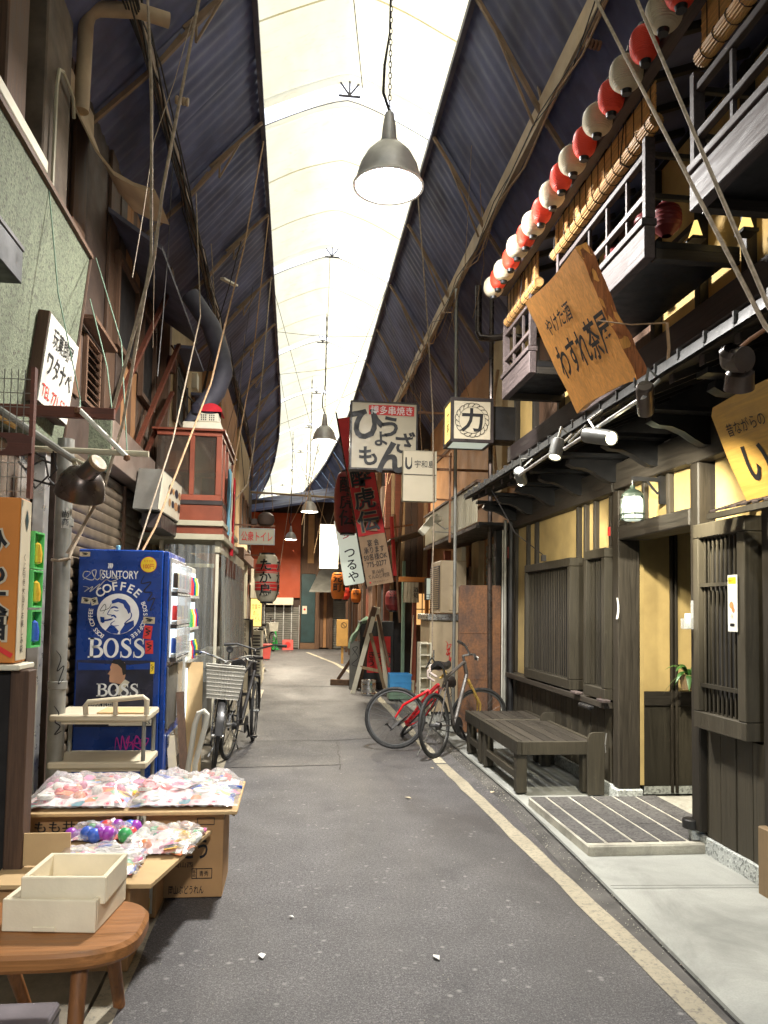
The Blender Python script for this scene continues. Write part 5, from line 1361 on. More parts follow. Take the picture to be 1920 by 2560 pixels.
    part("red_cloth", MB().sheet(lambda a, b: F @ V(W * a, .75 + (H - .75) * b, .012 * sin(a * 7 + b * 5)), 6, 20), m('red_banner'), T)
    part("tan_cloth", MB().sheet(lambda a, b: F @ V(W * a, .75 * b, .012 * sin(a * 7 + b * 3)), 6, 10), m('tan_banner'), T)
    part("pole", MB().tube([F @ V(-.01, -.03, -.02), F @ V(-.01, H + .1, -.02)], .012, 8).tube([F @ V(-.01, H, -.02), F @ V(W + .02, H, -.02)], .01, 8).tube([F @ V(W + .008, .0, -.02), F @ V(W + .008, H, -.02)], .008, 6), m('bronze'), T)
    Ft = lambda x, y, d=.022: F @ Matrix.Translation((x, y, d))
    for txt_, mat_, d, b in (("酔虎伝", 'tan_banner', .020, .05), ("酔虎伝", 'ink', .027, .018)):
        mb = MB()
        for k, ch in enumerate(txt_): mb.text(ch, Ft(W * .46, 1.66 - .34 * k - .02, d), .33, None, b)
        part("lettering", mb, m(mat_), T)
    part("lettering", MB().text("炉\n端\n居\n酒\n屋", Ft(W * .90, 1.08, .022), .05, None, .0), m('ink'), T)
    mb = MB().text("宴 会\n承ります\n50名様OK\n775-0277", Ft(W * .5, .48, .022), .105, W * .88, .004, 0, 0, 1, 1.0)
    part("lettering", mb, m('ink'), T); mb = MB()
    mb.text("第150号\nてんのじ村店", Ft(W * .5, .165, .022), .07, W * .8, .0, 0, 0, 1, .95)
    part("lettering", mb, m('ink'), T); mb = MB()
    mb.text("リサイクルプリント", Ft(W * .54, .05, .022), .03, W * .58, .0)
    part("lettering", mb, m('ink'), T)
    part("seal", MB().flat(disc(.02, 14), Ft(W * .78, .80, .024)).flat(disc(.014, 14), Ft(W * .14, .05, .022)), m('red_ink'), T)
    # white leaning sign tsuruya
    F = frame(V(.90, 13.0, 2.40), V(1, 0, .18), V(-.19, 0, 1))
    T = thing("tsuruya_sign", "white rounded leaning lightbox sign with black brush letters", "sign", (.9, 13.0, 1.83))
    W, H = .34, 1.12
    def rr(w, h, r):
        o = []
        for cx, cy, a0 in ((w / 2 - r, -h / 2 + r, -90), (w / 2 - r, h / 2 - r, 0), (-w / 2 + r, h / 2 - r, 90), (-w / 2 + r, -h / 2 + r, 180)):
            for k in range(5): a = radians(a0 + 22.5 * k); o.append((cx + r * cos(a), cy + r * sin(a)))
        return o
    part("body", MB().prism(rr(W, H, .035), F, .10), m('sign_dim'), T)
    mb = MB()
    for k, ch in enumerate("つるや"): mb.text(ch, F @ Matrix.Translation((.0, -.03 - .20 * k, .004)), .20, None, .012)
    part("lettering", mb, m('ink'), T)
    part("lettering", MB().text("多", F @ Matrix.Translation((.0, .30, .004)), .17, None, .008), m('red_ink'), T)
    part("bracket", MB().bar((.98, 13.06, 2.7), (2.0, 13.2, 2.9), .03, .03), m('rust_fix'), T)
    # tall dark red lantern
    def big_lantern(name, label, x, y, z0, z1, r, mat, txt, th, inkm='ink', group=None, band=None):
        T = thing(name, label, "lantern", (x, y, z0), group)
        h = z1 - z0; prof = []
        for k in range(25):
            t = k / 24; q = min(t, 1 - t) * 2
            rad = r * min(1, .62 + .5 * q ** .5 * (1 if q < .6 else 1)); rad = min(rad, r)
            prof.append((rad + .002 * r / .1 * (k % 2), z0 + h * t))
        part("paper_body", MB().lathe(prof, (x, y, 0), 28), m(mat), T)
        for z in (z0 - .03, z1): part("cap", MB().lathe([(0, 0), (r * .55, 0), (r * .55, .03), (0, .03)], (x, y, z), 20), m('black'), T)
        def wrap(ch, ang, zc, hh, mk, bold=.02, off=.006):
            vs, fs = text_mesh(ch, bold, 0, 1, 1)
            xs = [p[0] for p in vs]; ys2 = [p[1] for p in vs]; cx, cy = (min(xs) + max(xs)) / 2, (min(ys2) + max(ys2)) / 2
            out = []
            for a, b, _ in vs:
                th_ = ang + (a - cx) * hh / r; rad = r + off
                out.append((x + rad * sin(th_), y - rad * cos(th_), zc + (b - cy) * hh))
            mk.add(out, fs)
        if band:
            for (ba, bb) in band:
                part("red_band", MB().lathe([(r + .003, z0 + h * ba), (r + .003, z0 + h * bb)], (x, y, 0), 28), m('red_ink'), T)
        for pas in ((0,) if mat != 'white_lantern' else (0, 1)):
            mk = MB()
            for ang in ((0.05,) if pas == 9 else (-.12, 1.35)):
                for k, ch in enumerate(txt): wrap(ch, ang, z1 - h * .22 - th * k, th, mk, .035 if (pas == 0 and mat == 'white_lantern') else .02, .005 if pas == 0 and mat == 'white_lantern' else .009)
            part("lettering", mk, m('white_lantern' if (pas == 0 and mat == 'white_lantern') else inkm), T)
        return T
    big_lantern("tall_lantern", "tall dark red lantern with black letters half hidden by the leaning banner", .83, 12.55, 2.66, 3.64, .22, 'dkred_lantern', "酔虎伝", .27)
    big_lantern("shop_lantern", "cream lantern with two red bands and bold black letters over the left pavement", -.416, 12.0, 1.53, 2.24, .18, 'white_lantern', "たか鳥", .19, 'ink', None, ((.60, .79), (.23, .42)))
    big_lantern("shop_lantern", "plain orange lantern with black letters below the white leaning sign", .83, 15.0, 1.62, 2.13, .135, 'orange_lantern', "元町", .18)
    big_lantern("shop_lantern", "small bright red lantern beside the plain orange lantern", 1.02, 15.6, 1.62, 1.86, .085, 'red_lantern', "酒", .11)
    big_lantern("shop_lantern", "small orange lantern with dark stripes at the end of the lantern cluster", 1.20, 15.2, 1.56, 1.82, .10, 'orange_lantern', "肉", .11)
    big_lantern("shop_lantern", "small brown round lantern beside the linen door curtain", 1.83, 14.4, 1.42, 1.78, .15, 'dkred_lantern', "酒", .16)
    # lit white vertical sign far away
    T = box_sign("lit_sign", "brightly lit tall white sign with thin blue letters above the far awning", .62, 1.10, 20.0, 2.45, 3.59, .12, 'sign_lit', .012, 0, 'offwhite')
    mb = MB().text("大阪\nハ\nソ\nバ\nキ\nソ\nバ\nト\n教", face_cam(.92, 19.988, 2.98), .105, .16, 0, 0, 0, 1, 1.05)
    mb.box(.70, .71, 19.988, 19.990, 3.05, 3.45).box(.66, .75, 19.988, 19.990, 3.36, 3.37)
    part("lettering", mb, M_("blue_ink", (.15, .12, .45), .5, .1, 8, 0), T)
    part("bracket", MB().bar((1.10, 20.06, 2.6), (1.98, 20.06, 2.6), .03, .03).bar((1.1, 20.06, 3.4), (1.98, 20.06, 3.4), .03, .03), m('rust_fix'), T)
    # linen door curtain and small shoji sign
    T = thing("door_curtain", "short off white linen door curtain hanging from an orange bar", "door curtain", (1.95, 13, 1.5))
    part("cloth", MB().sheet(lambda a, b: (1.83 + .25 * a + .02 * b * (a - .5), 13 + .015 * sin(a * 26) * (.3 + b), 1.90 - .34 * b), 36, 6), m('noren'), T)
    part("bar", MB().box(1.74, 2.36, 12.98, 13.02, 1.905, 1.99, .004), m('card_or'), T)
    part("lettering", MB().text("酒\n処", face_cam(2.03, 12.97, 1.73), .09, None, .01), m('ink'), T)
    T = box_sign("shoji_lamp_sign", "small white paper lamp sign with a dark lattice foot", 2.10, 2.26, 12.4, 1.60, 1.96, .14, 'sign_dim', .012)
    part("lattice", MB().box(2.11, 2.25, 12.385, 12.392, 1.685, 1.692).box(2.11, 2.25, 12.385, 12.392, 1.64, 1.647).box(2.155, 2.162, 12.385, 12.392, 1.61, 1.69).box(2.20, 2.207, 12.385, 12.392, 1.61, 1.69), m('ink'), T)
signs_right()

def right_clutter():
    # air conditioner on a cabinet
    T = thing("air_conditioner", "beige outdoor air conditioner standing on the tall beige cabinet", "air conditioner", (2.18, 10.9, 1.4))
    part("casing", MB().box(2.0, 2.365, 10.6, 11.35, 1.40, 2.13, .012), m('ac'), T)
    part("grille", MB().box(1.985, 1.998, 10.66, 11.30, 1.46, 2.06), m('sign_frame'), T)
    me = mesh_of("slat", MB().box(1.978, 1.985, 10.66, 11.30, -.006, .006), m('ac'))
    for k in range(20): share("slat", me, T, (0, 0, 1.48 + k * .029))
    part("handle", MB().box(2.14, 2.24, 10.588, 10.599, 1.78, 1.90, .004).box(2.15, 2.23, 10.586, 10.599, 1.66, 1.69), m('ac'), T)
    part("valve_cover", MB().box(2.12, 2.23, 10.585, 10.599, 1.44, 1.62, .006), m('ac'), T)
    T = thing("cabinet", "tall beige metal cabinet with red and black scrawls under the air conditioner", "cabinet", (2.1, 10.9, 0))
    part("body", MB().box(1.86, 2.37, 10.60, 11.4, .05, 1.30, .008), m('ac'), T); part("top", MB().box(1.82, 2.40, 10.56, 11.45, 1.302, 1.385, .006), m('steel'), T); part("base", MB().box(1.88, 2.36, 10.62, 11.38, 0.027, .05), m('black'), T)
    F = face_cam(2.11, 10.596, .7)
    part("red_scrawl", MB().ribbon([(-.03, .32), (.0, .28), (-.01, .2), (.03, .22), (.0, .12), (.03, .15), (.02, .02), (.05, .10), (.03, -.05)], .012, F).ribbon([(-.02, .25), (.05, .27), (-.02, .14), (.05, .17)], .01, F), m('red_ink'), T)
    part("black_scrawl", MB().ribbon([(-.06, -.16), (-.04, -.24), (.02, -.2), (.0, -.12), (-.05, -.14), (-.02, -.28), (-.05, -.36), (.03, -.3), (.06, -.38), (0, -.44), (-.04, -.40)], .009, F).ribbon([(.05, -.22), (.08, -.32), (.06, -.42), (.02, -.48)], .008, F), m('ink'), T)
    part("handle", MB().box(1.90, 1.925, 10.575, 10.599, .75, .9, .004), m('steel'), T)
    # pigeon-hole shelf beside it
    T = thing("shelf_unit", "narrow beige shelf unit with open pigeonholes left of the cabinet", "shelf", (1.78, 10.6, 0))
    mb = MB(); mb.box(1.70, 1.715, 10.45, 10.7, .03, 1.0).box(1.845, 1.86, 10.45, 10.597, .03, 1.0).box(1.70, 1.845, 10.69, 10.7, .03, 1.0)
    part("frame", mb, m('offwhite'), T)
    for k in range(7): part("shelf_board", MB().box(1.716, 1.844, 10.45, 10.688, .05 + k * .155, .063 + k * .155), m('offwhite'), T)
    # rusty board
    T = thing("rusty_panel", "rust brown metal sheet standing beside the black downpipe", "panel", (2.16, 9, 0))
    def outline():
        pts = [(1.92, .03), (2.425, .03), (2.425, 1.735), (2.41, 1.745), (1.94, 1.74), (1.92, 1.72)]
        return [(x - 2.17, z - .9) for x, z in pts]
    part("sheet", MB().prism(outline(), face_cam(2.17, 9.0, .9), .03), m('rust'), T)
    part("seam", MB().box(1.93, 2.42, 8.993, 8.998, 1.18, 1.186).box(1.93, 2.42, 8.993, 8.998, .64, .646), m('rust_fix'), T)
    solo("white_conduit", MB().tube([(2.435, 8.96, .05), (2.435, 8.96, 2.4)], .012, 8), m('white'), "thin white conduit running up beside the rusty panel", "conduit")
    # A-frame stand
    T = thing("trestle_stand", "pale wooden A frame stand propped open at the edge of the road", "stand", (1.3, 13.4, 0))
    for a, b, w, mm in (((1.41, 13.42, 1.48), (1.02, 13.30, 0), .075, 'noren'), ((1.44, 13.46, 1.46), (1.66, 13.75, .03), .08, 'noren'), ((1.31, 13.34, 1.03), (1.585, 13.28, 0.0), .055, 'pot'), ((1.30, 13.38, 1.02), (1.17, 13.80, .05), .06, 'brown_wood_z'), ((1.38, 13.4, 1.47), (1.24, 13.42, .95), .10, 'brown_wood_z'), ((1.42, 13.5, 1.44), (1.64, 13.3, .45), .05, 'brown_wood_z')):
        part("leg", MB().bar(a, b, w, .035, (0, 1, 0), .003), MAT['offwhite' if mm == 'noren' else mm], T)
    part("brace", MB().bar((1.14, 13.33, .45), (1.50, 13.32, .38), .05, .02, (0, 1, 0)), m('pot'), T)
    solo("beer_keg", MB().lathe([(0, .03), (.10, .03), (.125, 0), (.127, .03), (.118, .045), (.122, .10), (.128, .105), (.122, .11), (.122, .17), (.128, .175), (.122, .18), (.118, .23), (.125, .25), (.11, .255), (.09, .235), (0, .23)], (1.27, 13.1, .003), 28), m('chrome'), "small dented steel beer keg under the A frame stand", "keg")
    # black freezer with a red front, green cloth thrown over the corner
    T = thing("black_machine", "black cold drink cabinet with a red printed front behind the stand", "drink cabinet", (1.5, 14.2, 0))
    part("body", MB().box(1.19, 1.80, 14.0, 14.6, .12, 1.22, .01), m('black'), T); part("red_panel", MB().box(1.32, 1.74, 13.985, 13.998, .30, .95), m('red_banner'), T)
    part("lettering", MB().text("きつね\nうどん", face_cam(1.55, 13.98, .55), .14, None, .012), m('ink'), T)
    part("foot", MB().box(1.22, 1.77, 14.03, 14.55, .0, .118), m('dark'), T)
    solo("cloth_cover", MB().sheet(lambda a, b: (1.02 + .28 * a + .03 * sin(b * 6), 13.93 + .35 * b - .04 * sin(a * 9), .84 + .44 * a ** .7 + .03 * sin(a * 11 + b * 7) - .10 * (1 - a) * sin(b * 3)), 14, 10), m('greencloth'), "grey green cloth draped over the corner of the black drink cabinet", "cloth")
    T = thing("grey_board", "grey board with black scrawl leaning below the green cloth", "board", (1.12, 14.1, 0))
    part("panel", MB().box(1.01, 1.185, 14.0, 14.04, .0, .86, .005), m('shutter'), T); part("scrawl", MB().ribbon([(-.05, .05), (.05, .2), (-.04, .18), (.06, .02), (-.05, -.1), (.05, -.14)], .012, face_cam(1.10, 13.996, .55)), m('ink'), T)
    T = thing("wooden_foot", "brown timber foot lying at the road edge by the grey board", "timber", (1.05, 14.6, 0))
    part("beam", MB().bar((.72, 14.8, .055), (1.10, 14.7, .055), .12, .11, (0, 0, 1), .006), m('brown_wood_x'), T); part("brace", MB().bar((.85, 14.75, .11), (1.12, 14.6, .55), .05, .05), m('brown_wood_z'), T)
    def crate(label, x, y, z, w, d, h, mat):
        T = thing("plastic_crate", label, "crate", (x, y, z), "crates by the trestle stand")
        t = .012
        part("tub", MB().box(x - w / 2, x + w / 2, y - d / 2, y - d / 2 + t, z, z + h).box(x - w / 2, x + w / 2, y + d / 2 - t, y + d / 2, z, z + h).box(x - w / 2, x - w / 2 + t, y - d / 2 + t, y + d / 2 - t, z, z + h).box(x + w / 2 - t, x + w / 2, y - d / 2 + t, y + d / 2 - t, z, z + h).box(x - w / 2 + t, x + w / 2 - t, y - d / 2 + t, y + d / 2 - t, z, z + t), m(mat), T)
        part("rim", MB().box(x - w / 2 - .01, x + w / 2 + .01, y - d / 2 - .012, y - d / 2 - .001, z + h - .03, z + h).box(x - w / 2 - .01, x + w / 2 + .01, y - d / 2 - .010, y - d / 2 - .001, z + h * .45, z + h * .5), m(mat), T)
        for k in range(3): part("rib", MB().box(x - w * .3 + k * w * .3 - .006, x - w * .3 + k * w * .3 + .006, y - d / 2 - .008, y - d / 2 - .001, z, z + h * .44), m(mat), T)
    crate("blue plastic crate stacked on a green one behind the red bicycle", 1.70, 12.45, .17, .34, .30, .25, 'blue_crate')
    crate("grey green crate under the blue plastic crate", 1.70, 12.45, .027, .36, .32, .14, 'greencloth')
    T = thing("meter_box", "yellow box with a no entry symbol on a post at the right bend", "box", (1.3, 20.5, 0))
    part("case", MB().box(1.12, 1.42, 20.4, 20.6, .45, 1.15, .01), m('yellow_box'), T); part("post", MB().box(1.25, 1.31, 20.47, 20.53, 0, .448), m('yellow_box'), T)
    part("symbol", MB().ribbon([(.07 * cos(2 * pi * k / 20), .07 * sin(2 * pi * k / 20)) for k in range(21)], .016, face_cam(1.30, 20.394, 1.0), False).ribbon([(-.05, .05), (.05, -.05)], .014, face_cam(1.30, 20.393, 1.0), False), m('ink'), T)
    # green-grey junction box lamp on the canopy
    T = thing("canopy_floodlight", "white box floodlight on a wire basket bracket under the ribbed canopy", "floodlight", (1.8, 10.2, 2.55))
    part("housing", MB().bar((1.64, 10.1, 2.45), (1.82, 10.2, 2.66), .10, .07, (0, 1, 0), .008).lathe([(0, -.07), (.07, -.03), (.07, .03), (0, .07)], (1.86, 10.2, 2.66), 14), m('offwhite'), T)
    part("bracket", MB().tube([(1.86, 10.2, 2.60), (1.98, 10.2, 2.52), (2.08, 10.2, 2.56)], .008, 6).tube([(1.80, 10.2, 2.48), (2.08, 10.2, 2.48)], .008, 6), m('pipe'), T)
    for k, (a, b, lab) in enumerate((((1.78, 13.5, 2.0), (1.86, 13.6, 3.4), "old brown timber pole beside the leaning banner"), ((1.95, 14.2, 1.2), (1.80, 14.3, 3.2), "slanted brown timber plank behind the leaning banner"), ((1.66, 12.9, 2.0), (1.60, 13.0, 3.0), "thin red rod beside the small cream sign"))):
        solo("timber_pole", MB().bar(a, b, .10 if k == 1 else .05, .04), m('brown_wood_z' if k < 2 else 'red_banner'), lab, "pole")
    solo("duct_hood", MB().box(1.62, 2.0, 15.3, 15.9, 1.95, 2.95, .03).box(1.7, 1.9, 15.4, 15.8, 2.952, 3.9), m('brown_wall'), "dark brown metal duct hanging above the dark doorway", "duct")
right_clutter()

# ================================================================== pendant lamps along the arcade
def pendant(label, x, y, zrim, r, power, chain_top):
    T = thing("pendant_lamp", label, "pendant lamp", (x, y, zrim), "bell shaped pendant lamps along the arcade")
    h = r * 1.25
    out = [(r, 0), (r * 1.0, .012), (r * .98, .02), (r * .93, h * .22), (r * .84, h * .48), (r * .66, h * .75), (r * .42, h * .95), (r * .24, h)]
    inn = [(a * .965, b + (.0 if k == 0 else -.004)) for k, (a, b) in enumerate(out)]
    part("shade", MB().lathe(out, (x, y, zrim), 36), m('lampgrey'), T)
    part("reflector", MB().lathe(inn[::-1], (x, y, zrim), 36), m('lampwhite'), T)
    part("rim_lip", MB().lathe([(r * .97, -.006), (r * 1.035, -.008), (r * 1.04, .006), (r, .014)], (x, y, zrim), 36), m('lampwhite'), T)
    part("neck", MB().lathe([(r * .26, h - .004), (r * .26, h + r * .12), (r * .23, h + r * .14), (r * .20, h + r * .5), (r * .13, h + r * .95), (r * .06, h + r * 1.02), (0, h + r * 1.05)], (x, y, zrim), 20), m('lampgrey'), T)
    part("bulb", MB().lathe([(0, -.06 * r), (r * .20, -.02 * r), (r * .33, .12 * r), (r * .33, .3 * r), (r * .2, .6 * r), (r * .12, .8 * r)], (x, y, zrim + .26 * r + .01), 20), m('bulb'), T)
    # chain: real links
    mb = MB(); z = zrim + h + r * .98; k = 0
    step = .045 if r > .24 else .09
    while z < chain_top:
        a, b = .011, step * .62
        pts = []
        for q in range(10):
            t = 2 * pi * q / 10; px_, pz = a * cos(t), b * sin(t)
            pts.append((x + (px_ if k % 2 == 0 else 0), y + (0 if k % 2 == 0 else px_), z + b + pz))
        mb.tube(pts, .0035, 4, True); z += step; k += 1
    part("chain", mb, m('ribdark'), T)
    part("flex", MB().tube([(x + .01, y, zrim + h + r * .9), (x - .05, y + .01, zrim + h + r * 1.6), (x - .045, y, zrim + h + r * 2.4), (x - .01, y, zrim + h + r * 3.4), (x, y, chain_top)], [.012, .012, .012, .007, .007], 6), m('cable'), T)
    d = bpy.data.lights.new("pendant_light", 'AREA'); d.shape = 'DISK'; d.size = r * 1.5; d.energy = power * .36
    d.color = (1.0, .965, .92) if y < 10 else (1.0, .88, .68)
    o = bpy.data.objects.new("pendant_light", d); COL.objects.link(o); o.location = (x, y, zrim + .028)
    return T
pendant("nearest large pendant lamp, glowing strongly against the roof sheets", .65, 5.8, 4.70, .263, 530, 7.12)
pendant("second pendant lamp down the arcade, just left of the leaning banner", .505, 14.8, 4.63, .235, 340, 7.12)
pendant("third pendant lamp, low above the orange end wall", .32, 19.0, 3.78, .205, 320, 7.05)
pendant("farthest small pendant lamp, hanging right in front of the orange wall", -.15, 24.5, 3.56, .19, 420, 6.9)
pendant("pendant lamp of the same row behind the viewpoint", .55, -3.6, 4.75, .263, 640, 7.12)

# ================================================================== things on the left
def left_signs():
    # toy wholesaler's sign
    u = V(.012, 1, -.03); v = V(.10, .06, 1)
    F = frame((-1.52, 5.11, 2.925), u, v)
    T = thing("toy_wholesaler_sign", "white lightbox sign with black writing and red telephone number on the green stucco", "sign", tuple(F.translation))
    W, H = .60, .56
    part("body", MB().prism(rect(W, H), F @ Matrix.Translation((0, 0, -.008)), .10), m('brown_wood_z'), T)
    part("face_panel", MB().prism(rect(W - .02, H - .02), F, .007), m('white'), T)
    part("lettering", MB().text("玩菓問屋", F @ Matrix.Translation((0, .16, .004)), .13, .40, .006).text("ワタナベ", F @ Matrix.Translation((0, -.01, .004)), .17, .48, .012), m('ink'), T)
    part("telephone_number", MB().text("TEL 771-5361", F @ Matrix.Translation((0, -.19, .004)), .11, .52, .004), m('red_ink'), T)
    part("bracket", MB().bar(tuple(F @ V(-.2, .1, -.10)), tuple(F @ V(-.2, .1, -.22)), .04, .04).bar(tuple(F @ V(.2, .1, -.10)), tuple(F @ V(.2, .1, -.22)), .04, .04), m('rust_fix'), T)
    # grey lightbox with faded food photographs
    F = frame((-1.24, 8.25, 2.53), (.03, 1, 0), (.03, 0, 1))
    T = thing("faded_menu_sign", "grey slanted sign box with faded food pictures below the red framed room", "sign", tuple(F.translation))
    poly = [(-.9, -.20), (.72, -.20), (.86, .12), (.80, .20), (-.75, .20)]
    part("body", MB().prism(poly, F @ Matrix.Translation((0, 0, -.004)), .22), m('shutter'), T)
    part("face_panel", MB().prism([(x * .96, y * .94) for x, y in poly], F, .003), m('offwhite'), T)
    rnd = random.Random(2)
    for k in range(10):
        part("food_print", MB().flat(disc(rnd.uniform(.03, .05), 10, rnd.uniform(.06, .11)), F @ Matrix.Translation((-.35 + (k % 5) * .17, .07 - .13 * (k // 5), .003))), m(['brown_wall', 'card', 'darkcloth', 'tan_wall'][k % 4]), T)
    part("slat_vent", MB().box(-1.44, -1.26, 7.5, 8.9, 2.18, 2.31), m('sign_frame'), T)
    # public toilet sign
    T = box_sign("toilet_sign", "small grey green sign with red hand painted letters hung over the alley", -.782, -.292, 11.0, 2.315, 2.545, .08, 'cream_metal', .014, 0, 'pipe')
    part("lettering", MB().text("公衆トイレ", face_cam(-.537, 10.990, 2.43), .15, .43, .006), m('red_ink'), T)
    part("hanger", MB().bar((-1.62, 11.04, 2.60), (-.29, 11.04, 2.585), .02, .025).bar((-.72, 11.04, 2.545), (-.72, 11.04, 2.60), .012, .012).bar((-.35, 11.04, 2.545), (-.35, 11.04, 2.60), .012, .012), m('rust_fix'), T)
    solo("speaker_box", MB().lathe([(0, 0), (.10, 0), (.12, .05), (.11, .13), (.06, .17), (0, .18)], (-.42, 11.05, 2.60), 16).box(-.62, -.54, 11.0, 11.1, 2.60, 2.68, .004), m('brown_wall'), "brown rounded box sitting above the small toilet sign", "box")
    # tall black signboard on the pavement
    T = thing("standing_signboard", "tall black edged cream signboard with black writing standing on the left pavement", "signboard", (-.8, 12.95, 0))
    part("board", MB().box(-.915, -.72, 12.93, 12.99, .10, 1.23, .004), m('noren'), T); part("frame", MB().box(-.718, -.675, 12.90, 13.35, .05, 1.24, .004).box(-.93, -.917, 12.92, 13.0, .05, 1.24).box(-.93, -.72, 12.92, 13.0, 1.232, 1.25), m('black'), T)
    part("lettering", MB().text("焼\n鳥\n専\n門", face_cam(-.80, 12.926, 1.03), .075, None, .0, 0, 0, 1, 1.1).text("か", face_cam(-.82, 12.926, .68), .17, None, .02).text("つ", face_cam(-.83, 12.926, .46), .15, None, .02), m('ink'), T)
    part("foot", MB().box(-.95, -.50, 12.9, 13.0, .013, .05, .004).lathe([(0, 0), (.03, 0), (.03, .05), (0, .05)], (-.50, 12.95, .01), 10), m('black'), T)
    T = thing("louvred_unit", "cream louvred cabinet behind the black signboard", "cabinet", (-.62, 14.6, 0))
    part("case", MB().box(-.95, -.57, 14.5, 15.1, .02, 1.02, .008), m('offwhite'), T)
    me = mesh_of("slat", MB().box(-.79, -.60, 14.485, 14.499, 0, .025), m('sign_frame'))
    for k in range(14): share("slat", me, T, (0, 0, .15 + k * .058))
    T = box_sign("noodle_sign", "narrow cream vertical sign with black letters behind the banded lantern", -.62, -.34, 13.6, 1.75, 2.38, .08, 'sign_cream', .012)
    part("lettering", MB().text("よ\nし\n川", face_cam(-.47, 13.59, 2.05), .18, None, .01), m('ink'), T)
    part("bracket", MB().bar((-1.28, 13.65, 2.34), (-.34, 13.65, 2.34), .02, .02), m('rust_fix'), T)
    T = box_sign("lit_yellow_sign", "small glowing orange sign with dark letters behind the standing signboard", -.86, -.62, 15.6, 1.05, 1.62, .1, 'sign_yel', .015)
    part("lettering", MB().text("営業中\nめし\nうどん", face_cam(-.74, 15.586, 1.33), .12, .17, .0), m('red_ink'), T)
    part("leg", MB().box(-.85, -.83, 15.62, 15.66, .012, 1.05).box(-.65, -.63, 15.62, 15.66, .012, 1.05), m('pipe'), T)
    for k, (mat, y) in enumerate((('bluecloth', 9.0), ('offwhite', 9.25), ('redcloth', 9.6))):
        solo("hanging_cloth", MB().sheet(lambda a, b, y=y: (-.775 + .02 * sin(a * 9 + b * 4), y + .22 * a, 3.02 - (.75 + .1 * k) * b), 6, 8), m(mat), ["faded blue cloth hanging beside the red framed room", "off white cloth hanging beyond the faded blue cloth", "red edged cloth hanging beyond the off white cloth"][k], "cloth")
left_signs()

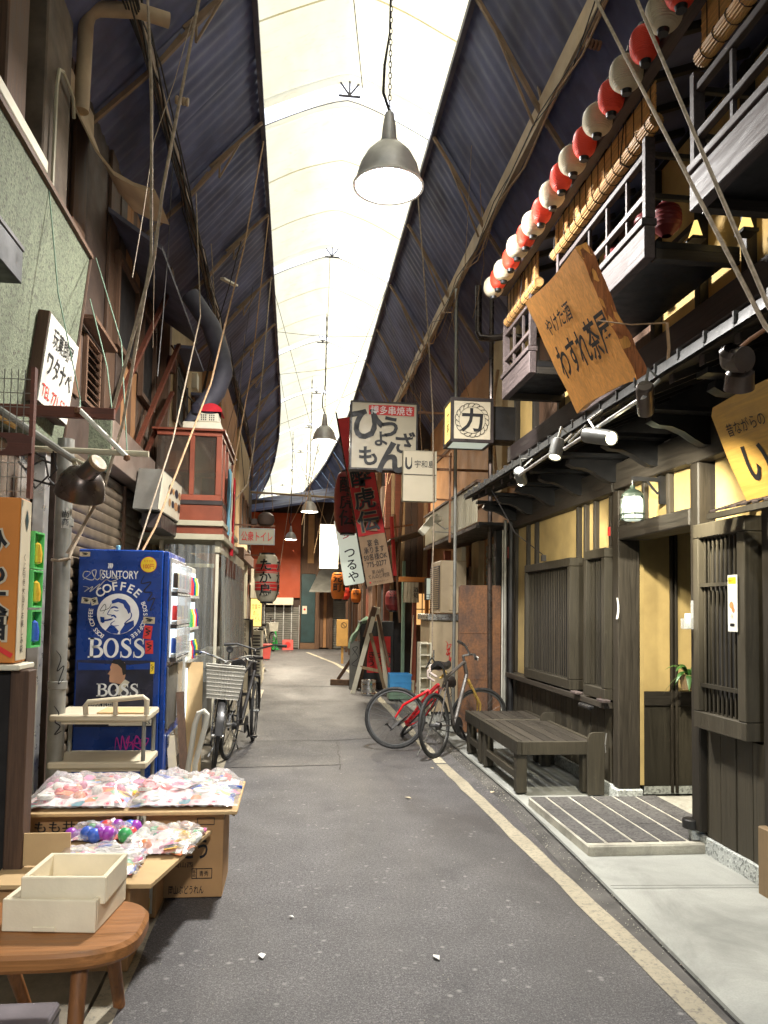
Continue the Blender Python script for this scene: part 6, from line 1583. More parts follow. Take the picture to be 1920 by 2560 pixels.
def near_left():
    # downpipe with a twisted rope
    T = thing("downpipe", "fat grey scratched drainpipe left of the blue vending machine", "pipe", (-1.5, 5.25, 0))
    part("tube", MB().tube([(-1.50, 5.27, .013), (-1.50, 5.26, 1.2), (-1.50, 5.24, 2.45), (-1.50, 5.24, 2.52)], .052, 18), m('pipe'), T)
    for z in (.9, 1.95): part("collar", MB().lathe([(.053, 0), (.060, .004), (.060, .05), (.053, .054)], (-1.50, 5.26, z), 18), m('pipe'), T)
    F = frame((-1.47, 5.206, 1.0), (1, .3, 0), (0, 0, 1))
    part("scrawl", MB().ribbon([(-.03, -.2), (.0, -.25), (-.02, -.3), (.01, -.33), (-.02, -.38), (.02, -.36)], .008, F).ribbon([(-.03, .15), (.0, .1), (-.02, .02), (.02, .05), (-.01, -.06), (.02, -.03)], .006, F), m('ink'), T)
    part("sticker", MB().flat(rect(.045, .13), frame((-1.475, 5.202, 2.0), (1, .3, 0), (0, 0, 1))), m('paper'), T)
    part("lettering", MB().text("尚\n商", frame((-1.475, 5.198, 2.0), (1, .3, 0), (0, 0, 1)), .05, None, .004), m('ink'), T)
    solo("rope", MB().tube([(-1.555, 5.22, 1.73), (-1.50, 5.20, 1.725), (-1.445, 5.22, 1.74), (-1.44, 5.25, 1.80), (-1.40, 5.3, 1.92), (-1.36, 5.32, 2.05), (-1.34, 5.32, 2.18), (-1.30, 5.1, 2.25)], .011, 6), m('rope'), "short pale rope knotted round the grey drainpipe", "rope", "ropes on the left")
    # second pipe: vertical tan pipe with elbow high up
    solo("vent_pipe", MB().tube([(-1.56, 5.5, 4.90), (-1.555, 5.5, 5.2), (-1.55, 5.5, 5.55), (-1.53, 5.5, 5.62), (-1.47, 5.5, 5.66), (-1.2, 5.52, 5.69), (-1.0, 5.6, 5.70)], .052, 14), m('rib_pale'), "tan vent pipe with an elbow high on the left wall", "pipe")
    # curled sheet
    pts = [(-1.66, 5.25), (-1.65, 5.07), (-1.567, 4.857), (-1.439, 4.612), (-1.313, 4.46), (-1.18, 4.39), (-1.03, 4.35)]
    def curl(u, v):
        s = u * (len(pts) - 1); i = min(int(s), len(pts) - 2); t = s - i
        x = pts[i][0] * (1 - t) + pts[i + 1][0] * t; z = pts[i][1] * (1 - t) + pts[i + 1][1] * t
        return (x, 5.45 + .75 * v - .12 * u * v, z + .06 * v)
    mb = MB().sheet(curl, 24, 3); n = len(mb.v)
    mb.sheet(lambda u, v: (curl(u, 0)[0], curl(u, 0)[1] - .001, curl(u, 0)[2] - .03 * v * (1 - .6 * abs(u - .7))), 24, 1)
    solo("curled_awning", mb, m('rib_pale'), "thin curled tan awning sheet sweeping out from the left wall", "awning")
    # frame of tubes that carries the flood lamp
    T = thing("tube_rack", "rusty angle bar and pale tubes of an open awning frame under the toy sign", "rack", (-1.2, 4.4, 2.4))
    part("angle_bar", MB().box(-1.64, -1.01, 4.39, 4.43, 2.47, 2.53, .003), m('redbrown'), T)
    part("cross_tube", MB().tube([(-1.55, 4.37, 2.285), (-.81, 4.36, 2.275)], .017, 10), m('cream_metal'), T)
    part("brace_tube", MB().tube([(-1.19, 4.35, 2.51), (-.92, 4.33, 2.25)], .014, 10), m('white'), T); part("brace_tube", MB().tube([(-1.60, 4.2, 2.49), (-1.16, 4.2, 2.20)], .019, 10), m('pipe'), T)
    part("knot", MB().lathe([(0, -.02), (.02, -.012), (.02, .012), (0, .02)], (-1.19, 4.35, 2.50), 8), m('rust_fix'), T); part("knot", MB().lathe([(0, -.02), (.018, -.01), (.018, .01), (0, .02)], (-.92, 4.33, 2.245), 8), m('rust_fix'), T)
    T = thing("flood_lamp", "large black bell shaped flood lamp hanging from the awning frame", "flood lamp", (-1.11, 4.2, 2.1))
    ax = V(-.25, .45, -.85)
    part("shade", MB().lathe([(0, -.085), (.04, -.082), (.08, -.06), (.108, -.02), (.122, .03), (.128, .075), (.122, .075), (.115, .03), (.09, -.02), (0, -.05)], (-1.115, 4.2, 2.085), 32, None, ax), m('bronze'), T)
    part("socket", MB().lathe([(0, -.085), (.042, -.085), (.047, -.075), (.047, .06), (.042, .08), (0, .08)], (-1.07, 4.13, 2.125), 22, None, (-.72, .45, -.55)), m('bronze'), T)
    part("socket_cap", MB().lathe([(0, 0), (.045, 0), (.049, .006), (.049, .02), (0, .02)], V(-1.07, 4.13, 2.125) - V(-.72, .45, -.55).normalized() * .092, 22, None, (-.72, .45, -.55)), m('pot'), T)
    part("yoke", MB().tube([(-1.16, 4.2, 2.205), (-1.15, 4.2, 2.17), (-1.12, 4.18, 2.15)], .014, 8).tube([(-1.17, 4.19, 2.2), (-1.13, 4.15, 2.19), (-1.09, 4.14, 2.17)], .008, 6), m('cream_metal'), T)
    solo("cable_tangle", MB().tube([(-1.45, 4.3, 2.28), (-1.33, 4.28, 2.22), (-1.30, 4.25, 2.12), (-1.36, 4.24, 2.05), (-1.42, 4.25, 2.15), (-1.33, 4.24, 2.20), (-1.27, 4.22, 2.18)], .006, 5).tube([(-1.47, 4.3, 2.2), (-1.38, 4.28, 2.1), (-1.31, 4.26, 2.08), (-1.25, 4.25, 2.07)], .006, 5).tube([(-1.28, 4.25, 2.25), (-1.25, 4.22, 2.15), (-1.29, 4.22, 2.10), (-1.24, 4.22, 2.05)], .005, 5), m('cable'), "tangle of black cables behind the big flood lamp", "cables")
    # cage, orange carton and green trays on a dark counter at the left edge
    T = thing("wire_cage", "dark wire cage with a red brown board that has a round hole", "cage", (-1.3, 3.4, 1.9))
    mb = MB()
    for k in range(15): x = -1.52 + k * .028; mb.tube([(x, 3.42, 1.90), (x, 3.42, 2.44)], .002, 4)
    for k in range(9): z = 1.92 + k * .06; mb.tube([(-1.53, 3.425, z), (-1.115, 3.425, z)], .002, 4)
    part("wire_grid", mb, m('pipe'), T)
    for x in (-1.53, -1.12): part("corner_post", MB().box(x - .008, x + .008, 3.405, 3.44, 1.89, 2.45), m('redbrown'), T)
    ring = []
    mb = MB(); cx, cz, r = -1.235, 2.112, .030
    x0, x1, z0, z1 = -1.54, -1.108, 2.065, 2.16; N = 24
    out = []
    for k in range(N):
        a = 2 * pi * k / N; dx, dz = cos(a), sin(a)
        t = min(((x1 - cx) / dx if dx > 0 else (x0 - cx) / dx) if abs(dx) > 1e-6 else 1e9, ((z1 - cz) / dz if dz > 0 else (z0 - cz) / dz) if abs(dz) > 1e-6 else 1e9)
        out.append((cx + dx * t, cz + dz * t))
    vs = []
    for yy in (3.385, 3.40):
        vs += [(cx + r * cos(2 * pi * k / N), yy, cz + r * sin(2 * pi * k / N)) for k in range(N)] + [(a, yy, b) for a, b in out]
    fs = []
    for k in range(N):
        l = (k + 1) % N
        fs += [(k, l, N + l, N + k), (2 * N + k, 3 * N + k, 3 * N + l, 2 * N + l), (k, 2 * N + k, 2 * N + l, l), (N + k, N + l, 3 * N + l, 3 * N + k)]
    part("holed_board", mb.add(vs, fs), m('redbrown'), T)
    part("yellow_rod", MB().tube([(-1.55, 3.46, 2.40), (-1.2, 3.46, 2.20)], .012, 6), m('yellow_box'), T)
    T = thing("orange_carton", "tall orange carton with outlined black writing and a cream side strip", "carton", (-1.3, 3.45, 1.2))
    part("body", MB().box(-1.55, -1.146, 3.40, 3.53, 1.20, 1.89, .004), m('card_or'), T)
    part("side_strip", MB().box(-1.1445, -1.142, 3.405, 3.525, 1.21, 1.885), m('sign_cream'), T)
    mb = MB(); mw = MB()
    for k, ch in enumerate("ひも大福"):
        mw.text(ch, face_cam(-1.245, 3.396, 1.70 - .115 * k), .135, None, .05); mb.text(ch, face_cam(-1.245, 3.392, 1.70 - .115 * k), .125, None, .02)
    part("lettering", mw, m('sign_cream'), T); part("lettering", mb, m('ink'), T)
    part("lettering", MB().text("く\nじ\n引\nき\n大\n当\nり\nお\n楽\nし\nみ\n袋", face_right(-1.1395, 3.46, 1.45), .035, None, .004), m('ink'), T)
    part("diamond_mark", MB().flat([(0, -.05), (.02, 0), (0, .05), (-.02, 0)], face_right(-1.1395, 3.47, 1.80)), m('teal_door'), T)
    part("red_line", MB().ribbon([(-.2, .05), (-.05, -.02), (.09, -.10)], .02, face_cam(-1.245, 3.395, 1.33), False), m('red_ink'), T)
    for k, z in enumerate((1.255, 1.43, 1.60)):
        T = thing("green_tray", ["bright green plastic toy rack, lowest of three beside the orange carton", "bright green plastic toy rack, middle of three beside the orange carton", "bright green plastic toy rack, topmost of three beside the orange carton"][k], "rack", (-1.1, 3.65, z), "green racks beside the orange carton")
        part("back", MB().box(-1.165, -1.158, 3.545, 3.68, z, z + .165), m('green_pl'), T)
        part("rim", MB().box(-1.157, -1.13, 3.545, 3.552, z, z + .165).box(-1.157, -1.13, 3.673, 3.68, z, z + .165).box(-1.157, -1.13, 3.553, 3.672, z, z + .008).box(-1.157, -1.13, 3.553, 3.672, z + .157, z + .165), m('green_pl'), T)
        part("bag", MB().lathe([(0, -.04), (.02, -.03), (.022, .01), (.014, .05), (0, .06)], (-1.137, 3.61, z + .06), 10), m('toy3' if k == 0 else 'toy1'), T)
    T = thing("counter", "dark shop counter with a brown corner post and pale ledge under the orange carton", "counter", (-1.3, 3.6, 0))
    part("body", MB().box(-1.9, -1.16, 3.42, 3.52, .013, 1.16, .004), m('dark'), T); part("corner_post", MB().box(-1.158, -1.085, 3.40, 3.50, .013, 1.17, .004), m('brown_wood_z'), T); part("ledge", MB().box(-1.6, -1.115, 3.37, 3.56, 1.172, 1.195, .004), m('offwhite'), T)
    T = thing("dark_canopy_sign", "flat black box fixed on the green stucco above the white toy sign", "sign", (-1.6, 4.2, 3.6))
    part("body", MB().box(-1.7, -1.44, 3.4, 4.15, 3.10, 3.27, .004), m('black'), T)
    if False: part("body", MB().add([(-1.6, 3.6, 3.35), (-1.38, 3.6, 3.35), (-1.38, 3.6, 3.72), (-1.6, 3.6, 3.72), (-1.6, 4.35, 3.35), (-1.42, 4.35, 3.35), (-1.42, 4.35, 3.72), (-1.6, 4.35, 3.72)], [(0, 1, 2, 3), (7, 6, 5, 4), (1, 5, 6, 2), (0, 3, 7, 4), (3, 2, 6, 7), (0, 4, 5, 1)]), m('sign_frame'), T)
    part("edge_strip", MB().box(-1.7, -1.435, 3.38, 4.16, 3.272, 3.30, .004), m('sign_frame'), T)
    T = thing("eave_slab", "pale edged flat slab sticking out at the left edge on top of the green stucco", "slab", (-1.6, 4.2, 3.95))
    part("slab", MB().box(-1.8, -1.50, 3.2, 4.60, 3.945, 4.0, .004), m('black'), T); part("edge", MB().box(-1.498, -1.478, 3.2, 4.60, 3.945, 4.015, .004), m('offwhite'), T)
    T = thing("metal_case", "low grey violet metal case on the ground in front of the stool", "case", (-1.0, 2.6, 0))
    part("body", MB().box(-1.35, -.755, 2.25, 2.82, .0, .11, .008), M_("violet_grey_enamel", (.17, .15, .16), .5, .15, 4, .3), T); part("lid_seam", MB().box(-1.352, -.753, 2.248, 2.822, .075, .082), m('black'), T)
near_left()

def serif(mb, word, F, h, w):
    """fat slab-serif capitals B, O, S drawn as strokes"""
    def B(o):
        q = lambda pts, ww: mb.ribbon([(o + p[0] * h, p[1] * h) + ((p[2] * h,) if len(p) > 2 else ()) for p in pts], ww * h, F, False)
        for a, b, c, d in ((.12, .32, .0, 1.0), (.0, .34, 0, .075), (.0, .34, .925, 1.0)): mb.flat([(o + a * h, c * h), (o + b * h, c * h), (o + b * h, d * h), (o + a * h, d * h)], F)
        q([(.25, .96), (.50, .955), (.68, .87, .15), (.72, .75, .19), (.62, .60, .13), (.28, .535)], .075); q([(.25, .53), (.58, .52), (.78, .41, .17), (.82, .27, .21), (.68, .09, .14), (.28, .038)], .078)
        return .92
    def O(o):
        mb.ribbon([(o + (.46 + .36 * cos(a)) * h, (.5 + .455 * sin(a)) * h, (.085 + .125 * abs(cos(a)) ** 1.3) * h) for a in [2 * pi * k / 20 for k in range(21)]], .1, F, False); return .98
    def S(o):
        q = lambda pts: mb.ribbon([(o + p[0] * h, p[1] * h, p[2] * h) for p in pts], .1, F, False)
        q([(.62, .80, .04), (.52, .93, .07), (.36, .955, .085), (.19, .86, .13), (.18, .70, .19), (.36, .565, .22), (.56, .44, .22), (.63, .27, .19), (.52, .09, .12), (.34, .045, .085), (.16, .09, .07), (.09, .25, .04)])
        for a, b, c, d in ((.60, .66, .70, .985), (.05, .11, .015, .32)): mb.flat([(o + a * h, c * h), (o + b * h, c * h), (o + b * h, d * h), (o + a * h, d * h)], F)
        return .76
    adv = {'B': .92, 'O': .98, 'S': .78}
    tot = sum(adv[c] for c in word) * h
    k = w / tot
    F2 = F
    F = F2 @ Matrix.Diagonal((k, 1, 1, 1))
    o = -tot / 2
    for c in word:
        {'B': B, 'O': O, 'S': S}[c](o); o += adv[c] * h

def vending():
    T = thing("vending_machine", "blue drinks vending machine whose side shows white coffee lettering, stickers and scrawls", "vending machine", (-1.28, 6.4, 0))
    P = lambda n, mb, k, lab=None: part(n, mb, m(k), T, lab)
    x0, x1, y0, y1, zt = -1.60, -.985, 6.02, 6.90, 1.86
    P("cabinet", MB().box(x0, x1, y0, y1, .06, zt, .008), 'blue_vend')
    P("foot", MB().box(x0 + .03, x1 - .02, y0 + .03, y1 - .03, .013, .058), 'black')
    P("door", MB().box(x1 + .002, -.945, y0 + .006, y1 - .006, .10, zt - .006, .006), 'blue_vend')
    # front: lit display, buttons, slot panel, pick-up flap
    xf = -.944
    P("display_frame", MB().box(xf, xf + .016, y0 + .04, y1 - .04, 1.02, 1.81, .004), 'alu')
    for k, (za, zb) in enumerate(((1.055, 1.27), (1.305, 1.52), (1.555, 1.77))):
        W = P("display_window", MB().box(xf + .0165, xf + .019, y0 + .07, y1 - .07, za, zb), 'vend_lit')
        for j in range(8):
            y = y0 + .12 + j * .092
            part("can", MB().lathe([(0, 0), (.022, 0), (.024, .006), (.024, .10), (.018, .115), (0, .115)], (xf + .030, y, za + .03), 12), m(['blue_vend', 'red_ink', 'brown_wall', 'offwhite', 'blue_vend', 'yellow_ink', 'ink', 'toy2'][(j * 3 + k) % 8]), W)
        part("shelf", MB().box(xf + .0195, xf + .045, y0 + .07, y1 - .07, za, za + .022), m('alu'), W)
        part("button_strip", MB().box(xf + .0195, xf + .058, y0 + .07, y1 - .07, za - .034, za - .004), m('sign_frame'), W)
        part("glass", MB().box(xf + .062, xf + .065, y0 + .06, y1 - .06, za - .002, zb), m('clear'), W)
        for j in range(8): part("button", MB().box(xf + .0585, xf + .064, y0 + .10 + j * .092, y0 + .14 + j * .092, za - .028, za - .012), m('white'), W)
    P("coin_panel", MB().box(xf, xf + .012, y0 + .55, y1 - .06, .55, .98, .003), 'alu'); P("slot_panel", MB().box(xf, xf + .012, y0 + .05, y0 + .52, .52, .98, .003), 'shutter')
    P("pickup_flap", MB().box(xf, xf + .02, y0 + .15, y1 - .15, .22, .46, .006), 'steel'); P("kick_plate", MB().box(xf, xf + .008, y0 + .04, y1 - .04, .11, .20), 'black')
    # printed side
    yp = y0 - .003
    F = lambda x, z, d=0: face_cam(x, yp - d, z)
    mb = MB()
    mb.text("SUNTORY", F(-1.295, 1.672), .085, .262, .012)
    P("lettering", mb, 'white_ink'); mb = MB()
    for k in range(3): mb.ribbon([(.0 + k * .012, -.018), (.006 + k * .012, .01), (-.002 + k * .012, .02)], .010, F(-1.385, 1.735))
    P("logo_mark", mb, 'white_ink'); mb = MB()
    def arc(txt, r, a0, a1, h, bold):
        n = len(txt)
        for k, ch in enumerate(txt):
            if ch == ' ': continue
            a = radians(a0 + (a1 - a0) * k / (n - 1))
            mb.text(ch, F(-1.302 + r * cos(a), 1.379 + r * sin(a)), h, None, bold, 0, a - pi / 2)
    arc("COFFEE", .208, 131, 49, .088, .02); P("lettering", mb, 'white_ink'); mb.v, mb.f = [], []
    arc("BOSS COFFEE", .198, 236, 172, .044, .014); arc("BOSS COFFEE", .198, 24, -56, .044, .014)
    P("lettering", mb, 'white_ink')
    P("round_emblem", MB().flat(disc(.152, 40), F(-1.302, 1.379)), 'white_ink')
    E = F(-1.302, 1.379, .003)
    mb = MB()
    mb.flat([(-.05, .098), (-.005, .118), (.05, .105), (.085, .06), (.092, .02), (.075, .0), (.062, .03), (.045, .05), (.035, .075), (0, .088), (-.045, .075)], E)   # hair
    mb.ribbon([(.085, .02), (.098, .0), (.092, -.03), (.07, -.05), (.05, -.075), (.10, -.06)], .008, E)
    mb.ribbon([(-.055, .04), (-.03, .052), (.0, .042)], .012, E); mb.ribbon([(-.03, .028), (-.012, .022), (.004, .026)], .006, E)
    mb.ribbon([(-.055, .04), (-.075, .0), (-.06, -.008), (-.045, -.006)], .006, E); mb.ribbon([(-.05, -.018), (-.03, -.012), (-.012, -.03)], .012, E)
    mb.ribbon([(-.035, -.036), (-.07, -.046), (-.10, -.05)], .013, E); mb.flat([(-.128, -.022), (-.098, -.026), (-.094, -.062), (-.108, -.07), (-.124, -.06)], E)
    mb.ribbon([(-.02, -.05), (-.05, -.075), (-.03, -.09), (.01, -.085)], .006, E)
    mb.flat([(-.055, -.085), (-.02, -.095), (.01, -.128), (.0, -.148), (-.04, -.146), (-.085, -.124)][::1], E); mb.flat([(.02, -.128), (.055, -.07), (.115, -.045), (.12, -.09), (.07, -.132), (.02, -.15)], E)
    P("emblem_drawing", mb, 'blue_vend')
    mb = MB(); serif(mb, "BOSS", F(-1.302, 1.053), .146, .415); P("lettering", mb, 'white_ink')
    # poster with a man in profile, same word over it
    P("poster", MB().box(-1.585, -1.03, yp - .002, yp + .002, .545, 1.035), 'poster_dark')
    D = lambda x, z: F(x, z, .006)
    P("poster_figure", MB().flat([(-.055, -.07), (.045, -.09), (.06, .0), (.05, .075), (.0, .09), (-.04, .075), (-.055, .04), (-.05, .02), (-.07, -.01), (-.055, -.02), (-.058, -.045)], D(-1.29, .945)), 'skin')
    P("poster_hair", MB().flat([(-.045, .07), (.0, .06), (.03, .03), (.04, -.02), (.062, -.01), (.06, .06), (.02, .10), (-.03, .097)], F(-1.29, .945, .009)), 'ink')
    P("poster_suit", MB().flat([(-.13, -.16), (-.06, -.05), (.05, -.01), (.14, -.04), (.20, -.16)], D(-1.27, .86)), 'poster_suit')
    P("poster_collar", MB().flat([(-.03, -.06), (.04, .02), (.075, .0), (.0, -.10)], F(-1.275, .875, .008)), 'offwhite')
    P("poster_sky", MB().flat([(-.27, -.03), (.27, -.02), (.27, .03), (.1, .012), (-.1, .02), (-.27, .028)], F(-1.305, .99, .004)), 'blue_vend')
    mb = MB(); serif(mb, "BOSS", F(-1.283, .77, .011), .095, .305); P("lettering", mb, 'white_ink')
    P("lettering", MB().text("1000万円", F(-1.40, .70, .008), .05, .16), 'offwhite')
    P("poster_strip", MB().box(-1.34, -1.035, yp - .008, yp - .003, .555, .60), 'offwhite'); P("lettering", MB().text("BOSS", F(-1.10, .578, .011), .035, .12, .01), 'ink')
    P("poster_face", MB().flat(disc(.035, 14, .05), F(-1.23, .655, .006)), 'skin')
    # price badge, stickers, scrawls
    P("price_badge", MB().flat(disc(.060, 30), F(-1.092, 1.752)), 'red_ink'); P("price_badge", MB().flat(disc(.057, 30), F(-1.092, 1.752, .002)), 'yellow_ink')
    P("lettering", MB().text("100円", F(-1.090, 1.738, .005), .045, .078, .008).text("おすすめ", F(-1.092, 1.778, .005), .022, .07), 'red_ink')
    for x, z, w, h, r, k in ((-1.555, 1.82, .075, .034, 0, 'noren'), (-1.535, 1.475, .065, .045, -.1, 'offwhite'), (-1.475, 1.47, .05, .055, .25, 'offwhite'), (-1.075, 1.335, .085, .05, -.05, 'noren'), (-1.082, 1.245, .060, .10, -.12, 'red_ink'), (-1.068, 1.135, .058, .10, .04, 'red_ink'), (-1.04, .98, .03, .085, 0, 'yellow_ink')):
        P("sticker", MB().flat(rect(w, h), F(x, z, .005) @ Matrix.Rotation(r, 4, 'Z')), k)
        q = F(x, z, .008) @ Matrix.Rotation(r, 4, 'Z')
        P("sticker_print", MB().ribbon([(-w * .3, -h * .3), (w * .2, -h * .1), (-w * .2, 0), (w * .3, h * .1), (-w * .3, h * .25), (w * .2, h * .36)], min(w, h) * .13, q), 'ink')
    P("scrawl", MB().ribbon([(-.10, .0), (-.05, .05), (-.09, .06), (-.10, .02), (-.03, .0), (-.01, .07), (-.04, .06), (-.0, .0), (.04, .06), (.02, .07), (.03, .0), (.08, .05)], .007, F(-1.46, 1.63, .005)).ribbon([(-.10, -.05), (-.06, -.06), (-.09, -.09), (-.03, -.05), (-.05, -.09), (.02, -.03), (.0, -.07), (.06, .0), (.10, -.01), (.15, .01), (.10, .02), (.19, .03)], .006, F(-1.46, 1.63, .005)), 'alu')
    P("scrawl", MB().ribbon([(-.03, .10), (-.05, .04), (.02, .05), (-.03, -.02), (.03, -.03), (.0, -.09), (.05, -.07), (.02, -.16), (.05, -.14)], .009, F(-1.09, 1.57, .005)).ribbon([(-.01, -.02), (.01, .02), (.0, .05), (-.03, .0), (.03, .02), (.05, .06)], .004, F(-1.40, 1.40, .008)), 'ink')
    P("scrawl", MB().ribbon([(-.10, -.05), (-.09, .04), (-.06, -.05), (-.05, .05), (-.02, -.05), (.0, .05), (-.02, .0), (.02, .0), (.03, -.05), (.05, .05), (.08, .0), (.03, -.01), (.10, -.05), (.11, .04), (.08, -.03), (.13, .0)], .009, F(-1.19, .43, .005)).ribbon([(-.02, -.04), (.04, .03), (.08, -.05), (.12, .02), (.05, .0), (.10, -.07)], .007, F(-1.17, .44, .008)), 'pink_ink')
    solo("cup", MB().lathe([(0, 0), (.016, 0), (.018, .03), (.013, .035), (0, .035)], (-1.335, 6.1, 1.861), 12), m('bluecloth'), "tiny pale blue cap standing on top of the blue vending machine", "cap")
    T = thing("vending_machine", "second narrower drinks machine with brightly lit windows behind the blue one", "vending machine", (-1.28, 7.2, 0))
    P = lambda n, mb, k, lab=None: part(n, mb, m(k), T, lab)
    P("cabinet", MB().box(-1.58, -.955, 6.93, 7.50, .06, 1.80, .008), 'alu'); P("foot", MB().box(-1.55, -.98, 6.96, 7.47, .013, .058), 'black')
    P("door", MB().box(-.953, -.925, 6.935, 7.495, .10, 1.795, .006), 'white')
    for k, (za, zb) in enumerate(((.96, 1.20), (1.24, 1.48), (1.52, 1.74))):
        W = P("display_window", MB().box(-.924, -.9215, 6.97, 7.46, za, zb), 'vend_lit')
        for j in range(5): part("bottle", MB().lathe([(0, 0), (.025, 0), (.026, .10), (.012, .14), (.012, .16), (0, .16)], (-.905, 7.02 + j * .095, za + .02), 12), m(['offwhite', 'toy2', 'red_ink', 'yellow_ink', 'blue_vend'][(j * 2 + k) % 5]), W)
        part("shelf", MB().box(-.921, -.885, 6.96, 7.47, za - .004, za + .018), m('white'), W)
    P("light_strip", MB().box(-.924, -.918, 7.0, 7.06, .45, .90), 'vend_lit'); P("panel", MB().box(-.924, -.916, 7.1, 7.45, .40, .9, .003), 'shutter'); P("pickup_flap", MB().box(-.924, -.91, 7.05, 7.42, .16, .34, .004), 'steel')
vending()

def carts_and_boxes():
    # trolley
    T = thing("trolley", "cream two shelf metal trolley with grey posts in front of the blue vending machine", "trolley", (-1.22, 5.4, 0))
    def shelf(z, nm):
        part(nm, MB().box(-1.53, -.915, 5.2, 5.62, z, z + .045, .010).box(-1.50, -.945, 5.23, 5.59, z - .02, z - .001), m('sign_cream'), T)
    shelf(.70, "top_shelf"); shelf(.40, "bottom_shelf")
    for x, y in ((-1.50, 5.23), (-.945, 5.23), (-1.50, 5.59), (-.945, 5.59)):
        part("post", MB().cyl((x, y, .08), (x, y, .70), .013, 10), m('pipe'), T)
        part("castor", MB().lathe([(0, -.012), (.035, -.012), (.035, .012), (0, .012)], (x, y, .048), 14, None, (1, 0, 0)), m('saddle'), T)
    part("handle", MB().tube([(-1.30, 5.19, .745), (-1.305, 5.19, .80), (-1.29, 5.19, .825), (-.95, 5.19, .86), (-.925, 5.19, .84), (-.925, 5.19, .745)], .017, 10), m('sign_cream'), T)
    part("handle_brace", MB().cyl((-1.12, 5.195, .745), (-1.12, 5.195, .84), .015, 8), m('sign_cream'), T)
    part("tray_card", MB().box(-1.24, -.95, 5.22, 5.5, .7455, .756), m('card_in'), T)
    # white bent rail
    solo("bent_rail", MB().tube([(-.72, 5.62, .013), (-.71, 5.62, .30), (-.67, 5.62, .62), (-.645, 5.62, .70), (-.61, 5.62, .715), (-.585, 5.62, .69), (-.60, 5.62, .60), (-.66, 5.61, .35), (-.665, 5.61, .013)], .019, 12), m('white'), "white bent tube rail standing before the bicycle with the basket", "rail")
    # planks by the machines
    for k, (a, b, mm, lab) in enumerate((((-.84, 6.95, .02), (-.86, 7.1, .95), 'card_in', "brown cardboard sheet behind the front basket"), ((-.80, 6.2, .02), (-.90, 6.5, .75), 'brown_wood_z', "brown plank leaning against the vending machines"), ((-.86, 6.1, .02), (-.92, 6.2, .45), 'sign_cream', "pale plank leaning low by the vending machine"))):
        solo("plank", MB().bar(a, b, .14 if k == 0 else .06, .02, (0, 1, 0)), m(mm), lab, "plank")
    # cartons with toy trays
    def carton(label, x0, x1, y0, y1, h, texts):
        T = thing("carton", label, "carton", ((x0 + x1) / 2, (y0 + y1) / 2, 0), "cartons under the toy trays")
        z0 = .005
        part("body", MB().box(x0, x1, y0, y1, z0, h, .004), m('card'), T)
        part("seam", MB().box(x1 - .0, x1 + .002, y0 + .02, y1 - .02, h - .045, h - .04), m('pot'), T)
        part("flap", MB().add([(x1 + .001, y0 + .02, h), (x1 + .001, y1 - .02, h), (x1 + .05, y1 - .03, h - .035), (x1 + .05, y0 + .03, h - .035)], [(0, 1, 2, 3)]), m('card_in'), T)
        for t, x, z, hh, w, b in texts: part("lettering", MB().text(t, face_cam(x, y0 - .003, z), hh, w, b), m('ink'), T)
        return T
    T = carton("brown carton with black printing under the right end of the upper toy tray", -.705, -.325, 4.03, 4.40, .425, (("ぶどう", -.50, .245, .11, .20, .02), ("JA岡山西", -.535, .165, .03, .13, .002), ("岡山ぶどうれん", -.50, .045, .045, .17, .01)))
    part("stamp_frame", MB().box(-.475, -.375, 4.026, 4.029, .145, .148).box(-.475, -.375, 4.026, 4.029, .098, .101).box(-.475, -.472, 4.026, 4.029, .101, .145).box(-.378, -.375, 4.026, 4.029, .101, .145).box(-.452, -.449, 4.026, 4.029, .101, .145), m('ink'), T)
    part("stamp_print", MB().text("青秀", face_cam(-.415, 4.026, .123), .03, .045).text("等\n級", face_cam(-.462, 4.026, .123), .018), m('ink'), T)
    part("stamp_frame", MB().box(-.455, -.37, 4.026, 4.029, .392, .395).box(-.455, -.37, 4.026, 4.029, .36, .363).box(-.455, -.452, 4.026, 4.029, .363, .392).box(-.373, -.37, 4.026, 4.029, .363, .392), m('ink'), T)
    carton("brown carton under the left end of the upper toy tray", -1.27, -.815, 4.03, 4.40, .425, (("もも共撰", -1.10, .36, .06, .26, .012),))
    T = carton("small white printed carton under the lower toy tray", -.88, -.605, 3.78, 4.0, .335, (("はや\nさか", -.66, .20, .04, .06, .004),))
    part("label_panel", MB().box(-.80, -.62, 3.772, 3.778, .03, .30), m('offwhite'), T); part("price_label", MB().box(-.67, -.63, 3.768, 3.771, .06, .10), m('yellow_ink'), T)
    solo("tray_board", MB().box(-1.28, -.255, 3.95, 4.62, .428, .445, .003), m('card_in'), "wide flat cardboard tray across the two tall cartons", "tray")
    mb = MB().prism([(-.53, 3.19), (-.375, 3.93), (-1.2, 3.93), (-1.15, 3.22)], Matrix.Translation((0, 0, .362)), .016)
    solo("tray_board", mb, m('card_in'), "slanting flat cardboard lid on the small white carton", "tray")
    solo("spare_carton", MB().box(-1.15, -.62, 3.25, 3.7, .005, .345, .004), m('card'), "brown carton mostly hidden behind the stool under the lower tray", "carton", "cartons under the toy trays")
    # bags of toys
    ball = {}
    rnd = random.Random(21)
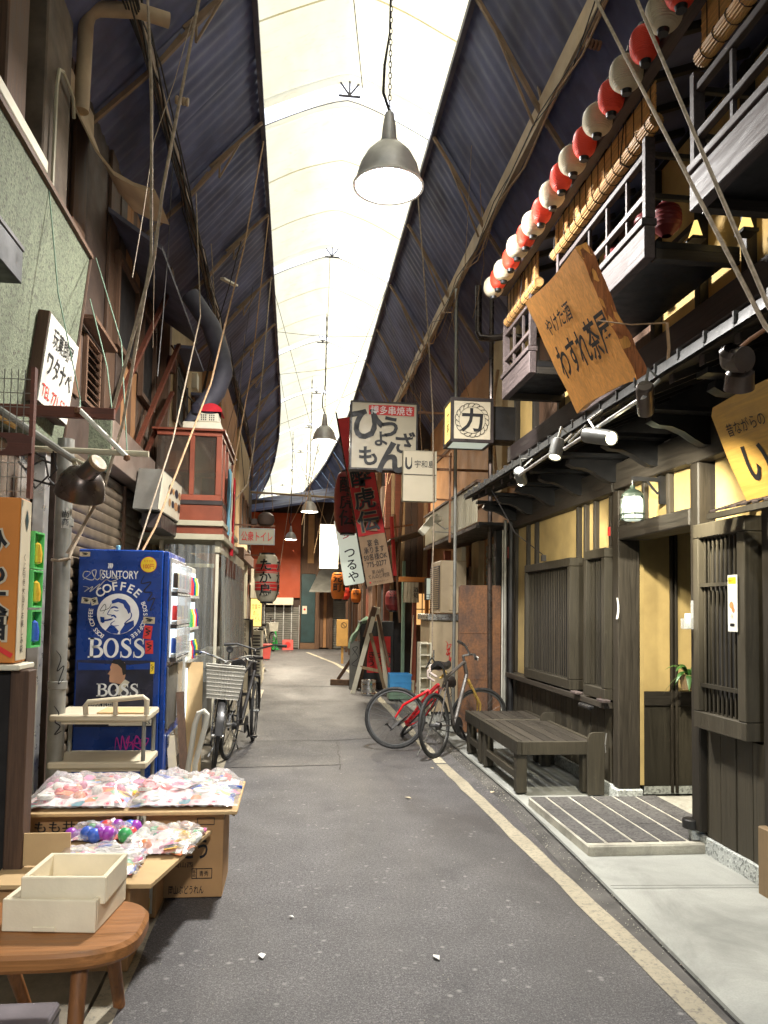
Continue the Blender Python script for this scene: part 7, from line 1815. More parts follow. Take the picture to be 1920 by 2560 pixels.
    def toy_bag(label, x0, x1, y0, y1, z, h, n, pal, kinds, sk=0.0):
        T = thing("toy_bag", label, "bag of toys", ((x0 + x1) / 2, (y0 + y1) / 2, z), "bags of toys on the cardboard trays")
        def zz(u, v):
            e = min(1, 6 * min(u, 1 - u)) * min(1, 5 * min(v, 1 - v))
            c = .35 + noise.noise(V(u * 4 + x0 * 5, v * 3, 3)) * .6 + abs(noise.noise(V(u * 9, v * 7 + x0, 1))) * .35
            return h * (.45 + .5 * c) * e ** .6
        def film_(u, v):
            x = x0 + (x1 - x0) * u + sk * v; y = y0 + (y1 - y0) * v
            j = noise.noise(V(u * 14, v * 12, x0)) * .012
            e = min(u, 1 - u, v, 1 - v)
            return (x + j + (noise.noise(V(v * 20, u * 3, 4)) * .02 if e < .02 else 0), y + j, z + .012 + zz(u, v) + (.006 * noise.noise(V(u * 26, v * 26, 7)) if e > .02 else .006 + .02 * abs(noise.noise(V(u * 15, v * 15, 2)))))
        part("plastic_bag", MB().sheet(film_, 40, 26), m('film'), T)
        part("printed_sheet", MB().sheet(lambda u, v: (x0 + .02 + (x1 - x0 - .04) * u + sk * v, y0 + .02 + (y1 - y0 - .04) * v, z + .006 + .55 * zz(.04 + .92 * u, .04 + .92 * v)), 24, 16), m('toy_print'), T)
        me_b = [mesh_of("toy_ball", MB().lathe([(0, -1)] + [(sin(pi * k / 7), -cos(pi * k / 7)) for k in range(1, 7)] + [(0, 1)], (0, 0, 0), 10), m(pal[i % len(pal)])) for i in range(len(pal))]
        me_d = [mesh_of("toy_disc", MB().lathe([(0, -.22), (.95, -.22), (1, -.12), (1, .12), (.95, .22), (.62, .22), (.58, .12), (0, .12)], (0, 0, 0), 14), m(pal[i % len(pal)])) for i in range(len(pal))]
        me_s = [mesh_of("toy_card", MB().sheet(lambda a, b: (2.0 * (a - .5), 1.3 * (b - .5), .12 * sin(a * 3)), 3, 2), m(pal[i % len(pal)])) for i in range(len(pal))]
        for k in range(n):
            u, v = rnd.uniform(.06, .94), rnd.uniform(.08, .92)
            kd = rnd.choice(kinds); i = rnd.randrange(len(pal))
            s = rnd.uniform(.022, .036) * (1.2 if kd == 'd' else 1)
            if kd == 's': s *= 1.4
            me = {'b': me_b, 'd': me_d, 's': me_s}[kd][i]
            o = share({'b': "toy_ball", 'd': "toy_disc", 's': "toy_card"}[kd], me, T, (x0 + (x1 - x0) * u + sk * v, y0 + (y1 - y0) * v, z + max(s if kd == 'b' else .012, zz(u, v) * rnd.uniform(.35, .8))))
            o.scale = (s, s, s); o.rotation_euler = (rnd.uniform(-.5, .2), rnd.uniform(-.3, .3), rnd.uniform(0, 6)) if kd != 'b' else (0, 0, 0)
    toy_bag("clear bag of pink and red toys at the left of the upper tray", -1.30, -.78, 3.97, 4.58, .445, .13, 46, ['toy0', 'toy4', 'toy5', 'toy7', 'toy4', 'paper'], 'bds')
    toy_bag("clear bag of pale pink ringed toys at the right of the upper tray", -.80, -.26, 3.97, 4.60, .445, .13, 46, ['toy4', 'paper', 'toy5', 'toy0', 'paper', 'toy3', 'toy1'], 'dds')
    toy_bag("clear bag of shiny purple, blue and green balls at the back of the lower tray", -1.02, -.70, 3.72, 3.90, .362, .085, 26, ['toy6', 'toy3', 'toy2', 'toy0', 'toy6'], 'b')
    toy_bag("clear bag of mixed small toys at the right of the lower tray", -.74, -.42, 3.50, 3.90, .362, .085, 40, ['paper', 'toy4', 'toy5', 'toy1', 'toy2', 'toy7'], 'bds', .03)
    toy_bag("clear bag of pale toys in front on the lower tray", -.98, -.60, 3.25, 3.60, .362, .08, 34, ['paper', 'toy5', 'toy4', 'toy3', 'paper'], 'ds')
    solo("price_card", MB().box(-1.12, -.90, 3.42, 3.43, .37, .50, .0, Matrix.Translation((0, 0, 0))), m('card_in'), "bent cardboard price card behind the white boxes", "card")
    # stool
    T = thing("stool", "low worn orange brown wooden stool with a rounded thick seat", "stool", (-.8, 2.65, 0))
    def outline(s=1.0):
        o = []
        cx, cy, a, b = -.80, 2.665, .345 * s, .225 * s
        for k in range(48):
            t = 2 * pi * k / 48; c, q = cos(t), sin(t)
            e = 2 / 3.3
            o.append((cx + a * abs(c) ** e * (1 if c > 0 else -1), cy + b * abs(q) ** e * (1 if q > 0 else -1)))
        return o
    o1, o2 = outline(1.0), outline(.965)
    vs = [(x, y, .42) for x, y in o2] + [(x, y, .408) for x, y in o1] + [(x, y, .378) for x, y in o1] + [(x, y, .366) for x, y in o2]
    fs = [tuple(range(48)), tuple(range(144, 192))[::-1]]
    for r in range(3):
        for k in range(48): l = (k + 1) % 48; fs.append((r * 48 + k, (r + 1) * 48 + k, (r + 1) * 48 + l, r * 48 + l))
    part("seat", MB().add(vs, fs), m('stoolwood'), T)
    for (a, b) in (((-.62, 2.52), (-.615, 2.42)), ((-.60, 2.80), (-.595, 2.99)), ((-.98, 2.52), (-1.02, 2.44)), ((-.96, 2.80), (-.92, 3.0))):
        part("leg", MB().tube([(a[0], a[1], .366), (b[0], b[1], .006)], [.026, .021], 12), m('stoolwood_z'), T)
    # two foam boxes on it
    def foam(label, M, w, d, h, z):
        T = thing("foam_box", label, "box", tuple(M @ V(0, 0, z)), "white foam boxes on the stool")
        t = .016
        mb = MB()
        mb.box(-w / 2, w / 2, -d / 2, -d / 2 + t, z, z + h, .003, M).box(-w / 2, w / 2, d / 2 - t, d / 2, z, z + h, .003, M).box(-w / 2, -w / 2 + t, -d / 2 + t, d / 2 - t, z, z + h, .003, M).box(w / 2 - t, w / 2, -d / 2 + t, d / 2 - t, z, z + h, .003, M)
        part("wall", mb, m('foam'), T); part("base", MB().box(-w / 2 + t, w / 2 - t, -d / 2 + t, d / 2 - t, z, z + .012, 0, M), m('foam'), T)
        part("handle_lip", MB().box(-w * .16, w * .08, -d / 2 - .006, -d / 2 - .0005, z + .004, z + .018, .002, M), m('foam'), T)
    M1 = Matrix.Translation((-.725, 2.745, 0)) @ Matrix.Rotation(radians(-7), 4, 'Z'); M2 = Matrix.Translation((-.700, 2.755, 0)) @ Matrix.Rotation(radians(-4), 4, 'Z')
    foam("lower white foam box resting on the wooden stool", M1, .295, .285, .10, .421)
    foam("upper open white foam box set into the lower one", M2, .265, .25, .085, .496)
    # far small things
    T = thing("traffic_cone", "green traffic cone before the far grey shutter", "cone", (-.62, 27.0, 0))
    part("cone", MB().lathe([(.12, .03), (.03, .62), (0, .63)], (-.62, 27.0, 0), 20), m('green_cone'), T); part("base", MB().box(-.77, -.47, 26.85, 27.15, .003, .03, .004), m('green_cone'), T)
    T = thing("traffic_cone", "red traffic cone tipped over with its square base towards the viewer", "cone", (-.18, 26.6, .17))
    part("cone", MB().lathe([(.12, .02), (.03, .60), (0, .61)], (-.18, 26.6, .17), 20, None, (0, 1, 0)), m('red_crate'), T)
    part("base", MB().box(-.36, 0, 26.58, 26.62, .004, .35, .006), m('red_crate'), T); part("hollow", MB().flat(disc(.10, 20), face_cam(-.18, 26.576, .18)), m('red_ink'), T)
    T = thing("tub", "coral pink plastic tub on the left pavement near the bend", "tub", (-.82, 21.95, 0))
    vs = []; 
    for z, s in ((.014, .82), (.40, 1.0)): vs += [(-.80 + .20 * s * a, 22.0 + .16 * s * b, z) for a, b in ((-1, -1), (1, -1), (1, 1), (-1, 1))]
    part("body", MB().add(vs, [(3, 2, 1, 0), (0, 1, 5, 4), (1, 2, 6, 5), (2, 3, 7, 6), (3, 0, 4, 7)]), m('red_crate'), T); part("rim", MB().box(-1.02, -.58, 21.82, 22.18, .39, .415, .004), m('red_crate'), T)
    solo("dustpan", MB().add([(-.72, 12.4, .02), (-.48, 12.45, .02), (-.45, 12.75, .12), (-.66, 12.72, .13), (-.72, 12.4, .06)], [(0, 1, 2, 3), (0, 3, 4)]).tube([(-.55, 12.74, .1), (-.62, 12.76, .45), (-.68, 12.78, .95)], .008, 6), m('sign_cream'), "cream long handled dustpan in front of the standing signboard", "dustpan")
    # litter on the road
    rnd = random.Random(33)
    spots = [((-.10, 3.35), 'paper', .028, "largest white scrap of paper on the road nearest the viewpoint"), ((.62, 3.28), 'paper', .026, "white scrap of paper on the road left of the edge line"), ((.90, 6.0), 'noren', .034, "small tan scrap on the road left of the step"), ((1.60, 6.15), 'noren', .03, "tan scrap lying by the bench leg"), ((1.28, 7.1), 'noren', .03, "tan scrap near the grey bicycle's wheel"), ((.02, 3.75), 'paper', .016, "tiny pale chip on the road near the carton shadow")]
    for (x, y), mm, s, lab in spots:
        a = rnd.uniform(0, 3)
        solo("paper_scrap", MB().add([(x + s * cos(a), y + s * sin(a), .008), (x - s * .6 * sin(a), y + s * .6 * cos(a), .014), (x - s * cos(a), y - s * sin(a), .007), (x + s * .6 * sin(a), y - s * .6 * cos(a), .012)], [(0, 1, 2, 3)]), m(mm), lab, "litter")
    # basket and cloth on top of the red framed room
    T = thing("ac_case", "cream flat appliance case on top of the red framed room", "case", (-1.05, 8.6, 3.355))
    part("case", MB().box(-1.24, -.83, 8.5, 9.0, 3.355, 3.435, .012), m('offwhite'), T)
    T = thing("laundry_basket", "cream holed plastic basket on the appliance case", "basket", (-.97, 8.65, 3.436))
    part("tub", MB().box(-1.085, -.86, 8.52, 8.80, 3.437, 3.545, .012), m('offwhite'), T)
    me = mesh_of("hole", MB().box(-.006, .006, -.0015, .0015, -.008, .008), m('sign_frame'))
    for r in range(3):
        for k in range(6): share("hole", me, T, (-1.04 + k * .022 + (.02 if k > 2 else 0), 8.5185, 3.465 + r * .024))
    solo("red_blanket", MB().sheet(lambda a, b: (-1.09 + .27 * a, 8.5 + .3 * b, 3.55 + .10 * sin(pi * min(1, a * 1.05 + .02)) ** .5 * sin(pi * (b * .9 + .05)) ** .4 + .008 * noise.noise(V(a * 8, b * 8, 0))), 16, 10).sheet(lambda a, b: (-1.06 + .24 * a, 8.495, 3.55 + (.09 * sin(pi * (a * .96 + .02)) ** .5) * b), 12, 3), m('redcloth'), "red folded blanket heaped in the cream basket", "blanket")
    solo("dark_bag", MB().lathe([(0, -.08), (.05, -.06), (.055, .02), (.03, .06), (0, .07)], (-1.10, 8.52, 3.58), 12).lathe([(0, -.03), (.12, -.02), (.12, .015), (0, .02)], (-.96, 8.62, 3.555), 14), m('darkcloth'), "dark bundle beside the red blanket in the basket", "bundle")
    # big flexible duct
    solo("air_duct", MB().tube([(-1.22, 9.0, 3.45), (-1.08, 9.0, 3.72), (-.95, 9.05, 3.92), (-.88, 9.1, 4.15), (-.92, 9.15, 4.4), (-1.05, 9.2, 4.75), (-1.3, 9.2, 5.1)], .11, 18), m('ribdark'), "wide blue grey air duct bending down to the red framed room", "duct")
carts_and_boxes()

# ------------------------------------------------------------------ bicycles
def bicycle(label, loc, heading, lean, steer, R, wb, pal, style, front_drop=0.0, body_pitch=0.0):
    T = thing("bicycle", label, "bicycle", loc)
    Bm = Matrix.Translation(loc) @ Matrix.Rotation(heading, 4, 'Z') @ Matrix.Rotation(body_pitch, 4, 'Y') @ Matrix.Rotation(lean, 4, 'X')
    a = V(-.34, 0, .94).normalized()
    p0 = V(wb - .045, 0, R)
    S = Matrix.Translation(p0) @ Matrix.Rotation(steer, 4, a) @ Matrix.Translation(-p0)
    Fm = Bm @ S @ Matrix.Translation((0, 0, front_drop))
    def t(mb, M):
        mb.v = [tuple(M @ Vector(p)) for p in mb.v]; return mb
    fr, metal = m(pal[0]), m(pal[1])
    def wheel(cx, M):
        n = 36
        W = part("wheel", t(MB().tube([(cx + (R - .016) * cos(2 * pi * k / n), 0, R + (R - .016) * sin(2 * pi * k / n)) for k in range(n)], .017, 8, True), M), m('tyre'), T)
        part("rim", t(MB().tube([(cx + (R - .040) * cos(2 * pi * k / n), 0, R + (R - .040) * sin(2 * pi * k / n)) for k in range(n)], .010, 6, True), M), metal, W)
        mb = MB()
        for k in range(24):
            q = 2 * pi * k / 24; s = .03 if k % 2 else -.03
            mb.tube([(cx + .02 * cos(q + .9 * (1 if k % 4 < 2 else -1)), s, R + .02 * sin(q + .9 * (1 if k % 4 < 2 else -1))), (cx + (R - .045) * cos(q), 0, R + (R - .045) * sin(q))], .0013, 3, False, False)
        part("spokes", t(mb, M), m('rim_dk'), W)
        part("hub", t(MB().cyl((cx, -.05, R), (cx, .05, R), .018, 10), M), metal, W)
    wheel(0, Bm); wheel(wb, Fm)
    bb = V(.43, 0, R - .05); head_t = p0 + a * (.62 if style != 'city' else .58); head_b = p0 + a * .48 if style != 'city' else p0 + a * .44
    seat_t = bb + V(-.17, 0, .52 if style != 'city' else .46)
    mb = MB()
    if style == 'city':
        mb.tube([bb, head_b + V(-.05, 0, -.02), head_b], .018, 8).tube([bb + V(-.05, 0, .16), head_b + V(-.06, 0, .08), head_t], .014, 8)
    else:
        mb.tube([bb, head_b], .021, 8).tube([seat_t - V(-.01, 0, .03), head_t], .017, 8)
    mb.tube([bb, seat_t], .016, 8).tube([head_b, head_t], .021, 10)
    for s in (-1, 1):
        mb.tube([bb + V(0, .03 * s, 0), V(0, .055 * s, R)], .009, 6).tube([seat_t + V(.02, .02 * s, -.06), V(0, .055 * s, R)], .008, 6)
    part("frame", t(mb, Bm), fr, T)
    mb = MB(); c = p0 + a * .42
    mb.tube([c + V(0, -.05, 0), c + V(0, .05, 0)], .014, 8)
    for s in (-1, 1): mb.tube([c + V(0, .05 * s, 0), (wb - .02, .052 * s, R + .15), (wb, .05 * s, R)], [.013, .012, .008], 8)
    part("fork", t(mb, Fm), m(pal[2]), T)
    stem = head_t + a * .07
    mb = MB().tube([head_t - a * .02, stem], .014, 8)
    sx = stem + V(.07, 0, .02)
    mb.tube([stem, sx], .013, 8)
    part("stem", t(mb, Fm), m(pal[3]), T)
    if style == 'drop':
        mb = MB()
        for s in (-1, 1):
            mb.tube([sx, sx + V(0, .17 * s, 0), sx + V(.02, .20 * s, 0), sx + V(.08, .205 * s, -.01), sx + V(.11, .21 * s, -.06), sx + V(.08, .215 * s, -.12), sx + V(.0, .22 * s, -.13)], .014, 8)
        part("handlebar", t(mb, Fm), m('tape'), T)
        mb = MB()
        for s in (-1, 1): mb.tube([sx + V(.08, .205 * s, .0), sx + V(.13, .205 * s, .03), sx + V(.14, .205 * s, -.05)], .010, 6)
        part("brake_lever", t(mb, Fm), m('saddle'), T)
    else:
        sweep = -.14 if style == 'city' else -.03
        mb = MB().tube([sx + V(sweep, -.28, .05), sx + V(sweep * .5, -.20, .06), sx + V(0, -.06, .02), sx, sx + V(0, .06, .02), sx + V(sweep * .5, .20, .06), sx + V(sweep, .28, .05)], .011, 8)
        part("handlebar", t(mb, Fm), m('chrome') if style == 'city' else m('saddle'), T)
        for s in (-1, 1):
            part("grip", t(MB().tube([sx + V(sweep * .75, .23 * s, .055), sx + V(sweep * 1.3, .33 * s, .05)], .017, 8), Fm), m('saddle'), T)
            part("brake_lever", t(MB().tube([sx + V(sweep * .5, .17 * s, .05), sx + V(.03, .20 * s, .03), sx + V(.0, .28 * s, .02)], .006, 6), Fm), m('steel'), T)
    sp = seat_t + V(-.035, 0, .11)
    part("seat_post", t(MB().tube([seat_t - V(-.02, 0, .05), sp], .013, 8), Bm), metal, T)
    def sad(u, v):
        w = (.075 if style != 'city' else .10) * (1 - .75 * u ** .7) ; q = 2 * v - 1
        return (sp.x - .12 + .27 * u, w * q, sp.z + .035 - .03 * q * q - .02 * (1 - u) * q * q + .01 * cos(u * 5))
    mb = MB().sheet(sad, 10, 8); n0 = len(mb.v)
    mb.sheet(lambda u, v: (lambda p: (p[0], p[1], p[2] - .03 - .015 * (1 - u)))(sad(u, v)), 10, 8)
    mb.sheet(lambda u, v: (lambda p, q: (p[0], p[1], p[2] * (1 - v) + q * v))(sad(u, 0), sad(u, 0)[2] - .03 - .015 * (1 - u)), 10, 1).sheet(lambda u, v: (lambda p, q: (p[0], p[1], p[2] * (1 - v) + q * v))(sad(u, 1), sad(u, 1)[2] - .03 - .015 * (1 - u)), 10, 1).sheet(lambda u, v: (lambda p, q: (p[0], p[1], p[2] * (1 - v) + q * v))(sad(0, u), sad(0, u)[2] - .045), 8, 1)
    part("saddle", t(mb, Bm), m('saddle'), T)
    C = part("crank", t(MB().lathe([(0, -.003), (.085, -.003), (.09, 0), (.085, .003), (0, .003)], bb + V(0, -.055, 0), 26, None, (0, 1, 0)).bar(bb + V(0, -.07, 0), bb + V(.10, -.075, -.13), .02, .012).bar(bb + V(0, .07, 0), bb + V(-.10, .075, .13), .02, .012), Bm), m('saddle'), T)
    for s in (1, -1):
        e = bb + V(.10 * s, -.10 * s, -.13 * s)
        part("pedal", t(MB().box(e.x - .045, e.x + .045, e.y - .05, e.y - .04, e.z - .012, e.z + .012).box(e.x - .045, e.x + .045, e.y + .03, e.y + .04, e.z - .012, e.z + .012).box(e.x - .006, e.x + .006, e.y - .04, e.y + .03, e.z - .008, e.z + .008), Bm), m('saddle'), C)
    part("chain", t(MB().tube([bb + V(0, -.055, .085), V(0, -.055, R + .035), V(-.035, -.055, R), V(0, -.055, R - .035), bb + V(0, -.055, -.085), bb + V(.085, -.055, 0)], .005, 5, True), Bm), m('cable'), T)
    part("sprocket", t(MB().lathe([(0, -.02), (.045, -.02), (.03, .02), (0, .02)], V(0, -.05, R), 20, None, (0, -1, 0)), Bm), m('saddle'), T)
    part("kickstand", t(MB().tube([V(.05, .06, R - .03), V(-.06, .17, .02)], .008, 6), Bm), m('steel'), T)
    if style == 'city':
        for cx, M in ((0, Bm), (wb, Fm)):
            part("mudguard", t(MB().sheet(lambda u, v, cx=cx: (cx + (R + .014) * cos(pi * (.05 + .85 * u)), .03 * (2 * v - 1), R + (R + .014 - .01 * (2 * v - 1) ** 2) * sin(pi * (.05 + .85 * u))), 20, 3), M), m('saddle'), T)
        part("carrier", t(MB().tube([V(-.30, -.06, .70), V(.05, -.06, .70)], .006, 6).tube([V(-.30, .06, .70), V(.05, .06, .70)], .006, 6).tube([V(-.30, -.06, .70), V(-.30, .06, .70)], .006, 6).tube([V(-.12, -.06, .70), V(-.12, .06, .70)], .006, 6).tube([V(-.2, -.06, .70), V(0, -.065, R)], .006, 6).tube([V(-.2, .06, .70), V(0, .065, R)], .006, 6), Bm), m('steel'), T)
        bz0, bz1 = .66, .93; bx = wb + .04
        vs = []
        for z, s in ((bz0, .80), (bz1, 1.0)): vs += [(bx + .125 * s * c_, .165 * s * d_, z) for c_, d_ in ((-1, -1), (1, -1), (1, 1), (-1, 1))]
        K = part("basket", t(MB().add(vs, [(3, 2, 1, 0)] + [(i, (i + 1) % 4, 4 + (i + 1) % 4, 4 + i) for i in range(4)]), Fm), m('basket'), T)
        mb = MB()
        def lerp(q, f, s): return Vector(vs[q]).lerp(Vector(vs[f]), s)
        for f0, f1, g0, g1 in ((0, 1, 4, 5), (1, 2, 5, 6), (2, 3, 6, 7), (3, 0, 7, 4)):
            for k in range(13):
                s = k / 12; mb.tube([lerp(f0, f1, s), lerp(g0, g1, s)], .003, 4)
            for k in range(9):
                s = k / 8; p, q = Vector(vs[f0]).lerp(Vector(vs[g0]), s), Vector(vs[f1]).lerp(Vector(vs[g1]), s); o = (p + q) / 2 - V(bx, 0, (p.z)); mb.tube([p, q], .003, 4)
        part("weave_mesh", t(mb, Fm), m('basket'), K)
        part("rim", t(MB().tube([vs[4], vs[5], vs[6], vs[7]], .008, 6, True), Fm), m('basket'), K)
        part("headlamp", t(MB().lathe([(0, -.035), (.028, -.03), (.032, .03), (.026, .036), (0, .03)], sx + V(.0, .02, .11), 16, None, (1, 0, .1)).tube([sx + V(0, .02, .0), sx + V(0, .02, .09)], .008, 6), Fm), m('saddle'), T)
    return T

# grey bicycle by the bench: rear wheel nearest, front wheel turned square to the view
bicycle("dark grey bicycle with a gold fork beside the bench, rear wheel nearest", (1.405, 7.60, 0), radians(52), radians(-3), radians(-50), .315, .98, ('grey_paint', 'rim_dk', 'gold', 'rim_dk'), 'flat')
# red road bicycle slumped against it
bicycle("red road bicycle slumped over with white drop bars and its front wheel turned sideways", (1.27, 8.98, 0), radians(245), radians(-42), radians(-84), .315, .98, ('red_paint', 'rim_dk', 'red_paint', 'gold'), 'drop', .085)
# left side: basket bicycle, another behind it, a black one by the signboard
bicycle("bicycle with a grey plastic front basket facing the viewer on the left pavement", (-.70, 8.05, .0), radians(-88), radians(-4), radians(4), .325, 1.08, ('grey_paint', 'steel', 'steel', 'steel'), 'city')
bicycle("black bicycle half hidden behind the basket bicycle", (-.60, 7.6, .0), radians(80), radians(4), radians(8), .325, 1.05, ('cable', 'steel', 'cable', 'saddle'), 'flat')
bicycle("black bicycle beside the tall black signboard", (-.95, 13.15, .013), radians(78), radians(-3), radians(-6), .315, 1.0, ('cable', 'steel', 'cable', 'saddle'), 'flat')
bicycle("far small bicycle parked before the pale doors at the bend", (-1.0, 26.9, .0), radians(-70), radians(4), radians(0), .32, 1.05, ('offwhite', 'steel', 'steel', 'steel'), 'city')

# ------------------------------------------------------------------ cables
def cables():
    rnd = random.Random(17)
    gl, ll = "loose cables along the left gutter", "thin black cable looping along the left roof gutter"
    for k in range(7):
        x, z = -1.20 + rnd.uniform(-.06, .10), 5.72 + rnd.uniform(-.12, .06)
        pts = []
        y = 3.0
        while y < 20:
            pts.append((x + rnd.uniform(-.03, .03), y, z + rnd.uniform(-.05, .03))); y += rnd.uniform(.5, 1.1)
            pts.append((x + rnd.uniform(-.03, .03), y, z - rnd.uniform(.02, .16))); y += rnd.uniform(.5, 1.1)
        solo("cable", MB().tube(pts, rnd.choice((.005, .007, .009)), 5), m('cable'), ll, "cable", gl)
    gr, lr = "loose cables along the right gutter", "thin cable sagging along the right roof gutter"
    for k in range(4):
        x, z = 1.95 + rnd.uniform(-.06, .06), 5.58 + rnd.uniform(-.14, .06)
        pts = []; y = 3.0
        while y < 20:
            pts.append((x + rnd.uniform(-.03, .03), y, z + rnd.uniform(-.04, .04))); y += rnd.uniform(.5, 1.0)
            pts.append((x + rnd.uniform(-.03, .03), y, z - rnd.uniform(.04, .22))); y += rnd.uniform(.5, 1.0)
        solo("cable", MB().tube(pts, rnd.choice((.005, .007, .008)), 5), m('cable' if k % 3 else 'rope_tan'), lr, "cable", gr)
    # insulators
    for (x, y, z, lab) in ((-1.06, 6.35, 5.60, "pale ribbed insulator on the left gutter near the vent pipe"), (1.98, 5.15, 5.50, "dark ribbed insulator on the right gutter above the cream lanterns")):
        mb = MB()
        for k in range(4): mb.lathe([(0, 0), (.03, 0), (.034, .012), (.03, .022), (0, .022)], V(x, y, z) + V(.028 * k, 0, -.004 * k), 12, None, (1, 0, -.15))
        solo("insulator", mb, m('rib_pale' if x < 0 else 'rust_fix'), lab, "insulator")
    # ropes on the left
    g = "ropes on the left"
    for pts, r, k, lab in (
        ([(-.46, 4.9, 6.70), (-.621, 4.4, 4.93), (-.792, 4.4, 3.774), (-.823, 4.4, 3.407), (-1.011, 4.38, 2.529)], .010, 'rope', "thick pale rope from the roof down to the awning frame, the nearer one"),
        ([(-1.0, 4.6, 5.75), (-.87, 4.4, 4.4), (-.84, 4.4, 3.406), (-.959, 4.38, 2.436), (-1.05, 4.36, 2.05), (-1.22, 4.36, 1.72)], .009, 'rope', "thick pale rope that loops below the black flood lamp"),
        ([(-.46, 8.65, 6.70), (-.62, 8.3, 5.3), (-.85, 7.6, 3.6), (-1.15, 6.6, 2.1), (-1.22, 6.4, 1.865)], .009, 'rope_tan', "long tan rope slanting from the roof edge to the vending machine top"),
        ([(-1.10, 8.0, 5.7), (-.98, 7.7, 4.3), (-1.10, 7.0, 2.9), (-1.27, 6.45, 1.865)], .007, 'rope', "thin pale rope beside the long tan rope"),
        ([(-.48, 12.3, 6.72), (-.56, 11.5, 4.6), (-.62, 11.0, 3.6), (-.66, 10.6, 3.1), (-.80, 10.4, 2.85), (-.84, 10.5, 3.0)], .010, 'rope', "pale rope with a loose loop near the toilet sign"),
        ([(-.46, 10.4, 6.72), (-.60, 9.8, 4.4), (-.74, 9.4, 3.2), (-.80, 9.2, 2.5)], .008, 'rope_tan', "tan rope hanging beside the red framed room")):
        solo("rope", MB().tube(pts, r, 6), m(k), lab, "rope", g)
    for pts, lab in (
        ([(-1.50, 4.7, 3.9), (-1.44, 4.75, 3.3), (-1.33, 4.9, 2.7), (-1.18, 4.35, 2.5)], "thin green twisted wire across the toy sign"),
        ([(-1.45, 5.6, 3.9), (-1.12, 5.0, 3.1), (-.92, 4.34, 2.26)], "thin green twisted wire right of the toy sign, upper one"),
        ([(-1.48, 5.6, 3.6), (-1.25, 5.2, 3.0), (-1.02, 4.4, 2.5)], "thin green twisted wire right of the toy sign, lower one")):
        solo("wire", MB().tube(pts, .004, 5), m('greencloth'), lab, "wire", "thin wires across the toy sign")
    # lines crossing under the roof
    gx, lx = "thin lines strung under the roof", "hair thin line strung across under the roof sheets"
    for a, b in (((-.45, 14.5, 6.6), (1.42, 14.3, 6.55)), ((-.5, 16.9, 6.5), (1.40, 16.2, 6.7)), ((-.45, 19, 5.9), (1.45, 15.5, 6.0)), ((-.45, 12.8, 6.7), (.9, 21, 4.6)), ((1.40, 12.6, 6.75), (.3, 18.5, 4.7)), ((-.45, 17, 6.7), (.25, 23.5, 4.4)), ((.45, 12.3, 7.1), (.5, 14.7, 5.4)), ((.05, 4.4, 7.05), (.62, 8.2, 7.1)), ((1.42, 13.0, 6.7), (1.55, 10.1, 4.2))):
        mid = (Vector(a) + Vector(b)) / 2 - V(0, 0, .06)
        solo("line", MB().tube([a, tuple(mid), b], .0045, 5), m('cable'), lx, "line", gx)
    # bundle of bare poles and cords low at the bend
    gb, lb = "cords at the bend", "tan cord slanting in the tangle before the end roof"
    for k in range(16):
        x = rnd.uniform(-1.4, 1.6); y = rnd.uniform(17, 25)
        a = (x, y, rnd.uniform(5.0, 6.2)); b = (x + rnd.uniform(-.9, .9), y + rnd.uniform(-1.5, 1.0), rnd.uniform(2.6, 4.2))
        solo("cord", MB().tube([a, b], .008, 5), m('rope_tan' if k % 2 else 'rope'), lb, "cord", gb)
    for k in range(3):
        x = rnd.uniform(1.7, 2.1); y = rnd.uniform(12, 15)
        solo("cord", MB().tube([(x, y, 5.2), (x - .02, y - .1, 4.6), (x + rnd.uniform(-.3, .2), y - .3, 3.4 + rnd.uniform(-.8, .5))], .008, 5), m('rope_tan'), "tan cord hanging behind the large square sign", "cord", "cords behind the square sign")
    solo("cross_pole", MB().tube([(-1.3, 22.5, 4.72), (1.6, 22.3, 4.60)], .03, 8), m('rib_pale'), "long tan bamboo pole laid across the alley before the bend", "pole")
    solo("service_cables", MB().tube([(-1.5, 9.8, 4.4), (-1.35, 9.6, 4.0), (-1.2, 9.5, 3.85), (-1.15, 9.6, 4.1), (-1.1, 9.5, 4.3)], .012, 6).tube([(-1.5, 9.9, 4.2), (-1.32, 9.7, 3.7), (-1.12, 9.6, 3.75), (-1.08, 9.5, 4.0)], .012, 6).tube([(-1.35, 9.6, 4.1), (-1.33, 9.5, 3.6), (-1.4, 9.45, 3.3)], .010, 6), m('cable'), "thick black looping service cables on the cream house", "cables")
    solo("transformer_box", MB().lathe([(0, -.10), (.05, -.10), (.06, -.03), (.06, .06), (.04, .10), (0, .10)], (-1.50, 9.28, 4.28), 14).tube([(-1.50, 9.28, 4.36), (-1.46, 9.25, 4.44), (-1.50, 9.24, 4.5)], .012, 6), m('redbrown'), "small red brown fitting on the tall brown corner post", "fitting")
    solo("hanging_board", MB().box(-1.40, -1.33, 10.3, 10.5, 4.30, 4.5, .004).bar((-1.0, 9.9, 5.62), (-.86, 10.3, 5.7), .06, .025), m('offwhite'), "small pale tag boards under the left gutter beam", "board")
    # tall U pipe on the right above the crest sign
    solo("vent_pipe", MB().tube([(2.10, 8.9, 5.3), (2.10, 8.9, 4.75), (2.12, 8.85, 4.66), (2.22, 8.75, 4.62), (2.4, 8.7, 4.64)], .04, 12), m('bronze'), "dark vent pipe with a bend right of the last lanterns", "pipe")
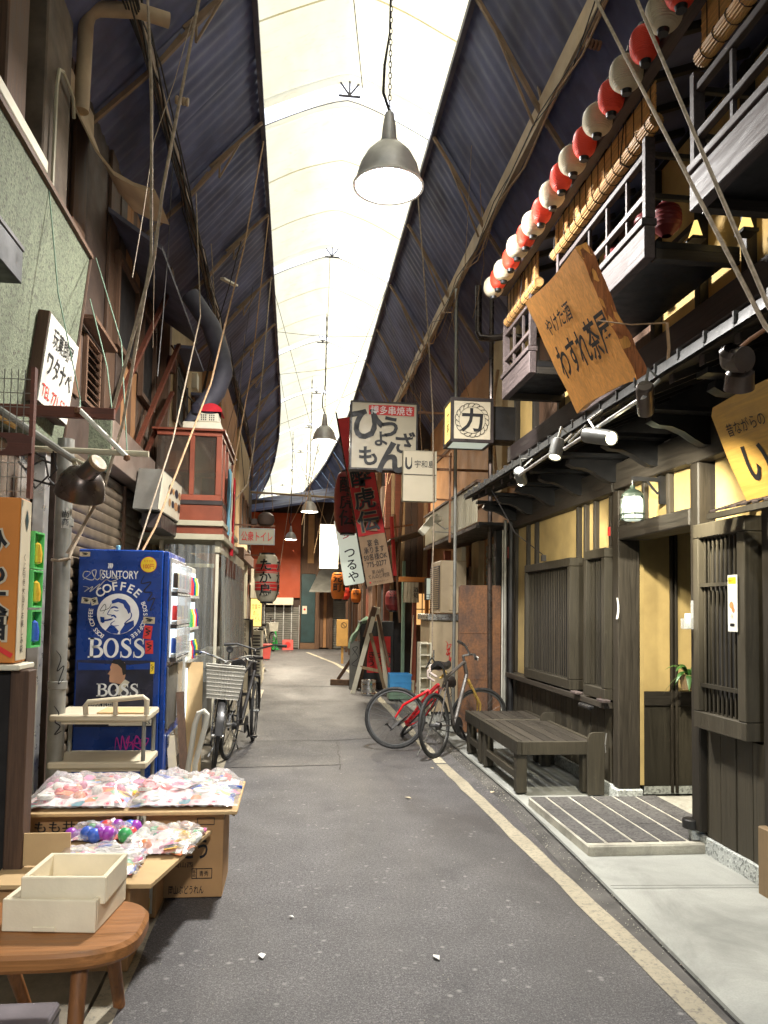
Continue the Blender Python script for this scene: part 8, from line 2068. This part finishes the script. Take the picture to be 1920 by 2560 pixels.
    solo("cream_hose", MB().tube([(2.42, 9.2, 4.4), (2.40, 9.3, 4.1), (2.45, 9.5, 3.95), (2.55, 9.7, 4.0)], .02, 8).tube([(2.55, 9.7, 3.95), (2.42, 9.4, 3.8), (2.40, 9.3, 3.5), (2.42, 9.2, 2.95)], .02, 8), m('rope_tan'), "curved tan hose on the cream column behind the crest sign", "hose")
cables()

# thin slack wiring under the side roofs, and grit at the pavement edge
def more_wires():
    rnd = random.Random(41)
    gw = "thin wires slung from the side roofs"
    for k in range(16):
        left = k % 2 == 0
        y = rnd.uniform(5.5, 15)
        if left: a = (rnd.uniform(-1.2, -.6), y, rnd.uniform(5.6, 6.2)); b = (rnd.uniform(-1.45, -.9), y + rnd.uniform(-1.2, 2.2), rnd.uniform(2.9, 4.2))
        else: a = (rnd.uniform(1.6, 2.0), y + 2, rnd.uniform(5.5, 6.2)); b = (rnd.uniform(1.9, 2.5), y + 3 + rnd.uniform(-1, 1.5), rnd.uniform(3.6, 5.0))
        mid = (Vector(a) + Vector(b)) / 2 + V(rnd.uniform(-.1, .1), 0, -rnd.uniform(.05, .25))
        q1 = (Vector(a) + mid) / 2 - V(0, 0, .05); q2 = (Vector(b) + mid) / 2 - V(0, 0, .04)
        solo("wire", MB().tube([a, tuple(q1), tuple(mid), tuple(q2), b], rnd.choice((.003, .004, .006)), 5), m(rnd.choice(['cable', 'rope_tan', 'rope'])),
             "thin wire hanging from the left side roof down to the house fronts" if left else "thin wire hanging from the right side roof over the tan house", "wire", gw)
    # grit: uncountable crumbs along the kerb lines
    mb = MB()
    for k in range(1500):
        if k % 3: x, y = rnd.gauss(1.63, .05), rnd.uniform(2.6, 12)
        else: x, y = rnd.uniform(-.6, 1.6), rnd.uniform(2.4, 11)
        if x > 1.69: continue
        s = rnd.uniform(.0015, .005) * (1 if k % 3 else .8)
        a = rnd.uniform(0, 6)
        z = .0075
        mb.add([(x + s * cos(a), y + s * sin(a), z), (x + s * cos(a + 2), y + s * sin(a + 2), z), (x + s * cos(a + 4), y + s * sin(a + 4), z), (x, y, z + s)], [(0, 1, 3), (1, 2, 3), (2, 0, 3)])
    struct("grit", mb, m('mortar'), "stuff", "fine pale grit scattered on the road and along the gutter")
more_wires()
